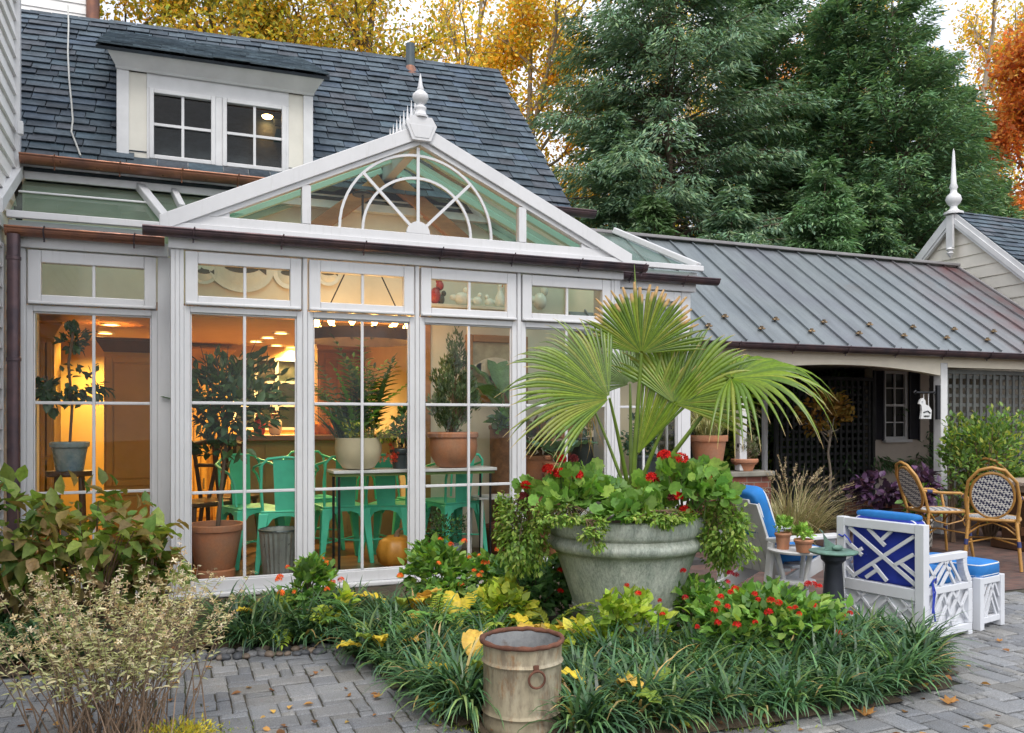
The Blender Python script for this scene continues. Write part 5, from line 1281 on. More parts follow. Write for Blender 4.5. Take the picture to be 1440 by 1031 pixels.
# ================================================================== TREES BEHIND THE HOUSE
def deciduous(name, label, cat, base, H, Rc, nleaf, cols, probs=None, size=(.10, .17), seed=1, bark='bark', clear=.3, mat='gold', group=None, r0=None, limbs=13, puff=.30, fork=0, tm=None):
    g = random.Random(seed); G = np.random.default_rng(seed)
    base = Vector(base); root = thing(name, label, cat, base, group=group)
    mb = MB(); anch = []
    r0 = r0 or H * .017
    trunks = [limb(mb, g, (0, 0, -.2), (g.uniform(-.06, .06), g.uniform(-.06, .06), 1), H * .92, r0, 8, .05, .02, 8, .2)]
    for f in range(fork):
        p, d = along(trunks[0][0], g.uniform(.2, .4)); a = g.uniform(0, 6.28)
        trunks.append(limb(mb, g, p, (math.cos(a) * .4, math.sin(a) * .4, 1), H * .6, r0 * .6, 7, .08, .05, 8, .2))
    for ti, (tp, tr) in enumerate(trunks):
        for k in range(limbs):
            t = clear + (1 - clear) * (k + g.random() * .8) / limbs if ti == 0 else .25 + .75 * (k + g.random()) / limbs
            p, d = along(tp, min(t, .99)); a = k * 2.4 + g.uniform(-.5, .5)
            el = .25 + .9 * t
            L = Rc * (1.0 - .55 * abs(t - .45) / .55) * g.uniform(.75, 1.15)
            l1, _ = limb(mb, g, p, (math.cos(a), math.sin(a), el), L, r0 * .36 * (1.15 - t * .7), 5, .2, .06, 5)
            for j in range(6):
                t2 = .3 + .7 * (j + g.random()) / 6; p2, d2 = along(l1, min(t2, .99))
                dd = d2 + Vector((g.uniform(-.9, .9), g.uniform(-.9, .9), g.uniform(-.5, .8)))
                l2, _ = limb(mb, g, p2, dd, L * g.uniform(.28, .5), r0 * .12, 4, .25, .03, 4)
                anch += [l2[2], l2[3], l2[4]]
                for q in range(3):
                    p3, d3 = along(l2, g.uniform(.3, .95)); dd = d3 + Vector((g.uniform(-1, 1), g.uniform(-1, 1), g.uniform(-.6, .6)))
                    l3, _ = limb(mb, g, p3, dd, L * g.uniform(.12, .26), r0 * .05, 3, .3, 0, 3); anch += [l3[1], l3[2], l3[3]]
    mb.build('trunk', M[bark], root, smooth=60)
    if nleaf:
        A = np.array([tuple(a) for a in anch]); P = A[G.integers(0, len(A), nleaf)] + G.normal(size=(nleaf, 3)) * puff
        D = usph(nleaf, G) + np.array([0, 0, -.35]); N = usph(nleaf, G) + np.array([0, 0, .6])
        S = G.uniform(*size, nleaf)
        # colour drifts from branch to branch
        ph = np.sin(P @ np.array([1.1, .7, .9]) + seed) * .5 + np.sin(P @ np.array([-.6, 1.7, 1.3]) * 1.3 + 2 * seed) * .5
        C = pick(cols, nleaf, probs, .28, .10, G) * (1 + .22 * ph)[:, None]
        scatter('crown', tm or T_rhomb(.62, .06), P, D, N, S, C, M[mat], root)
    return root

def conifer(name, label, cat, base, H, Rb, cols, seed=1, whorls=46, per=7, droop=.5, twig=.5, size=(.11, .22), width=.23, z0=.04, shape=.85, bark='bark', group=None, dens=1.0, lift=.15):
    g = random.Random(seed); G = np.random.default_rng(seed)
    base = Vector(base); root = thing(name, label, cat, base, group=group)
    mb = MB(); tp, tr = limb(mb, g, (0, 0, -.2), (0, 0, 1), H, H * .013, 10, .02, .01, 8, .08)
    Ps, Ds, Cs = [], [], []
    for w in range(whorls):
        t = z0 + (1 - z0) * (w + g.random()) / whorls
        Lm = Rb * (1 - t) ** shape + .12
        for k in range(per):
            if g.random() < .08: continue
            p, _ = along(tp, t); a = g.uniform(0, 6.283); L = Lm * g.uniform(.65, 1.18)
            el = lift + .5 * t + g.uniform(-.15, .15)
            pts = [p]; d = Vector((math.cos(a), math.sin(a), el)).normalized(); ns = 6
            for i in range(ns):
                d = (d + Vector((g.uniform(-.07, .07), g.uniform(-.07, .07), -droop * .14))).normalized(); pts.append(pts[-1] + d * L / ns)
            mb.tube(pts, [max(.006, L * .012 * (1 - i / (ns + 1))) for i in range(ns + 1)], 4, cap=False)
            m = int((40 + 95 * L) * dens)
            tt = G.uniform(.12, 1, m) ** .8; f = tt * ns; i0 = np.minimum(f.astype(int), ns - 1)
            PA = np.array([tuple(q) for q in pts]); c = PA[i0] + (PA[i0 + 1] - PA[i0]) * (f - i0)[:, None]
            bd = norm(PA[i0 + 1] - PA[i0]); sd = norm(np.cross(bd, [0, 0, 1.0]))
            off = G.uniform(-1, 1, m) * (1 - tt * .75) * L * twig * .55
            u = np.abs(off) / (L * twig * .55 + 1e-6)
            P = c + sd * off[:, None] + bd * (np.abs(off) * .5)[:, None] + np.array([0, 0, -1.0]) * (np.abs(off) * droop * .7)[:, None] + G.normal(size=(m, 3)) * .05
            D = bd * .7 + sd * (np.sign(off) * .6)[:, None] + np.array([0, 0, -droop]) + G.normal(size=(m, 3)) * .28
            Ps.append(P); Ds.append(D)
            tone = (1 + .25 * (tt - .5))[:, None] * g.uniform(.78, 1.2)
            Cs.append(pick(cols, m, None, .22, .08, G) * tone)
    mb.build('trunk', M[bark], root, smooth=60)
    P = np.concatenate(Ps); D = np.concatenate(Ds); C = np.clip(np.concatenate(Cs), .002, 1); n = len(P)
    N = G.normal(size=(n, 3)) * .5 + np.array([0, 0, 1.0]); S = G.uniform(*size, n)
    scatter('crown', T_rhomb(width, .03), P, D, N, S, C, M['needle'], root)
    return root

def gp(px, d):           # a point of the ground plane seen in direction px, at depth d
    v = W(px, HY, d=d); return (v.x, v.y, 0)

GOLD = [(.50, .38, .05), (.46, .37, .06), (.36, .33, .06), (.50, .30, .05), (.24, .26, .05)]
OLIVE = [(.26, .25, .04), (.34, .30, .045), (.42, .33, .045), (.18, .21, .04), (.38, .24, .04)]
GREENISH = [(.08, .11, .03), (.11, .13, .03), (.05, .085, .03), (.20, .16, .03)]
ORANGE = [(.36, .13, .04), (.40, .17, .045), (.26, .09, .035), (.36, .20, .05)]
tg = 'autumn trees behind the house'
deciduous('autumn_tree', 'olive gold autumn tree standing behind the slate ridge left of the dormer', 'tree', gp(150, 21), 15, 4.4, 30000, OLIVE, seed=3, group=tg, clear=.35)
deciduous('autumn_tree', 'dense yellow green tree directly behind the ridge above the dormer', 'tree', gp(330, 23), 15.5, 4.6, 34000, OLIVE + GREENISH[:2], seed=4, group=tg, clear=.35)
deciduous('autumn_tree', 'dark limbed tree with thin golden leaves between dormer and vent pipe', 'tree', gp(485, 22), 15, 3.6, 20000, OLIVE, seed=15, group=tg, clear=.4, fork=1)
deciduous('autumn_tree', 'pale forked tree with sparse golden leaves behind the vent pipe', 'tree', gp(650, 25), 17, 3.9, 13000, GOLD, seed=6, bark='palebark', group=tg, clear=.38, fork=2, r0=.24)
deciduous('autumn_tree', 'glowing golden tree beside the sloping right edge of the slate roof', 'tree', gp(748, 25), 13.5, 3.5, 26000, GOLD, seed=7, bark='palebark', group=tg, clear=.2, size=(.09, .15))
deciduous('autumn_tree', 'small golden tree low against the tall hemlock', 'tree', gp(800, 28), 9.8, 3.3, 20000, GOLD, seed=8, bark='palebark', group=tg, clear=.1)
deciduous('autumn_tree', 'tall orange tipped tree showing over the evergreen tops', 'tree', gp(1205, 34), 18.0, 4.0, 14000, ORANGE + GOLD[:1], seed=9, group=tg, clear=.45)
deciduous('autumn_tree', 'yellow tree reaching the top right corner behind the orange maple', 'tree', gp(1432, 33), 20, 4.6, 20000, [(.42, .30, .03), (.25, .24, .03), (.34, .22, .03)], seed=10, group=tg, clear=.4)
deciduous('autumn_tree', 'thin golden tree far behind the hemlock top', 'tree', gp(1000, 40), 21, 4.4, 12000, GOLD, seed=18, group=tg, clear=.4, bark='palebark')
deciduous('maple_tree', 'bright orange red maple at the right edge above the gabled building', 'tree', gp(1436, 24), 11.6, 3.2, 34000, ORANGE, seed=12, clear=.28, size=(.10, .18), puff=.26)
for px, d, s, lb in ((1292, 32, 31, 'bare pale trunk rising in the sky gap left of the orange maple'), (1362, 30, 32, 'thicker bare forked trunk just left of the orange maple'), (880, 36, 33, 'bare thin tree between the golden tree and hemlock top')):
    deciduous('bare_tree', lb, 'tree', gp(px, d), 19, 3.2, 3000, GOLD, seed=s, bark='palebark', clear=.4, fork=1, r0=.20, group='bare trees', limbs=9)
# far woodland filling the gaps
fg = 'far woodland trees'
for i, (px, d, H, c, lb) in enumerate(((60, 40, 17, OLIVE, 'far olive tree at the top left corner'), (250, 42, 18, GOLD, 'far golden tree above the left end of the dormer'), (420, 44, 17, OLIVE, 'far olive tree above the right end of the dormer'), (560, 46, 15, GOLD, 'far golden tree left of the vent pipe'), (690, 44, 14.5, GOLD, 'far golden tree right of the vent pipe'),
                                    (790, 48, 13, OLIVE, 'far low olive tree beside the roof end'), (890, 50, 14, GOLD, 'far golden tree hidden behind the hemlock'), (1120, 46, 13, OLIVE, 'far olive tree behind the evergreens'), (1310, 48, 19, OLIVE, 'far olive tree in the sky gap at right'))):
    deciduous('woodland_tree', lb, 'tree', gp(px, d), H, 5.2, 14000, c, seed=40 + i, size=(.2, .34), group=fg, clear=.12, puff=.55, limbs=10)
# evergreens
HEM = [(.066, .108, .070), (.082, .13, .08), (.054, .092, .062), (.11, .15, .085)]
ARB = [(.056, .10, .055), (.072, .122, .062), (.046, .084, .05), (.095, .14, .065)]
eg = 'evergreens behind the porch'
conifer('hemlock_tree', 'huge feathery blue green hemlock right of the slate roof', 'tree', gp(955, 20), 14.8, 4.7, HEM, seed=1, whorls=60, per=8, droop=.55, twig=.62, group=eg, dens=1.25, shape=.55)
conifer('hemlock_tree', 'smaller grey green hemlock low beside the sunroom roof end', 'tree', gp(868, 18.2), 8.6, 2.3, HEM, seed=2, whorls=40, per=7, droop=.5, twig=.6, group=eg, dens=1.2)
conifer('arborvitae_tree', 'dark green arborvitae right of the tall hemlock', 'tree', gp(1092, 21), 13.2, 2.9, ARB, seed=5, whorls=52, per=7, droop=.35, twig=.55, group=eg, lift=.5, shape=.6, dens=1.15)
conifer('arborvitae_tree', 'loose dark evergreen with brown limbs in the middle of the row', 'tree', gp(1185, 20), 12.6, 3.0, ARB, seed=6, whorls=46, per=7, droop=.4, twig=.55, group=eg, lift=.5, shape=.6, dens=1.15)
conifer('arborvitae_tree', 'bushy evergreen left of the white cottage finial', 'tree', gp(1272, 19.5), 12.0, 3.2, ARB, seed=7, whorls=44, per=7, droop=.45, twig=.6, group=eg, lift=.45, shape=.6, dens=1.15)
conifer('arborvitae_tree', 'low evergreen at the right edge below the maple', 'tree', gp(1404, 21.5), 7.9, 2.6, ARB, seed=8, whorls=36, per=7, droop=.45, twig=.6, group=eg, lift=.4, dens=1.1)
conifer('arborvitae_tree', 'short bright green evergreen behind the porch ridge centre', 'tree', gp(1135, 16.8), 6.8, 2.1, [(.06, .11, .055), (.075, .125, .06)], seed=9, whorls=34, per=7, droop=.45, twig=.6, group=eg, dens=1.15)
conifer('arborvitae_tree', 'short shaggy evergreen behind the porch ridge beside the hemlock', 'tree', gp(1020, 16.8), 6.4, 2.2, HEM, seed=10, whorls=34, per=7, droop=.5, twig=.6, group=eg, dens=1.15)
conifer('arborvitae_tree', 'short dark evergreen close behind the cottage gable', 'tree', gp(1235, 17.3), 6.6, 2.1, ARB, seed=11, whorls=34, per=7, droop=.45, twig=.6, group=eg, dens=1.15)
conifer('arborvitae_tree', 'low green evergreen showing just right of the slate roof corner', 'tree', gp(925, 16.6), 6.2, 1.9, [(.05, .085, .035), (.04, .07, .03)], seed=13, whorls=32, per=7, droop=.5, twig=.6, group=eg, dens=1.15)

conifer('arborvitae_tree', 'dark evergreen just left of the orange maple', 'tree', gp(1338, 21.5), 10.2, 2.7, ARB, seed=21, whorls=40, per=7, droop=.45, twig=.6, group=eg, lift=.4, dens=1.15)
conifer('arborvitae_tree', 'tall evergreen filling behind the arborvitae row', 'tree', gp(1140, 24), 13.6, 3.2, ARB, seed=22, whorls=46, per=7, droop=.4, twig=.6, group=eg, lift=.5, shape=.6, dens=1.1)
conifer('hemlock_tree', 'slim hemlock filling between the huge hemlock and arborvitae', 'tree', gp(1040, 23.5), 14.6, 3.2, HEM, seed=23, whorls=48, per=7, droop=.5, twig=.6, group=eg, shape=.6, dens=1.1)
conifer('arborvitae_tree', 'broad evergreen closing the row below the bare pale trunk', 'tree', gp(1306, 20.5), 10.8, 2.8, ARB, seed=24, whorls=42, per=7, droop=.45, twig=.6, group=eg, lift=.4, shape=.6, dens=1.15)
# ================================================================== PLANTING BED
def G0(px, py): return W(px, py, z=0.0)
def at(px, py, d): return W(px, py, d=d)
# ---- urn
ub = at(879, 592, 6.3); ub.z = 0
urn = thing('stone_urn', 'large weathered grey green round planter with rolled rim standing among the flowers', 'planter', ub)
t = NT('weathered_stone')
c = t.ramp(t.noise(3.2, 6, .65), [(.28, (.34, .38, .34)), (.5, (.44, .47, .42)), (.72, (.53, .55, .50))])
c = t.mixc(t.ramp(t.noise(9, 6, .75, stretch=(1, 1, .22)), [(.42, 0), (.68, .85)]), c, (.20, .245, .21))
c = t.mixc(1.0, c, t.ramp(t.noise(75, 4, .8, stretch=(1, 1, .35)), [(.32, .68), (.5, 1), (.68, 1.3)]), 'MULTIPLY')
c = t.mixc(t.ramp(t.noise(2.0, 6, .7), [(.55, 0), (.75, .6)]), c, (.42, .42, .33))
tc = t.n('ShaderNodeTexCoord'); sx = t.n('ShaderNodeSeparateXYZ'); t.l(tc.outputs['Object'], sx.inputs[0])
def band(z0, z1, z2): return t.ramp(sx.outputs[2], [(z0, 0), (z1, 1), (z2, 0)])
for zc in (.655, .775): c = t.mixc(t.mixc(1.0, band(zc - .05, zc, zc + .02), t.ramp(t.noise(6, 4), [(.3, .25), (.7, .8)]), 'MULTIPLY'), c, (.10, .115, .06))
nm = t.bump(t.noise(70, 4, .7), .35, .006, t.bump(t.noise(5, 4), .3, .02))
t.principled(c, .85, 0, nm, .25); M['urnstone'] = t.mat
mb = MB(); mb.lathe([(.30, .0), (.335, .01), (.345, .03), (.385, .238), (.398, .244), (.398, .256), (.389, .262), (.455, .46), (.512, .625), (.53, .655), (.565, .67), (.582, .70), (.582, .725), (.565, .75), (.556, .765), (.572, .785), (.585, .82), (.586, .86), (.575, .895), (.555, .905), (.525, .90), (.51, .87), (.49, .80)], 72, cap=False); mb.build('body', M['urnstone'], urn, smooth=40)
mb = MB(); mb.lathe([(.50, .83), (.3, .86), (.001, .87)], 40, cap=False); mb.build('soil', M['soil'], urn, smooth=60)
# ---- palm
pb = at(888, 700, 6.3); pb.z = .86
palm = thing('fan_palm', 'fan palm with green pleated fronds and browned tips growing in the stone urn', 'palm', pb)
def fan(hub, axis, normal, Rr, n=44, amax=110, droop=.35, cols=None, brown=.0, inner=.56, seed=1, gap=1.0, hang=None, jit=.03):
    g = random.Random(seed); hub = Vector(hub); ax = Vector(axis).normalized(); nn = Vector(normal); sd = ax.cross(nn).normalized(); nn = sd.cross(ax).normalized()
    V, Fc, C = [], [], []; rows = 9
    da = 2 * R(amax) / n
    for k in range(n):
        a = -R(amax) + da * (k + .5); L = Rr * (1 - .30 * (abs(a) / R(amax)) ** 2) * g.uniform(.84, 1.06) * (.8 if g.random() < .07 else 1); col = cols[g.randrange(len(cols))]; q = g.uniform(.85, 1.15)
        dk = droop * g.uniform(.75, 1.35); bend = g.uniform(-jit, jit) * (3 if g.random() < .15 else 1.3); cut = g.uniform(.80, .92) if brown and abs(a) < R(60) and g.random() < brown else 1
        b0 = len(V); rin = inner * Rr * (1 - .25 * abs(a) / R(amax))
        for r_ in range(rows + 1):
            t_ = (r_ / rows) ** .9; r = .02 + (L - .02) * t_ * cut; aa = a + bend * max(0, t_ - .4); w = r * da / 2 if r < rin else rin * da / 2 * max(.04, (1 - ((r - rin) / (L - rin + 1e-6)) ** 1.6)) * gap
            d = ax * math.cos(aa) + sd * math.sin(aa); s_ = -ax * math.sin(aa) + sd * math.cos(aa)
            cup = nn * (Rr * .10 * (math.sin(abs(a)) ** 2) * t_)
            x = max(0, (r - rin * .6) / (Rr - rin * .6)); f = dk * (1.7 if hang and hang[0] < math.degrees(a) < hang[1] else 1)
            p = hub + d * r * (1 - .25 * min(1, f) * x * x) + cup + Vector((0, 0, -1)) * f * Rr * x ** 2 * .9
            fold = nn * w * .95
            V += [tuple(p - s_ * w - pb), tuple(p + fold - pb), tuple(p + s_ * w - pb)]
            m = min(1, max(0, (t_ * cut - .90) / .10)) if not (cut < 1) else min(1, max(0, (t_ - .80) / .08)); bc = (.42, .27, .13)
            cc = [col[i] * q * (1 - m) + bc[i] * m for i in range(3)]; C += [[v * .80 for v in cc], [v * 1.25 for v in cc], [v * .95 for v in cc]]  # pleat shading put into the colour: edges darkened, fold line lightened
        for r_ in range(rows):
            for e in (0, 1): Fc += [b0 + r_ * 3 + e, b0 + r_ * 3 + e + 1, b0 + r_ * 3 + 4 + e, b0 + r_ * 3 + 3 + e]
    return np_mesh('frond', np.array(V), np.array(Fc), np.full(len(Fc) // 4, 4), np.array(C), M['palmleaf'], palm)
M['palmleaf'] = leafmat('palm_leaf', .35, .38, .04, (1.25, 1.2, .5), 1.45)
PALM = [(.092, .155, .008), (.118, .18, .010), (.066, .122, .010), (.15, .18, .02)]
fwd = Vector((SN, CS, 0)); toC = -fwd; rgt = Vector((CS, -SN, 0)); UPV = Vector((0, 0, 1))
h1, h2, h3, h4 = at(902, 497, 6.15), at(857, 560, 5.95), at(949, 568, 6.1), at(1028, 532, 5.95)
def petiole(h, r=.013, mid=None):
    b0 = Vector((pb.x, pb.y, .95)) + (h - pb) * .04; m = mid or (b0.lerp(h, .55) + Vector((0, 0, .07)))
    pts = [b0.lerp(m, k / 4) if k < 4 else m for k in range(5)] if False else []
    for k in range(9):
        s_ = k / 8; pts.append(b0 * (1 - s_) ** 2 + m * 2 * s_ * (1 - s_) + h * s_ ** 2)
    mb = MB(); mb.tube([p - pb for p in pts], [r * 1.5 - r * .8 * k / 8 for k in range(9)], 7); mb.build('petiole', M['greenstem2'], palm, smooth=60)
M['greenstem2'] = pm('petiole_green', (.13, .20, .03), .4, var=.25, vs=5, b=.05)
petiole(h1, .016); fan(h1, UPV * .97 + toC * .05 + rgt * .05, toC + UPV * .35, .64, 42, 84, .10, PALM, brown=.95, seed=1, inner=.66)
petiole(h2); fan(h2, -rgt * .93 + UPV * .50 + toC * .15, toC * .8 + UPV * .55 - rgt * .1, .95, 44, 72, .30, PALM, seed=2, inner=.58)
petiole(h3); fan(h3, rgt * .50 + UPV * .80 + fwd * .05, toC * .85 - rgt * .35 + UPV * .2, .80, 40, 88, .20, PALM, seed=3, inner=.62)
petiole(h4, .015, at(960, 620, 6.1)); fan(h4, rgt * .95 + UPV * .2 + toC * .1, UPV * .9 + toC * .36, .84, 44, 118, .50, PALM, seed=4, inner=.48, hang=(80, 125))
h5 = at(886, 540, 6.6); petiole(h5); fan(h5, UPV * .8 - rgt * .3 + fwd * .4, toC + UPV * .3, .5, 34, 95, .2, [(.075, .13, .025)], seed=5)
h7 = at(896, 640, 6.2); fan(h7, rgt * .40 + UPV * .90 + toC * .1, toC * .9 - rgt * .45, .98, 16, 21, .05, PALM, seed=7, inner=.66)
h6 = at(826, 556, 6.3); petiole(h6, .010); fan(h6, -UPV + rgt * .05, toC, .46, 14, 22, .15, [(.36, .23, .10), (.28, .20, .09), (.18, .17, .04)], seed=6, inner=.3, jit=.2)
mb = MB(); a, b = at(896, 505, 6.2), at(892, 372, 6.15); mb.tube([a - pb, a.lerp(b, .4) + Vector((.01, 0, 0)) - pb, b - pb], [.014, .02, .002], 6); mb.build('spear_leaf', M['greenstem2'], palm, smooth=60)
mb = MB(); mb.tube([(0, 0, -.1), (0, 0, .08), (.0, 0, .2)], [.085, .07, .04], 12, cap=False); mb.build('trunk', M['bark'], palm, smooth=60)
g = random.Random(9); P, D, S = [], [], []
for k in range(40): a = g.uniform(0, 6.283); P.append((.06 * math.cos(a), .06 * math.sin(a), g.uniform(-.02, .16))); D.append((math.cos(a) * .5, math.sin(a) * .5, g.uniform(.2, 1))); S.append(g.uniform(.10, .18))
scatter('dead_sheath', T_leaf(.35, .1, .2), P, D, np.array(D) * [1, 1, 0] + [0, 0, .3], np.array(S), vary((.24, .13, .06), 40, .4), M['dry'], palm)
# ---- geraniums
GER = [(.080, .155, .032), (.105, .19, .04), (.06, .125, .028), (.14, .21, .04)]
M['red'] = leafmat('red_petal', .2, .6, .015, (1.2, .7, .7), .95)
RED = [(.62, .012, .008), (.75, .03, .012), (.48, .008, .01)]
def geranium(name, label, cpx, cpy, d, r, n, heads, seed, group=None):
    c0 = at(cpx, cpy, d); root = thing(name, label, 'geranium', (c0.x, c0.y, .86), group='red geraniums in the urn')
    L = Vector((c0.x, c0.y, .86)); bush(root, (0, 0, c0.z - .86), r, n, LOB, (.06, .125), GER, 'leaf', seed=seed, lumps=22, puff=.28, up=.5, probs=[.35, .35, .15, .15], stems=(0, 0, 0), top=True, flat=.9, v=.15)
    g = random.Random(seed)
    for k, (px, py, rad, dk) in enumerate(heads):
        p = at(px, py, d - .12) - L; G = np.random.default_rng(seed * 31 + k); n_ = 70
        dr = usph(n_, G); dr[:, 2] = np.abs(dr[:, 2]) * .9 - .1; P = np.array(p) + dr * rad * .75 * G.uniform(.7, 1, (n_, 1))
        C = pick(RED if not dk else [(.09, .012, .015), (.16, .02, .02)], n_, None, .25, .05, G)
        mb = MB(); b0 = Vector((p.x * .7, p.y * .7, max(0, p.z - .30))); mb.tube([b0, b0.lerp(p, .6) + Vector((0, 0, .03)), p], .005, 5); s_ = mb.build('flower_stalk', M['greenstem'], root)
        scatter('flower_head', PET, P, np.cross(dr, G.normal(size=(n_, 3))), dr, G.uniform(.032, .05, n_), C, M['red'], s_)
    return root
geranium('geranium', 'geranium with round leaves on the left side of the urn under the palm', 800, 694, 6.05, (.40, .34, .17), 330, [(771, 661, .055, 0), (788, 667, .06, 0), (812, 668, .05, 0), (790, 646, .035, 0), (806, 646, .04, 1), (739, 683, .035, 0), (736, 698, .035, 1)], 21)
geranium('geranium', 'geranium with the biggest bright red flower heads on the right side of the urn', 965, 690, 6.05, (.36, .34, .20), 300, [(935, 642, .065, 0), (957, 646, .07, 0), (917, 673, .06, 0), (953, 698, .04, 0), (964, 720, .065, 0), (945, 700, .03, 1), (1000, 672, .035, 0)], 22)
geranium('geranium', 'small geranium leaf clump at the front rim of the urn below the palm trunk', 895, 716, 5.82, (.30, .12, .10), 150, [], 23)
# ---- trailing plants
TR = [(.10, .17, .03), (.14, .21, .04), (.075, .13, .03), (.17, .21, .05)]
def trailing(label, px, py, d, r, n, seed, lumps=26, size=(.028, .05), cols=TR, up=.1, droop=.5):
    c0 = at(px, py, d); root = thing('trailing_plant', label, 'trailing plant', c0, group='trailing plants spilling from the urn'); bush(root, (0, 0, 0), r, n, LEAF, size, cols, 'leaf', seed=seed, lumps=lumps, puff=.20, up=up, droop=droop, stems=(0, 0, r[2] * .7), stem_r=.004); return root
trailing('bushy trailing plant cascading down the left side of the urn', 738, 745, 6.05, (.26, .30, .34), 2600, 1, 40)
trailing('bushy trailing plant cascading down the right side of the urn with a few yellow flowers', 1022, 742, 6.05, (.25, .28, .36), 2600, 2, 40)
trailing('small light sprig hanging over the front rim of the urn', 832, 750, 5.62, (.15, .06, .13), 520, 3, 14, (.022, .04))
trailing('fine leaved green fringe along the front right rim of the urn', 930, 728, 5.75, (.30, .10, .07), 800, 5, 22, (.025, .045))
trailing('low fine leaved fringe along the front left rim of the urn', 800, 722, 5.75, (.34, .12, .08), 900, 4, 22, (.025, .045))
# ---- lantana and other flowering bushes
LAN = [(.07, .14, .03), (.095, .18, .035), (.05, .11, .028), (.13, .20, .04)]
DEEP = [(.045, .10, .03), (.06, .125, .035), (.035, .08, .028)]
def flower_bush(name, label, cat, px, gy, h, rx, ry, n, cols, flowers, seed, size=(.06, .10), tm=None, fcol=RED, group='flowering bushes in the bed', fs=(.024, .042), lumps=26, mat='leaf', nfl=18):
    b = G0(px, gy); root = thing(name, label, cat, b, group=group); bush(root, (0, 0, h * .52), (rx, ry, h * .5), n, tm or LEAFW, size, cols, mat, seed=seed, lumps=lumps, puff=.25, up=.5, stems=(0, 0, 0), droop=.1)
    G = np.random.default_rng(seed + 500)
    for k in range(flowers):
        a = G.uniform(0, 6.283); el = G.uniform(-.1, 1.2); p = np.array([rx * .98 * math.cos(a) * math.cos(el), -abs(ry * .98 * math.sin(a)) * math.cos(el) if G.random() < .75 else ry * math.sin(a) * math.cos(el), h * .55 + h * .52 * math.sin(el)])
        dr = usph(nfl, G); dr[:, 2] = np.abs(dr[:, 2]); rad = G.uniform(*fs) * .7; C = pick(fcol, nfl, None, .25, .08, G)
        scatter('flower_head', PET, p + dr * rad * .7, np.cross(dr, G.normal(size=(nfl, 3))), dr, np.full(nfl, rad * 1.1), C, M['red' if fcol is RED or fcol is RP else 'petal'], root)
    return root
RP = [(.55, .015, .02), (.5, .02, .06), (.45, .01, .012)]; OR = [(.62, .13, .02), (.6, .06, .02), (.66, .22, .03)]
flower_bush('lantana_bush', 'wide green lantana bush dotted with red flowers in front of the sundial', 'lantana bush', 1078, 935, .52, .62, .40, 1500, LAN, 26, 101)
flower_bush('lantana_bush', 'lantana bush with pink red flowers against the right side of the urn', 'lantana bush', 985, 905, .56, .34, .30, 750, LAN, 9, 102, fcol=RP)
flower_bush('lantana_bush', 'dark leafy bush low against the left side of the urn', 'bush', 748, 880, .62, .40, .32, 1100, DEEP, 3, 103)
flower_bush('lantana_bush', 'bush with orange red flowers in front of the third glass panel', 'lantana bush', 625, 868, .62, .40, .30, 1000, LAN, 13, 104, fcol=OR)
flower_bush('lantana_bush', 'small orange flowered bush in front of the post right of the ficus pot', 'lantana bush', 436, 885, .52, .26, .22, 520, LAN, 10, 105, fcol=OR, lumps=16)
flower_bush('lantana_bush', 'yellow green leafy plant with two red flowers right in front of the urn', 'lantana bush', 878, 930, .50, .30, .2, 420, [(.19, .27, .03), (.15, .23, .03), (.24, .29, .04)], 4, 106, lumps=14, size=(.06, .11))
flower_bush('lantana_bush', 'leafy bush left of the urn with small orange flowers by the white sill', 'lantana bush', 695, 862, .50, .32, .25, 700, LAN, 8, 107, fcol=OR)
flower_bush('white_flower_plant', 'low plant with tiny white flowers at the foot of the third panel', 'flower', 660, 872, .30, .35, .16, 420, DEEP, 26, 108, fcol=[(.8, .8, .78)], fs=(.02, .028), size=(.03, .05), nfl=5, group='low plants by the sill')
flower_bush('sunny_bush', 'yellow leaved bush between the two lantana bushes left of the urn', 'bush', 712, 900, .40, .24, .18, 300, YG, 0, 109, lumps=12, size=(.07, .12), group='yellow leaved bushes')
flower_bush('sunny_bush', 'yellow leaved bush at the right foot of the small orange lantana', 'bush', 470, 900, .34, .18, .15, 200, YG, 0, 110, lumps=9, size=(.06, .11), group='yellow leaved bushes')
flower_bush('sunny_bush', 'pale yellow leaved clump beside the front tin bucket rim', 'bush', 800, 935, .3, .2, .16, 140, YG + [(.3, .22, .1)], 0, 111, lumps=9, size=(.08, .13), group='yellow leaved bushes')
# ---- ferns and hostas
FE = [(.06, .125, .035), (.085, .16, .04), (.20, .25, .04)]
for k, (px, gy, n, L, lab) in enumerate(((615, 905, 22, .55, 'fern spreading in front of the orange lantana'), (500, 900, 14, .42, 'fern by the pavers left of the yellow bush'), (400, 900, 14, .42, 'small fern at the foot of the ficus panel'), (690, 915, 16, .46, 'fern between lantana bush and tin bucket'), (840, 925, 14, .42, 'fern against the foot of the urn'), (770, 905, 14, .45, 'fern in the shade left of the urn'))):
    root = thing('fern', lab, 'fern', G0(px, gy), group='ferns in the bed'); fronds(root, (0, 0, .02), n, L, FE, seed=60 + k, leaf=.085, pairs=15, el=(.4, 1.3), curve=1.2)
HOS = [(.42, .34, .03), (.50, .38, .04), (.30, .32, .04), (.17, .24, .04), (.46, .30, .06)]
def hosta(label, px, gy, n, L, seed, spread=.15, cols=HOS):
    g = random.Random(seed); root = thing('hosta', label, 'hosta', G0(px, gy), group='yellowing hostas in the bed')
    for k in range(n): big_leaves(root, (0, 0, .02), [(g.uniform(0, 6.283), g.uniform(.3, 1.1), L * g.uniform(.4, .8), L * g.uniform(.7, 1.0), L * .22, g.uniform(.9, 1.7))], cols[g.randrange(len(cols))], 'petal')
hosta('yellow hosta with arching leaves left of the tin bucket', 662, 985, 9, .30, 1)
hosta('yellow and green hosta right of the tin bucket', 845, 1005, 8, .28, 2)
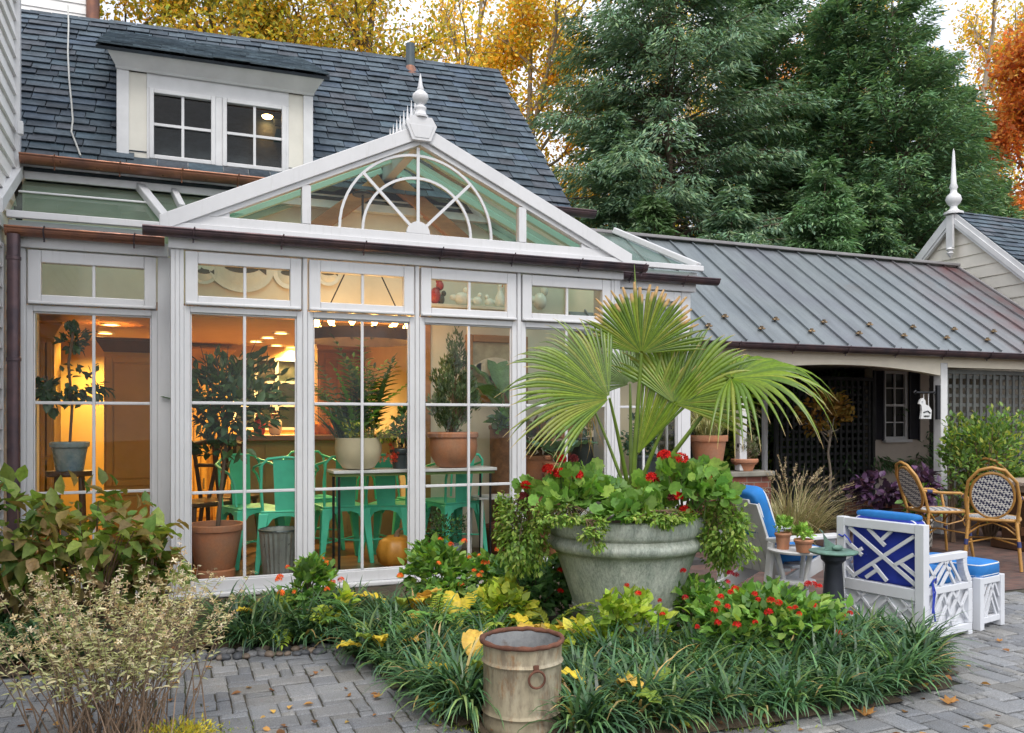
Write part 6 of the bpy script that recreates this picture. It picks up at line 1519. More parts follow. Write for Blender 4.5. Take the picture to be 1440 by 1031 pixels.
hosta('yellow hosta at the inner corner of the pavers', 535, 935, 7, .24, 3)
hosta('small curling yellow hosta at the front edge right of the bucket', 905, 1010, 5, .24, 4)
hosta('golden hosta leaves behind the tin bucket', 765, 925, 6, .30, 5)
hosta('yellow striped hosta in front of the middle post', 572, 888, 7, .34, 6)
hosta('pale hosta beside the ficus panel sill', 372, 893, 6, .28, 7)
hosta('yellow hosta low under the orange lantana', 640, 898, 6, .30, 8)
# ---- liriope ground cover
def region(polys, spacing, seed):
    g = random.Random(seed); out = []
    for pl in polys:
        P = [G0(*q).xy for q in pl]; xs = [p.x for p in P]; ys = [p.y for p in P]; x = min(xs)
        while x < max(xs):
            y = min(ys)
            while y < max(ys):
                q = (x + g.uniform(-.5, .5) * spacing, y + g.uniform(-.5, .5) * spacing)
                if in_poly(*q, P): out.append(q)
                y += spacing
            x += spacing
    return out
def liriope(name, label, polys, spacing, seed, L=.37, n=60, col=None):
    G = np.random.default_rng(seed); T = region(polys, spacing, seed); V_ = []
    for (x, y) in T:
        m = int(n * G.uniform(.7, 1.2)); az = G.uniform(0, 6.283, m); sc_ = G.uniform(.6, 1.2); tone = G.uniform(.65, 1.35)
        P = np.stack([x + .05 * np.cos(az) * G.uniform(0, 1, m), y + .05 * np.sin(az) * G.uniform(0, 1, m), np.full(m, .02)], 1)
        C = pick(col or [(.026, .060, .026), (.040, .080, .031), (.020, .044, .024), (.075, .11, .035), (.20, .14, .06)], m, [.36, .33, .18, .10, .03], .25, .08, G) * tone
        V_.append(blades(P, az + G.normal(size=m) * .4, G.uniform(.75, 1.5, m), L * sc_ * G.uniform(.6, 1.15, m), np.full(m, .0195), G.uniform(.9, 2.7, m), C, 6, C * 1.5))
    o = merge_np(name, V_, M['waxy']); return tag(o, label, 'ground cover', kind='stuff')
LIR = [[(790, 1044), (980, 1032), (1100, 1012), (1250, 988), (1300, 968), (1308, 940), (1275, 915), (1190, 905), (1060, 935), (930, 935), (800, 950)], [(492, 918), (575, 978), (630, 1010), (690, 1036), (690, 930), (600, 905), (540, 880)], [(310, 920), (490, 912), (545, 880), (470, 865), (310, 880)], [(-60, 945), (100, 935), (100, 880), (-60, 880)]]
liriope('liriope_grass', 'dark green strap leaved liriope edging the planting bed', LIR, .125, 3)
# ---- pebbles edging the left bed: one by one
g = random.Random(12); k = 0
pebm = [pm('river_pebble_%s' % n_, c_, .6, var=.25, vs=12, b=.15) for n_, c_ in (('grey', (.16, .16, .165)), ('brown', (.17, .13, .10)), ('dark', (.07, .075, .085)))]
px = 296
while px < 492:
    for row in range(2):
        y = 927 - (px - 290) * .055 - row * 7 + g.uniform(-2, 2); q = G0(px + g.uniform(-3, 3) + row * 6, y); mb = MB(); rr = g.uniform(.03, .05); mb.blob((0, 0, 0), rr, rr * g.uniform(.65, .9), rr * .55, 12, 8, 1, .06, g)
        o = mb.build('pebble', pebm[g.randrange(3)], smooth=70); o.location = q + Vector((0, 0, .012)); o.rotation_euler = (0, 0, g.uniform(0, 3)); tag(o, 'smooth rounded river pebble in the row edging the left flower bed', 'pebble', 'river pebbles edging the bed'); k += 1
    px += g.uniform(9, 14)
# ---- fallen leaves and litter
G = np.random.default_rng(77); P = []
while len(P) < 1500:
    px, py = G.uniform(0, 1440), G.uniform(895, 1035); q = G0(px, py); inb = in_poly(q.x, q.y, BED)
    if inb or G.random() < .05: P.append((q.x, q.y, .035 if inb else .010))
P = np.array(P); n = len(P); D = usph(n, G) * [1, 1, .12]; N = np.array([0, 0, 1.0]) + G.normal(size=(n, 3)) * .22
o = scatter('leaf_litter', T_leaf(.7, .12, .1), P, D, N, G.uniform(.03, .065, n), pick([(.20, .09, .035), (.28, .15, .05), (.13, .065, .03), (.33, .20, .06)], n, None, .3, .1, G), M['dry']); tag(o, 'brown fallen leaves scattered over the bed edge and pavers', 'fallen leaves', kind='stuff')
for k, (px, py, s_, lab) in enumerate(((1093, 980, .09, 'brown leaf lying on the pavers near the right bed corner'), (1043, 1012, .10, 'orange brown fallen leaf at the front edge of the bed'), (1215, 1011, .12, 'largest tan leaf lying on the right pavers'), (1333, 994, .11, 'brown leaf on pavers beyond the liriope tip'), (526, 985, .07, 'curled brown leaf on the left pavers'), (1405, 905, .06, 'small leaf on pavers near the ottoman'))):
    q = G0(px, py); o = scatter('fallen_leaf', T_lobed(5, .42, .18), [(0, 0, 0)], [(.8, .5, .1)], [(0, .1, 1)], np.array([s_]), [(.30, .15, .05)], M['dry']); o.location = q + Vector((0, 0, .012)); tag(o, lab, 'leaf')
# moss in joints near the bucket
G = np.random.default_rng(5)
P = []
for cx_, cy_, sx_, sy_, m in ((668, 1010, 26, 10, 900), (780, 1030, 25, 6, 500), (1040, 1020, 40, 5, 260), (250, 1026, 40, 5, 300)):
    for _ in range(m): q = G0(G.normal(cx_, sx_), G.normal(cy_, sy_)); P.append((q.x, q.y, .0))
P = np.array(P); n = len(P); o = scatter('moss', RHN, P, usph(n, G) * [1, 1, .3] + [0, 0, .8], usph(n, G), G.uniform(.012, .028, n), pick([(.10, .14, .02), (.14, .17, .03)], n, None, .3), M['leaf']); tag(o, 'bright green moss patches along the paver edge by the bucket', 'moss', kind='stuff')
# ---- left hydrangea
HY_ = [(.10, .14, .03), (.13, .16, .035), (.07, .12, .03), (.16, .13, .045), (.19, .13, .06)]
def shrub(name, label, px, gy, h, rx, ry, n, cols, seed, size, tm=T_leaf(.60, .12, .30), lumps=30, mat='leaf', cat='shrub', base=.0, group=None, puff=.28, droop=.55):
    b = G0(px, gy); root = thing(name, label, cat, b, group=group); bush(root, (0, 0, h * .58 + base), (rx, ry, h * .42), n, tm, size, cols, mat, seed=seed, lumps=lumps, puff=puff, up=.4, stems=(0, 0, 0), stem_r=.011, droop=droop); return root
shrub('hydrangea_shrub', 'bronze green hydrangea shrub against the left panel', 128, 893, 1.12, .60, .42, 470, HY_, 41, (.09, .16), lumps=34, group='hydrangeas at left')
shrub('hydrangea_shrub', 'taller leafy hydrangea at the left edge below the downspout', 22, 905, 1.18, .42, .36, 330, HY_, 42, (.11, .19), lumps=22, group='hydrangeas at left')
shrub('hydrangea_shrub', 'low hydrangea branch with dark leaves before the left corner post', 215, 885, .85, .24, .22, 120, HY_, 43, (.11, .19), lumps=9, group='hydrangeas at left')
# ---- dry bluebeard shrub at the front left
bb = G0(158, 1050); root = thing('dry_shrub', 'thin stemmed grey green dry shrub with tan seed heads at the front left', 'shrub', bb)
g = random.Random(31); G = np.random.default_rng(31); mb = MB(); Pl, Dl, Sl, Cl, Ps_, Ds_, = [], [], [], [], [], []
for k in range(128):
    a = g.uniform(0, 6.283); sp_ = g.uniform(.12, .80) ** .8; H_ = g.uniform(.62, 1.06) * (1 - .28 * sp_); b0 = Vector((g.gauss(0, .14), g.gauss(0, .10), 0)); e_ = Vector((b0.x + math.cos(a) * sp_ * .66, b0.y + math.sin(a) * sp_ * .46, H_)); m_ = b0.lerp(e_, .5) + Vector((math.cos(a) * -.04, math.sin(a) * -.04, .05))
    pts = []
    for j in range(8): s_ = j / 7; pts.append(b0 * (1 - s_) ** 2 + m_ * 2 * s_ * (1 - s_) + e_ * s_ ** 2 + Vector((g.uniform(-.008, .008), g.uniform(-.008, .008), 0)))
    mb.tube(pts, [.0040 * (1 - .75 * j / 7) for j in range(8)], 4, cap=False)
    for j in range(26):
        t_ = g.uniform(.42, .99); q, d_ = along(pts, t_); aa = g.uniform(0, 6.283)
        Pl.append(tuple(q)); Dl.append((math.cos(aa), math.sin(aa), g.uniform(-.15, .45))); Sl.append(g.uniform(.035, .062) * (1.15 - .45 * t_)); Cl.append((.36, .37, .19) if g.random() < .62 else ((.46, .42, .26) if g.random() < .6 else (.24, .28, .10)))
    for j in range(7):
        q, d_ = along(pts, g.uniform(.80, 1)); Ps_.append(tuple(q + Vector((g.uniform(-.022, .022), g.uniform(-.022, .022), g.uniform(-.01, .02))))); Ds_.append(tuple(usph(1, G)[0] + [0, 0, .5]))
mb.build('stem', pm('dry_stem', (.22, .15, .10), .8, var=.3, b=.1), root)
scatter('foliage', T_leaf(.26, .05, .25), Pl, Dl, np.array([0, 0, 1.0]) + G.normal(size=(len(Pl), 3)) * .4, np.array(Sl), np.array(Cl) * G.uniform(.75, 1.2, (len(Pl), 1)), M['dry'], root)
scatter('seed_heads', T_petals(4, .5), Ps_, Ds_, usph(len(Ps_), G), G.uniform(.018, .034, len(Ps_)), pick([(.42, .32, .18), (.38, .29, .16), (.48, .42, .30)], len(Ps_), None, .2, .05, G), M['dry'], root)
b = G0(245, 1050); root = thing('sedum_clump', 'low yellow sedum clump at the bottom edge by the dry shrub', 'sedum', b); bush(root, (0, 0, .05), (.22, .12, .09), 700, RHN, (.02, .035), [(.40, .33, .03), (.30, .30, .04)], 'petal', seed=51, lumps=22)
# ---- pots and plants by the porch
LY = 8.88; LZ = .966
def on_ledge(px): return Vector((wx(px, LY), LY, LZ))
rt = thing('tall_terracotta_pot', 'tall tapered terracotta pot of pale arching grass on the brick ledge', 'potted plant', on_ledge(996)); hh = wz(996, 612, LY) - LZ
pot(rt, .24, .16, hh, rim=.08); grass_clump(rt, (0, 0, hh - .04), 330, .78, .012, [(.36, .36, .17), (.45, .43, .24), (.24, .29, .11)], seed=71, spread=.14, el=(.8, 1.5), curve=(.9, 2.5), tip=[(.5, .46, .28)], mat='dry', segs=7)
rt = thing('terracotta_pot', 'small terracotta pot of wispy lavender on the brick ledge', 'potted plant', on_ledge(1047)); hh = wz(1047, 646, LY) - LZ + .01
pot(rt, .17, .105, hh, rim=.05); bush(rt, (.04, 0, hh + .14), (.22, .16, .16), 900, RHN, (.025, .05), [(.12, .15, .07), (.15, .14, .10), (.10, .12, .05)], 'dry', seed=72, lumps=26, up=1, stems=(0, 0, hh - .05))
dg = thing('dog_figurine', 'tiny black spotted white dog figurine peeking from the small terracotta pot', 'figurine', on_ledge(1043) + Vector((-.04, -.03, hh - .03)))
mb = MB(); mb.blob((0, 0, .09), .045, .04, .09, 12, 8); mb.blob((0, -.015, .20), .04, .045, .04, 12, 8); mb.blob((0, -.06, .19), .018, .025, .016, 8, 6); mb.build('body', M['white'], dg, smooth=70)
mb = MB()
for x, y, z in ((-.045, -.01, .20), (.045, -.01, .20)): mb.blob((x, y, z), .012, .018, .03, 8, 6)
for x, y, z in ((-.02, -.038, .12), (.02, -.036, .07), (.012, -.058, .215), (-.03, -.03, .05), (0, -.083, .192)): mb.blob((x, y, z), .009, .007, .009, 8, 5)
mb.build('black_markings', M['black'], dg, smooth=70)
b = G0(1112, 772); root = thing('fountain_grass', 'tan fountain grass clump behind the blue cushioned garden chair', 'ornamental grass', b); grass_clump(root, (0, 0, 0), 1000, 1.0, .010, [(.22, .21, .10), (.28, .25, .14), (.15, .17, .06)], seed=73, spread=.24, el=(.85, 1.5), curve=(.6, 2.0), tip=[(.34, .28, .17)], mat='dry', segs=7)
g = random.Random(4); P, D = [], []
for k in range(46):
    a = g.uniform(0, 6.283); r_ = g.uniform(.1, .6); z_ = 1.02 - r_ * .55 + g.uniform(-.1, .1)
    for j in range(26): P.append((r_ * math.cos(a) * (1 + .012 * j), r_ * math.sin(a) * (1 + .012 * j), z_ + .006 * j * (1 - r_))); D.append((math.cos(a) * .6 + g.uniform(-.8, .8), math.sin(a) * .6 + g.uniform(-.8, .8), .5))
scatter('plumes', RHN, P, D, usph(len(P)), np.full(len(P), .03), pick([(.36, .30, .20), (.28, .23, .14)], len(P)), M['dry'], root)
# copper leaved small tree in a black pot under the porch
q = W(1166, 715, d=12.6); root = thing('potted_tree', 'small bronze leaved tree in a black pot before the dark lattice', 'potted tree', (q.x, q.y, .02)); pot(root, .24, .18, .42, 'black')
mb = MB(); tt_ = [(0, 0, .38), (.03, 0, .8), (-.02, 0, 1.1), (.03, 0, 1.45)]; mb.tube(tt_, [.025, .02, .018, .012], 6)
g = random.Random(2)
for k in range(12): e_ = Vector((g.uniform(-.5, .3), g.uniform(-.3, .3), g.uniform(1.35, 2.0))); mb.tube([(.02, 0, 1.2 + .02 * k), e_ * .6 + Vector((0, 0, .55)), e_], [.009, .007, .003], 4)
mb.build('trunk', M['palebark'], root, smooth=60); bush(root, (-.12, 0, 1.70), (.50, .35, .36), 520, LEAFW, (.07, .12), [(.20, .12, .03), (.26, .16, .04), (.15, .12, .03)], 'gold', seed=74, lumps=20)
bush(root, (0, 0, .46), (.3, .22, .12), 160, RHN, (.05, .09), [(.05, .04, .06), (.04, .05, .03)], 'leaf', seed=75, lumps=9, name='underplanting')
q = W(1262, 722, d=11.4); PUR = [(.045, .022, .05), (.065, .03, .07), (.03, .018, .035)]
root = thing('potted_plant', 'dark purple leaved plant in a black pot beside the porch wall', 'potted plant', (q.x - .1, q.y + .25, 0)); pot(root, .2, .15, .4, 'black'); bush(root, (0, 0, .62), (.36, .3, .24), 420, LEAFW, (.08, .15), PUR, 'waxy', seed=76, lumps=18, droop=.4)
root = thing('potted_plant', 'light green leafy plant in a black pot left of the rattan chairs', 'potted plant', (q.x + .12, q.y - .25, 0)); pot(root, .17, .13, .32, 'black'); bush(root, (0, 0, .54), (.30, .26, .26), 480, LEAFW, (.07, .12), [(.11, .19, .05), (.14, .22, .07)], 'leaf', seed=77, lumps=18)
q = W(1296, 738, d=10.8); root = thing('zigzag_pot', 'black and white zigzag patterned pot with dark purple leaves by the porch post', 'potted plant', (q.x, q.y, 0)); t = NT('zigzag')
tc = t.n('ShaderNodeTexCoord'); sx = t.n('ShaderNodeSeparateXYZ'); t.l(tc.outputs['Object'], sx.inputs[0]); at2 = t.n('ShaderNodeMath', operation='ARCTAN2'); t.l(sx.outputs[1], at2.inputs[0]); t.l(sx.outputs[0], at2.inputs[1])
pp_ = t.n('ShaderNodeMath', operation='PINGPONG'); pp_.inputs[1].default_value = .22; t.l(at2.outputs[0], pp_.inputs[0]); m1 = t.n('ShaderNodeMath', operation='MULTIPLY_ADD'); m1.inputs[1].default_value = .28; t.l(pp_.outputs[0], m1.inputs[0]); t.l(sx.outputs[2], m1.inputs[2])
m2 = t.n('ShaderNodeMath', operation='MODULO'); m2.inputs[1].default_value = .085; t.l(m1.outputs[0], m2.inputs[0]); m3 = t.n('ShaderNodeMath', operation='GREATER_THAN'); m3.inputs[1].default_value = .042; t.l(m2.outputs[0], m3.inputs[0])
t.principled(t.mixc(m3.outputs[0], (.03, .03, .03), (.62, .60, .55)), .5); M['zigzag'] = t.mat; pot(root, .15, .12, .36, 'zigzag'); bush(root, (0, 0, .68), (.22, .2, .30), 200, LEAFW, (.09, .15), PUR, 'waxy', seed=78, lumps=12, droop=.4, stems=(0, 0, .3))
# climbing shrub at the right lattice
b = W(1392, 745, d=11.3); SH = [(.075, .13, .035), (.10, .165, .04), (.055, .10, .03), (.17, .19, .04)]
root = thing('garden_shrub', 'dense green shrub climbing the grey lattice at the right edge', 'shrub', (b.x, b.y, 0)); bush(root, (0, 0, 1.05), (.80, .42, .80), 3600, LEAF, (.055, .095), SH, 'leaf', seed=79, lumps=60, puff=.2, stems=(0, 0, 0), stem_r=.012)
b = W(1338, 745, d=11.2); root = thing('garden_shrub', 'thin leafy shoots climbing beside the right porch post', 'shrub', (b.x, b.y, 0)); bush(root, (0, 0, .95), (.24, .2, .75), 420, LEAF, (.05, .09), SH, 'leaf', seed=80, lumps=20, stems=(0, 0, 0))
# greenery seen through the porch
for k, (px, d, h, lab) in enumerate(((1060, 15.5, 2.6, 'green shrub seen through the left porch opening'), (1120, 19, 1.9, 'dark shrub seen behind the left half of the porch lattice'), (1000, 15, 2.4, 'shrub behind the grey trellis left of the porch post'))):
    root = thing('hedge_shrub', lab, 'shrub', gp(px, d), group='shrubs beyond the porch'); bush(root, (0, 0, h * .5), (.9, .6, h * .5), 1500, LEAF, (.08, .14), SH, 'leaf', seed=90 + k, lumps=30, stems=(0, 0, 0))
# ================================================================== GARDEN FURNITURE
# ---- tin bucket
bkp = W(735, 1044, z=0); bkp = bkp + Vector((SN, CS, 0)) * .20
q0 = thing('tin_bucket', 'weathered tan tin bucket with rusty rim and ring handle at the front of the bed', 'bucket', (bkp.x, bkp.y, .0))
t = NT('weathered_tin')
c = t.ramp(t.noise(4, 6, .65, stretch=(1, 1, .35)), [(.28, (.24, .20, .13)), (.5, (.37, .325, .225)), (.72, (.46, .42, .33))])
c = t.mixc(t.ramp(t.noise(5.5, 6, .75, stretch=(1.6, 1.6, .5)), [(.54, 0), (.64, .8)]), c, (.30, .14, .045))
c = t.mixc(t.ramp(t.noise(13, 5, .7, stretch=(1, 1, .3)), [(.47, 0), (.62, .7)]), c, (.15, .115, .08))
rgh = t.ramp(t.noise(7, 4), [(.3, .45), (.7, .75)]); t.principled(c, rgh, .25, t.bump(t.noise(45, 4, .7), .3, .004), .4); M['tin'] = t.mat
M['rust'] = pm('rust', (.12, .048, .028), .85, var=.4, vs=14, bs=70, b=.6)
t = NT('grey_tin_inside'); c = t.ramp(t.noise(8, 6, .7), [(.3, (.20, .21, .22)), (.55, (.34, .35, .36)), (.75, (.16, .10, .07))]); t.principled(c, .6, .3, t.bump(t.noise(40, 4), .3, .004)); M['tinin'] = t.mat
bh = .465; br = .203
mb = MB(); mb.lathe([(br - .012, 0), (br - .002, .012), (br + .004, .04), (br + .004, .055), (br, .09), (br + .002, .095), (br + .010, .107), (br + .002, .119), (br, .124), (br, .345), (br + .002, .35), (br + .010, .362), (br + .002, .374), (br, .379), (br + .002, .43), (br + .006, bh)], 56, cap=False)
for k in range(len(mb.v)):
    x, y, z = mb.v[k]; a = math.atan2(y, x); f = 1 + .008 * math.sin(3 * a + z * 9) + .005 * math.sin(7 * a - z * 17); mb.v[k] = (x * f, y * f, z)
mb.build('body', M['tin'], q0, smooth=45)
mb = MB(); mb.lathe([(br - .002, bh - .005), (br - .006, .36), (br - .012, .12), (.001, .10)], 48, cap=False); mb.build('inside', M['tinin'], q0, smooth=45)
g = random.Random(1); mb = MB(); mb.tube([((br + .006 + g.uniform(-.002, .002)) * math.cos(a), (br + .006) * math.sin(a), bh + g.uniform(-.003, .003)) for a in np.linspace(0, 6.283, 49)[:-1]], [.013 + g.uniform(-.002, .003) for _ in range(48)], 8, closed=True); mb.build('rim', M['rust'], q0, smooth=60)
ha = math.atan2(-CS, -SN) + .32; hv = Vector((math.cos(ha), math.sin(ha), 0)); hs = Vector((-math.sin(ha), math.cos(ha), 0))
mb = MB(); cR = hv * (br + .016) + Vector((0, 0, .315)); mb.tube([cR + hs * .042 * math.cos(a) + Vector((0, 0, .042 * math.sin(a))) + hv * .006 for a in np.linspace(0, 6.283, 25)[:-1]], .006, 8, closed=True); hr = mb.build('ring_handle', M['rust'], q0, smooth=60)
mb = MB(); mb.obox(cR + Vector((0, 0, .05)) - hv * .006, hv * .007, hs * .014, Vector((0, 0, .018))); mb.build('lug', M['rust'], hr, bevel=.003)
bush(q0, (.0, .02, .20), (.05, .05, .1), 40, RHN, (.03, .06), [(.12, .2, .04)], 'leaf', seed=3, lumps=5, up=1, name='seedling')

# ---- fretwork armchair
M['bluecloth'] = pm('blue_cushion', (.010, .15, .44), .8, var=.2, vs=5, bs=14, b=.6)
M['navycloth'] = pm('navy_cushion', (.018, .04, .34), .8, var=.25, vs=5, bs=14, b=.6)
M['piping'] = pm('white_piping', (.70, .72, .74), .7, b=0)
M['lath'] = pm('white_lacquer', (.62, .64, .68), .38, var=.05, vs=3, b=.03)
arm = thing('fretwork_armchair', 'white fretwork armchair with blue cushions seen from behind on the pavers', 'armchair', (5.19, 4.90, 0), R(10.3 - 90))
AW, AD = .3625, .285      # half width, half depth; local +Y is the sitting direction, back at -Y
PST = .035
mb = MB()
for x in (-AW + PST, AW - PST):
    mb.box(x - PST, x + PST, -AD, -AD + .07, .0, .855)
mb.box(-AW + .0705, AW - .0705, -AD + .004, -AD + .066, .785, .852); mb.box(-AW + .0705, AW - .0705, -AD + .004, -AD + .066, .30, .385); mb.box(-AW + .0705, AW - .0705, -AD + .006, -AD + .064, .03, .10)
mb.build('back_frame', M['lath'], arm, bevel=.004)
# curved posts in front of the side stiles
mb = MB(); y = -AD + .022
def slat(x0, z0, x1, z1, yy=None, w=.026, d=.016):
    yy = y if yy is None else yy; mb.bar((x0, yy, z0), (x1, yy, z1), w, d, up=(0, 1, 0))
A, B, Z0, Z1 = -AW + .07, AW - .07, .385, .785
for k, (u0, v0, u1, v1) in enumerate(((.05, .98, .99, .08), (.10, .04, .97, .95), (.33, 1, .57, .71), (.66, 1, .50, .78), (.96, .62, .70, .37), (.78, .44, 1, .24), (0, .72, .24, .47), (.0, .36, .24, .60), (.41, .33, .60, .06), (.30, .06, .47, .25), (0, .20, .12, .06))):
    slat(A + u0 * (B - A), Z0 + v0 * (Z1 - Z0), A + u1 * (B - A), Z0 + v1 * (Z1 - Z0), y + .0015 * (k % 4))
mb.build('back_fretwork', M['lath'], arm)
mb = MB(); mb.box(A, B, -AD + .026, -AD + .052, .10, .30); bp = mb.build('back_panel', M['lath'], arm)
mb = MB(); yy = -AD + .018
for a_, b_ in (((A, .25), (A + .15, .10)), ((A + .10, .30), (A + .30, .10)), ((A + .22, .22), (A + .30, .30)), ((A, .12), (A + .18, .30)), ((A + .18, .10), (A + .37, .29)), ((A + .34, .30), (B - .05, .10)), ((A + .36, .10), (B, .30)), ((B - .12, .30), (B, .19))): mb.bar((a_[0], yy, a_[1]), (b_[0], yy, b_[1]), .018, .014, up=(0, 1, 0))
mb.build('panel_fretwork', M['lath'], bp)
for s_ in (-1, 1):
    x = s_ * (AW - .03); mb = MB(); y0, y1, yf = -AD + .0705, AD + .06, AD - .05
    mb.box(x - .03, x + .03, y0, yf + .04, .575, .625); mb.box(x - .028, x + .028, y0, y1, .345, .395); mb.box(x - .028, x + .028, y0, y1, .03, .085); mb.box(x - .03, x + .03, y1 - .055, y1, .0855, .3445); mb.box(x - .03, x + .03, y1 - .055, y1, 0, .0295)
    for k in range(5):
        a0, a1 = k / 5, (k + 1) / 5; f = lambda s: (yf + .012 + .075 * s ** 2.2, .575 - .18 * s); p, q = f(a0), f(a1); mb.bar((x, p[0], p[1]), (x, q[0], q[1] - .002), .056, .05, up=(0, 1, 0))
    fr = mb.build('side_frame', M['lath'], arm, bevel=.004)
    mb = MB(); L0, L1 = y0, y1 - .055; xx = x + s_ * .018
    for za, zb, pat in ((.085, .345, ((0, .0, .38, 1), (.38, 1, .62, 0), (.22, 0, .60, 1), (.62, 0, 1, .9), (.0, .55, .2, 1), (.60, 1, 1, .15), (.45, 0, .78, 1))), (.395, .575, ((.0, .2, .4, 1), (.15, 0, .55, 1), (.45, 1, .75, 0), (.0, .9, .25, .2), (.6, 1, .9, .1), (.35, 0, .62, .7)))):
        for a, z_a, b_, z_b in pat: LL = (L1 - L0) if za < .3 else (yf - L0); mb.bar((xx, L0 + a * LL, za + z_a * (zb - za)), (xx, L0 + b_ * LL, za + z_b * (zb - za)), .02, .016, up=(1, 0, 0))
    mb.build('side_fretwork', M['lath'], fr)
    mb = MB(); mb.box(x - s_ * .012 - .006, x - s_ * .012 + .006, L0, L1, .085, .345); mb.build('side_panel', M['lath'], fr)
mb = MB(); mb.box(-AW + .062, AW - .062, AD + .005, AD + .055, .03, .36); mb.box(-AW + .06, AW - .06, -AD + .07, AD + .004, .33, .36); mb.build('seat_frame', M['lath'], arm, bevel=.004)
mb = MB(); mb.blob((0, .06, .425), AW - .068, AD - .05, .072, 32, 14, .32); sc_ = mb.build('seat_cushion', M['bluecloth'], arm, smooth=70)
def pipe_loop(hx, hy, n=40, e=.32): 
    pw = lambda v: math.copysign(abs(v) ** e, v)
    return [(hx * pw(math.cos(6.28319 * k / n)), hy * pw(math.sin(6.28319 * k / n))) for k in range(n)]
mb = MB(); mb.tube([(a, b_ + .06, .472) for a, b_ in pipe_loop(AW - .085, AD - .065)], .007, 6, closed=True); mb.build('piping', M['piping'], sc_, smooth=60)
mb = MB(); mb.blob((0, -AD + .135, .625), AW - .075, .065, .265, 32, 18, .34); bc_ = mb.build('back_cushion', M['navycloth'], arm, smooth=70)
mb = MB(); mb.tube([(a, -AD + .19, .625 + b_) for a, b_ in pipe_loop(AW - .09, .252)], .007, 6, closed=True); mb.tube([(a, -AD + .09, .625 + b_) for a, b_ in pipe_loop(AW - .09, .252)], .007, 6, closed=True); mb.build('piping', M['piping'], bc_, smooth=60)
mb = MB()
for x in (-.15, 0, .15):
    for z in (.57, .70): mb.blob((x, -AD + .072, z), .012, .008, .012, 10, 6)
mb.build('button', M['navycloth'], bc_, smooth=60)
mb = MB(); mb.blob((.0, -AD + .13, .885), AW - .10, .055, .030, 24, 10, .5); mb.build('cushion_top', M['bluecloth'], bc_, smooth=70)
g = random.Random(6); mb = MB(); x = AW + .004; z = .40; mb.tube([(x, -AD + .10, .44), (x + .012, -AD + .115, .37), (x + .008, -AD + .10, .26), (x + .015, -AD + .11, .16)], .006, 6); mb.tube([(x, -AD + .10, .44), (x + .014, -AD + .09, .34), (x + .01, -AD + .085, .22)], .006, 6); mb.tube([(x, -AD + .10, .44), (x + .014, -AD + .125, .47), (x + .006, -AD + .13, .43)], .006, 6)
mb.build('cushion_tie', M['navycloth'], sc_, smooth=60)
mb = MB(); mb.tube([(-AW + .06, -AD - .004, .70), (-AW + .085, -AD - .016, .72), (-AW + .11, -AD - .006, .69), (-AW + .14, -AD - .012, .66)], .006, 6); mb.tube([(-AW + .06, -AD - .004, .70), (-AW + .03, -AD - .014, .715)], .006, 6); mb.build('cushion_tie', M['navycloth'], bc_, smooth=60)
# ---- ottoman
ot = thing('ottoman', 'white fretwork ottoman with blue cushion in front of the armchair', 'ottoman', (5.83, 4.97, 0), R(13 - 90)); ow, od = .30, .19
for sx in (-1, 1):
    for sy in (-1, 1): mb = MB(); mb.box(sx * ow - .03 * (1 + sx), sx * ow + .03 * (1 - sx), sy * od - .03 * (1 + sy), sy * od + .03 * (1 - sy), 0, .40); mb.build('leg', M['lath'], ot, bevel=.004)
mb = MB()
for s_ in (-1, 1):
    xx = s_ * (ow - .03); mb.box(xx - .022, xx + .022, -od + .0605, od - .0605, .345, .395); mb.box(xx - .022, xx + .022, -od + .0605, od - .0605, .045, .09); yy = s_ * (od - .03); mb.box(-ow + .0605, ow - .0605, yy - .022, yy + .022, .345, .395); mb.box(-ow + .0605, ow - .0605, yy - .022, yy + .022, .045, .09)
mb.box(-ow + .0605, ow - .0605, -od + .0605, od - .0605, .30, .335); of = mb.build('frame', M['lath'], ot, bevel=.003)
mb = MB()
for s_ in (-1, 1):
    xx = s_ * (ow - .022); LL = 2 * od - .12; L0 = -od + .06
    for a, za, b_, zb in ((0, .1, .5, 1), (.5, 1, 1, .1), (.0, .55, .25, 1), (.75, 1, 1, .55), (.15, 0, .5, .6), (.5, .6, .85, 0), (.25, 0, .7, 1)): mb.bar((xx, L0 + a * LL, .09 + za * .255), (xx, L0 + b_ * LL, .09 + zb * .255), .018, .014, up=(1, 0, 0))
    yy = s_ * (od - .022); LL = 2 * ow - .12; L0 = -ow + .06
    for a, za, b_, zb in ((0, .1, .35, 1), (.3, 1, .6, 0), (.55, 0, .9, 1), (.7, 1, 1, .1), (0, .8, .3, 0)): mb.bar((L0 + a * LL, yy, .09 + za * .255), (L0 + b_ * LL, yy, .09 + zb * .255), .018, .014, up=(0, 1, 0))
mb.build('fretwork', M['lath'], of)
mb = MB(); mb.blob((0, 0, .445), ow - .012, od - .008, .062, 32, 14, .26); oc = mb.build('cushion', M['bluecloth'], ot, smooth=70)
mb = MB()
for z in (.49, .41): mb.tube([(a, b_, z) for a, b_ in pipe_loop(ow - .018, od - .014, 44, .26)], .006, 6, closed=True)
mb.build('piping', M['piping'], oc, smooth=60)
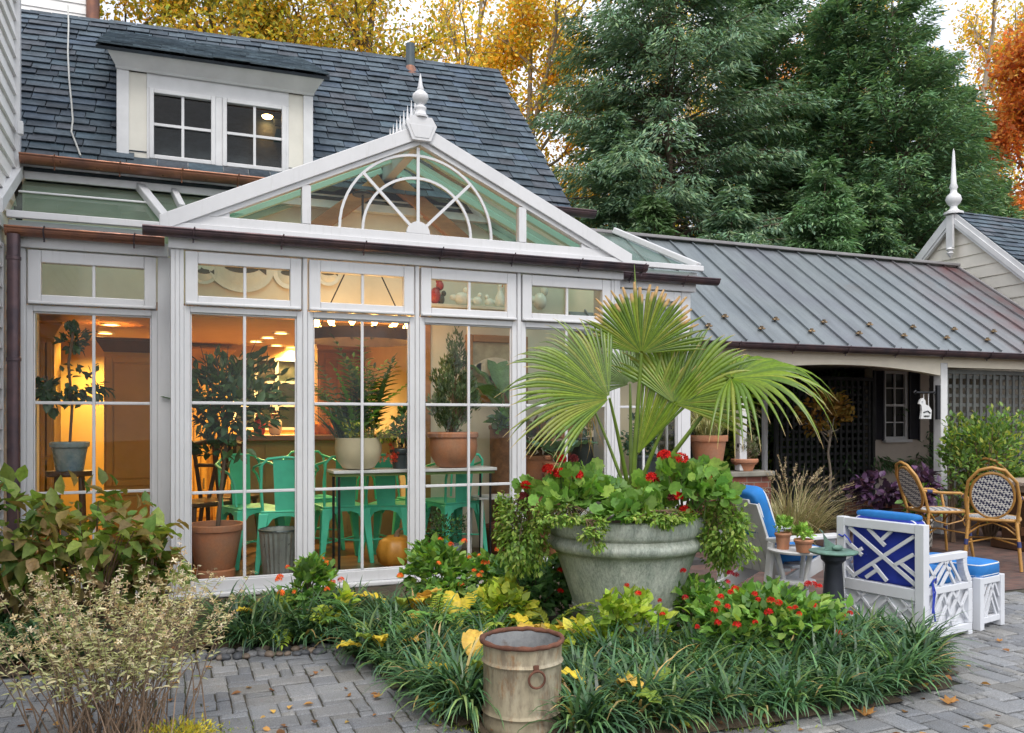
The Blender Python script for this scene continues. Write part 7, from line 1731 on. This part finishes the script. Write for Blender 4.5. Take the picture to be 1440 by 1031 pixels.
# ---- adirondack style chair with blue cushion
ad = thing('slatted_garden_chair', 'white slatted garden chair with bright blue white piped cushion behind the sundial', 'garden chair', (4.92, 6.02, 0), R(-90 + 2)); 
mb = MB()
for k in range(5): x = -.22 + k * .11; mb.hexa([(x - .05, -.20, .30), (x + .05, -.20, .30), (x + .05, -.175, .30), (x - .05, -.175, .30), (x - .05, -.44, .97 - .03 * abs(k - 2)), (x + .05, -.44, .97 - .03 * abs(k - 2)), (x + .05, -.415, .97 - .03 * abs(k - 2)), (x - .05, -.415, .97 - .03 * abs(k - 2))])
mb.build('back_slats', M['white'], ad, bevel=.004)
mb = MB()
for k in range(5): yy = -.18 + k * .115; mb.box(-.28, .28, yy, yy + .10, .33 + .02 * k, .355 + .02 * k)
mb.build('seat', M['white'], ad, bevel=.004)
for s_ in (-1, 1):
    mb = MB(); mb.box(s_ * .33 - .065, s_ * .33 + .065, -.34, .42, .60, .63); mb.build('armrest', M['white'], ad, bevel=.006)
    mb = MB(); mb.box(s_ * .32 - .02, s_ * .32 + .02, .26, .36, 0, .5995); mb.build('leg', M['white'], ad, bevel=.004)
    mb = MB(); mb.bar((s_ * .275, -.62, .03), (s_ * .275, .30, .40), .035, .12); mb.build('leg', M['white'], ad, bevel=.004)
    mb = MB(); mb.bar((s_ * .33, -.33, .599), (s_ * .30, -.36, .15), .035, .06, up=(1, 0, 0)); mb.build('leg', M['white'], ad, bevel=.004)
mb = MB(); c_ = Vector((0, -.245, .685)); dv = Vector((0, -.24, .67)).normalized()
pts_ = []
mb.blob((0, 0, 0), .235, .075, .37, 28, 18, .36)
mb.v = [tuple(c_ + Vector((v[0], 0, 0)) + dv * v[2] + Vector((0, .95, .34)) * (v[1] * (1 + .25 * math.cos(v[2] * 17)))) for v in mb.v]; bcu = mb.build('back_cushion', M['bluecloth'], ad, smooth=70)
mb = MB()
for o_ in (.055, -.04): mb.tube([tuple(c_ + Vector((a, 0, 0)) + dv * b_ + Vector((0, .95, .34)) * o_) for a, b_ in pipe_loop(.225, .358, 44, .36)], .008, 6, closed=True)
mb.build('piping', M['piping'], bcu, smooth=60)
mb = MB(); mb.blob((0, .09, .455), .255, .27, .06, 28, 12, .34); scu = mb.build('seat_cushion', M['bluecloth'], ad, smooth=70)
mb = MB(); mb.tube([(a, .09 + b_, .49) for a, b_ in pipe_loop(.245, .26)], .008, 6, closed=True); mb.build('piping', M['piping'], scu, smooth=60)
# ---- round side table + pots
st_ = thing('side_table', 'small round white side table holding two terracotta pots', 'side table', (4.76, 5.56, 0)); TZ = .555
mb = MB(); mb.lathe([(.01, TZ - .03), (.20, TZ - .03), (.228, TZ - .022), (.232, TZ - .008), (.225, TZ), (.001, TZ + .001)], 40, cap=False); mb.build('tabletop', M['white'], st_, smooth=40)
for k in range(3):
    a = .5 + 2.094 * k; mb = MB(); mb.tube([(.16 * math.cos(a), .16 * math.sin(a), TZ - .031), (.10 * math.cos(a), .10 * math.sin(a), .30), (.19 * math.cos(a), .19 * math.sin(a), 0)], [.022, .018, .016], 8); mb.build('leg', M['white'], st_, smooth=60)
mb = MB(); mb.lathe([(.01, .28), (.15, .28), (.15, .30), (.01, .30)], 24, cap=False); mb.build('shelf', M['white'], st_, smooth=40)
for px, py, d, r_, h_, lab, sd_ in ((1101, 771, 6.90, .066, .135, 'taller terracotta pot of green herbs on the left of the white side table', 3), (1130, 773, 6.74, .077, .105, 'wider low terracotta pot of small leaves on the right of the white side table', 4)):
    q = at(px, py, d); root = thing('terracotta_pot', lab, 'potted plant', (q.x, q.y, TZ + .001)); pot(root, r_, r_ * .72, h_, rim=.032, lip=.006, n=28, fill=.02); bush(root, (0, 0, h_ + .05), (.085, .075, .065), 220, LEAF, (.03, .05), [(.11, .19, .04), (.15, .23, .05)], 'leaf', seed=sd_, lumps=14, top=True)
# ---- sundial
sp_ = at(1172, 592, 6.36); sd0 = thing('sundial', 'verdigris sundial on a slim dark tapered pedestal beside the armchair', 'sundial', (sp_.x, sp_.y, 0)); SZ = .625
M['verdigris'] = pm('verdigris', (.13, .25, .20), .65, metal=.2, var=.3, vs=12, bs=50, b=.3, tint=(.09, .14, .12)); M['iron'] = pm('cast_iron', (.035, .04, .055), .5, metal=.4, var=.3, b=.15)
mb = MB(); mb.lathe([(.12, 0), (.12, .03), (.10, .05), (.09, .08), (.078, .3), (.062, .52), (.066, .535), (.09, .56), (.095, .59), (.075, SZ - .022)], 12, cap=False); mb.build('pedestal', M['iron'], sd0, smooth=30)
mb = MB(); mb.lathe([(.05, SZ - .022), (.165, SZ - .018), (.178, SZ - .008), (.176, SZ), (.165, SZ + .003), (.10, SZ - .001), (.001, SZ)], 40, cap=False); mb.build('dial_plate', M['verdigris'], sd0, smooth=40)
mb = MB(); ga = -.6; gv = Vector((math.cos(ga), math.sin(ga), 0)); gs = Vector((-math.sin(ga), math.cos(ga), 0)) * .005; o_ = Vector((0, 0, SZ + .002))
mb.prism([o_ + gv * .07 - gs, o_ - gv * .06 - gs, o_ - gv * .075 + Vector((0, 0, .13)) - gs, o_ - gv * .03 + Vector((0, 0, .07)) - gs], gs * 2); mb.tube([o_ - gv * .075 + Vector((0, 0, .13)), o_ - gv * .1 + Vector((0, 0, .16))], [.007, .003], 6); mb.blob((o_.x + .03 * gv.x, o_.y + .03 * gv.y, SZ + .022), .045, .03, .022, 12, 8); mb.build('gnomon', M['verdigris'], sd0, smooth=40)
# ---- rattan bistro chairs
M['rattan'] = pm('rattan_cane', (.42, .22, .055), .38, var=.25, vs=9, b=.05, spec=.5)
t = NT('checked_weave'); tc = t.n('ShaderNodeTexCoord'); ck = t.n('ShaderNodeTexChecker'); mp = t.n('ShaderNodeMapping'); mp.inputs['Rotation'].default_value = (.61, .2, .785); t.l(tc.outputs['Object'], mp.inputs[0]); t.l(mp.outputs[0], ck.inputs[0]); ck.inputs['Scale'].default_value = 42; ck.inputs['Color1'].default_value = (.70, .70, .66, 1); ck.inputs['Color2'].default_value = (.012, .018, .07, 1); t.principled(ck.outputs[0], .5, 0, t.bump(ck.outputs[1], .3, .004)); M['weave'] = t.mat
M['binding'] = pm('navy_binding', (.02, .03, .12), .5, b=.05)
def bistro():
    root = thing('rattan_chair', 'rattan chair', 'chair', (0, 0, 0), group='rattan bistro chairs at the table'); sh = .53; w = .26
    mb = MB(); mb.blob((0, 0, sh), w - .02, .25, .022, 28, 8, .5); mb.build('seat', M['weave'], root, smooth=60)
    mb = MB(); mb.tube([(a, b_, sh) for a, b_ in pipe_loop(w, .26, 32, .5)], .019, 8, closed=True)
    for (x, y) in ((-w, -.22), (w, -.22), (-w, .22), (w, .22)): mb.tube([(x * .96, y, sh - .02), (x * .96, y * .75, sh - .10), (x * .90, 0, sh - .145)], .010, 6); mb.tube([(x * .96, y, sh - .18), (x * .5, y, sh - .08), (0, y, sh - .03)], .010, 6)
    mb.build('seat_ring', M['rattan'], root, smooth=60)
    def by(z): return -.235 - .20 * ((z - sh) / .55) ** 1.2 if z > sh else -.235
    oval = [(0.205 * math.sin(a), .80 + .245 * math.cos(a)) for a in np.linspace(0, 6.283, 33)[:-1]]
    mb = MB(); mb.tube([(x, by(z), z) for x, z in oval], .017, 8, closed=True); mb.tube([(-.235, -.235, sh), (-.255, by(.75), .75), (-.225, by(.95), .95), (-.12, by(1.08), 1.075), (0, by(1.1), 1.105), (.12, by(1.08), 1.075), (.225, by(.95), .95), (.255, by(.75), .75), (.235, -.235, sh)], .018, 8); mb.build('back_frame', M['rattan'], root, smooth=60)
    mb = MB(); c0_ = mb.add([(0, by(.80), .80)]); ids = [mb.add([(x * .95, by(.8 + (z - .8) * .95) , .8 + (z - .8) * .95)]) for x, z in oval]
    for k in range(len(ids)): mb.face(c0_, ids[k], ids[(k + 1) % len(ids)])
    wv = mb.build('back_weave', M['weave'], root); s_ = wv.modifiers.new('thick', 'SOLIDIFY'); s_.thickness = .012
    for sx in (-1, 1):
        for sy in (-1, 1): mb = MB(); mb.tube([(sx * .225, sy * .225, sh), (sx * .25, sy * .26, .25), (sx * .27, sy * .29, 0)], [.019, .018, .016], 8); lg = mb.build('leg', M['rattan'], root, smooth=60); mb = MB(); mb.tube([(sx * .246, sy * .252, .31), (sx * .252, sy * .262, .25)], .022, 8); mb.build('binding', M['binding'], lg, smooth=60)
        mb = MB(); mb.tube([(sx * .252, by(.78), .78), (sx * .29, -.1, .76), (sx * .29, .12, .755), (sx * .27, .22, .70), (sx * .24, .235, sh)], .017, 8); ar = mb.build('armrest', M['rattan'], root, smooth=60); mb = MB(); mb.tube([(sx * .258, by(.78) + .04, .778), (sx * .268, by(.78) + .10, .773)], .022, 8); mb.build('binding', M['binding'], ar, smooth=60)
    mb = MB(); mb.tube([(-.25, -.26, .27), (0, 0, .31), (.25, .26, .27)], .010, 6); mb.tube([(.25, -.26, .27), (0, 0, .312), (-.25, .26, .27)], .010, 6); mb.build('stretcher', M['rattan'], root, smooth=60)
    return root
bc0 = bistro(); q = W(1398, 796, z=0); bc0.location = (q.x, q.y + .02, 0); bc0.rotation_euler = (0, 0, R(-52)); bc0['label'] = 'rattan chair whose woven checked oval back faces us beside the long table'
q = W(1322, 780, z=0); c2 = copy_tree(bc0, (q.x, q.y + .05, 0), R(-108), 'rattan chair seen edge on, left of the one with the visible oval back')
q = W(1398, 758, z=0); copy_tree(bc0, (q.x, q.y, 0), R(-64), 'rattan chair tucked behind the front one, its back just showing above')
# ---- long table and covered grill
q = W(1500, 770, z=0); tb = thing('garden_table', 'long grey wood garden table cut off by the right edge', 'table', (q.x, q.y, 0)); M['greywood'] = pm('greyed_wood', (.30, .24, .19), .6, var=.25, vs=3, b=.2, stretch=(.3, 4, 4))
zt = .86; mb = MB()
for k in range(6): mb.box(-1.0, 1.0, -.46 + k * .155, -.31 + k * .155 , zt - .05, zt)
mb.box(-.92, .92, -.40, .40, zt - .13, zt - .0505); tp2 = mb.build('tabletop', M['greywood'], tb, bevel=.006)
for x in (-.7, .7): mb = MB(); mb.box(x - .08, x + .08, -.3, .3, .12, zt - .1305); mb.box(x - .12, x + .12, -.42, .42, 0, .1195); mb.build('pedestal', M['darkwood'], tb, bevel=.01)
mb = MB(); mb.box(-.9, .9, -.06, .06, .2, .3); mb.build('stretcher', M['darkwood'], tb)
q = W(1446, 740, d=12.3); gr_ = thing('covered_grill', 'grill under a dark navy fabric cover behind the table at the right edge', 'grill', (q.x, q.y, 0)); mb = MB()
cols_ = 24; g = random.Random(3)
prof_ = [(.50, .05), (.49, .5), (.47, .75), (.46, .85), (.40, 1.0), (.26, 1.08), (.02, 1.10)]
for r_, z in prof_: mb.add([(r_ * .75 * math.copysign(abs(math.cos(6.283 * k / cols_)) ** .6, math.cos(6.283 * k / cols_)) * (1 + .03 * math.sin(k * 2.3)), r_ * .75 * math.copysign(abs(math.sin(6.283 * k / cols_)) ** .6, math.sin(6.283 * k / cols_)) * (1 + .03 * math.cos(k * 3.1)), z) for k in range(cols_)])
for a in range(len(prof_) - 1):
    for k in range(cols_): mb.face(a * cols_ + k, a * cols_ + (k + 1) % cols_, (a + 1) * cols_ + (k + 1) % cols_, (a + 1) * cols_ + k)
mb.build('cover', pm('navy_cover', (.018, .022, .04), .7, var=.2, b=.15), gr_, smooth=50)
mb = MB()
for x in (-.4, .4): mb.tube([(x, -.31, .06), (x, -.27, .06)], .06, 14); mb.tube([(x, .27, .06), (x, .31, .06)], .06, 14)
mb.build('wheel', M['black'], gr_)
# ================================================================== LIGHT, CAMERA
world = bpy.data.worlds.new('World'); sc.world = world; world.use_nodes = True
wn = world.node_tree.nodes; wl = world.node_tree.links
sky = wn.new('ShaderNodeTexSky'); sky.sky_type = 'NISHITA'; sky.sun_disc = False
SUN_EL, SUN_AZ = R(56), R(194)          # azimuth measured from +Y towards +X: soft hazy sun high behind the photographer
sky.sun_elevation = SUN_EL; sky.sun_rotation = SUN_AZ; sky.altitude = 50; sky.air_density = 1.4; sky.dust_density = 6.0; sky.ozone_density = 1.2
tc = wn.new('ShaderNodeTexCoord'); mp = wn.new('ShaderNodeMapping'); mp.inputs['Scale'].default_value = (1.6, 1.6, 4.0); wl.new(tc.outputs['Generated'], mp.inputs[0])
nz = wn.new('ShaderNodeTexNoise'); nz.inputs['Scale'].default_value = 1.7; nz.inputs['Detail'].default_value = 7; nz.inputs['Roughness'].default_value = .6; wl.new(mp.outputs[0], nz.inputs['Vector'])
rp0 = wn.new('ShaderNodeValToRGB'); rp0.color_ramp.elements[0].position = .30; rp0.color_ramp.elements[0].color = (.45, .45, .45, 1); rp0.color_ramp.elements[1].position = .62; rp0.color_ramp.elements[1].color = (.92, .92, .92, 1); wl.new(nz.outputs['Fac'], rp0.inputs[0])
mx = wn.new('ShaderNodeMix'); mx.data_type = 'RGBA'; wl.new(rp0.outputs[0], mx.inputs[0]); wl.new(sky.outputs[0], mx.inputs[6]); mx.inputs[7].default_value = (5.2, 5.35, 5.7, 1)   # thin bright cloud
wl.new(mx.outputs[2], wn['Background'].inputs[0]); wn['Background'].inputs[1].default_value = .15
sd = Vector((math.sin(SUN_AZ) * math.cos(SUN_EL), math.cos(SUN_AZ) * math.cos(SUN_EL), math.sin(SUN_EL)))
sl = bpy.data.lights.new('sun', 'SUN'); sl.energy = .85; sl.angle = R(24); sl.color = (1, .99, .97)
so_ = bpy.data.objects.new('sun', sl); COL.objects.link(so_); so_.rotation_euler = (-sd).to_track_quat('-Z', 'Y').to_euler(); so_.location = sd * 30
cam = bpy.data.cameras.new('camera'); co = bpy.data.objects.new('camera', cam); COL.objects.link(co)
cam.sensor_width = 36; cam.lens = FPX / 1440 * 36; cam.shift_y = (HY - 515.5) / 1440
cam.clip_end = 600; cam.clip_start = .05
co.location = (0, 0, EYE); co.rotation_euler = (R(90), 0, -YAW)
sc.camera = co
sc.view_settings.view_transform = 'Standard'; sc.view_settings.look = 'None'; sc.view_settings.gamma = 1; sc.view_settings.exposure = .95
cy = sc.cycles; cy.use_denoising = True; cy.max_bounces = 8; cy.transparent_max_bounces = 24; cy.diffuse_bounces = 4; cy.glossy_bounces = 3; cy.transmission_bounces = 4
cy.caustics_reflective = False; cy.caustics_refractive = False; cy.sample_clamp_indirect = 6
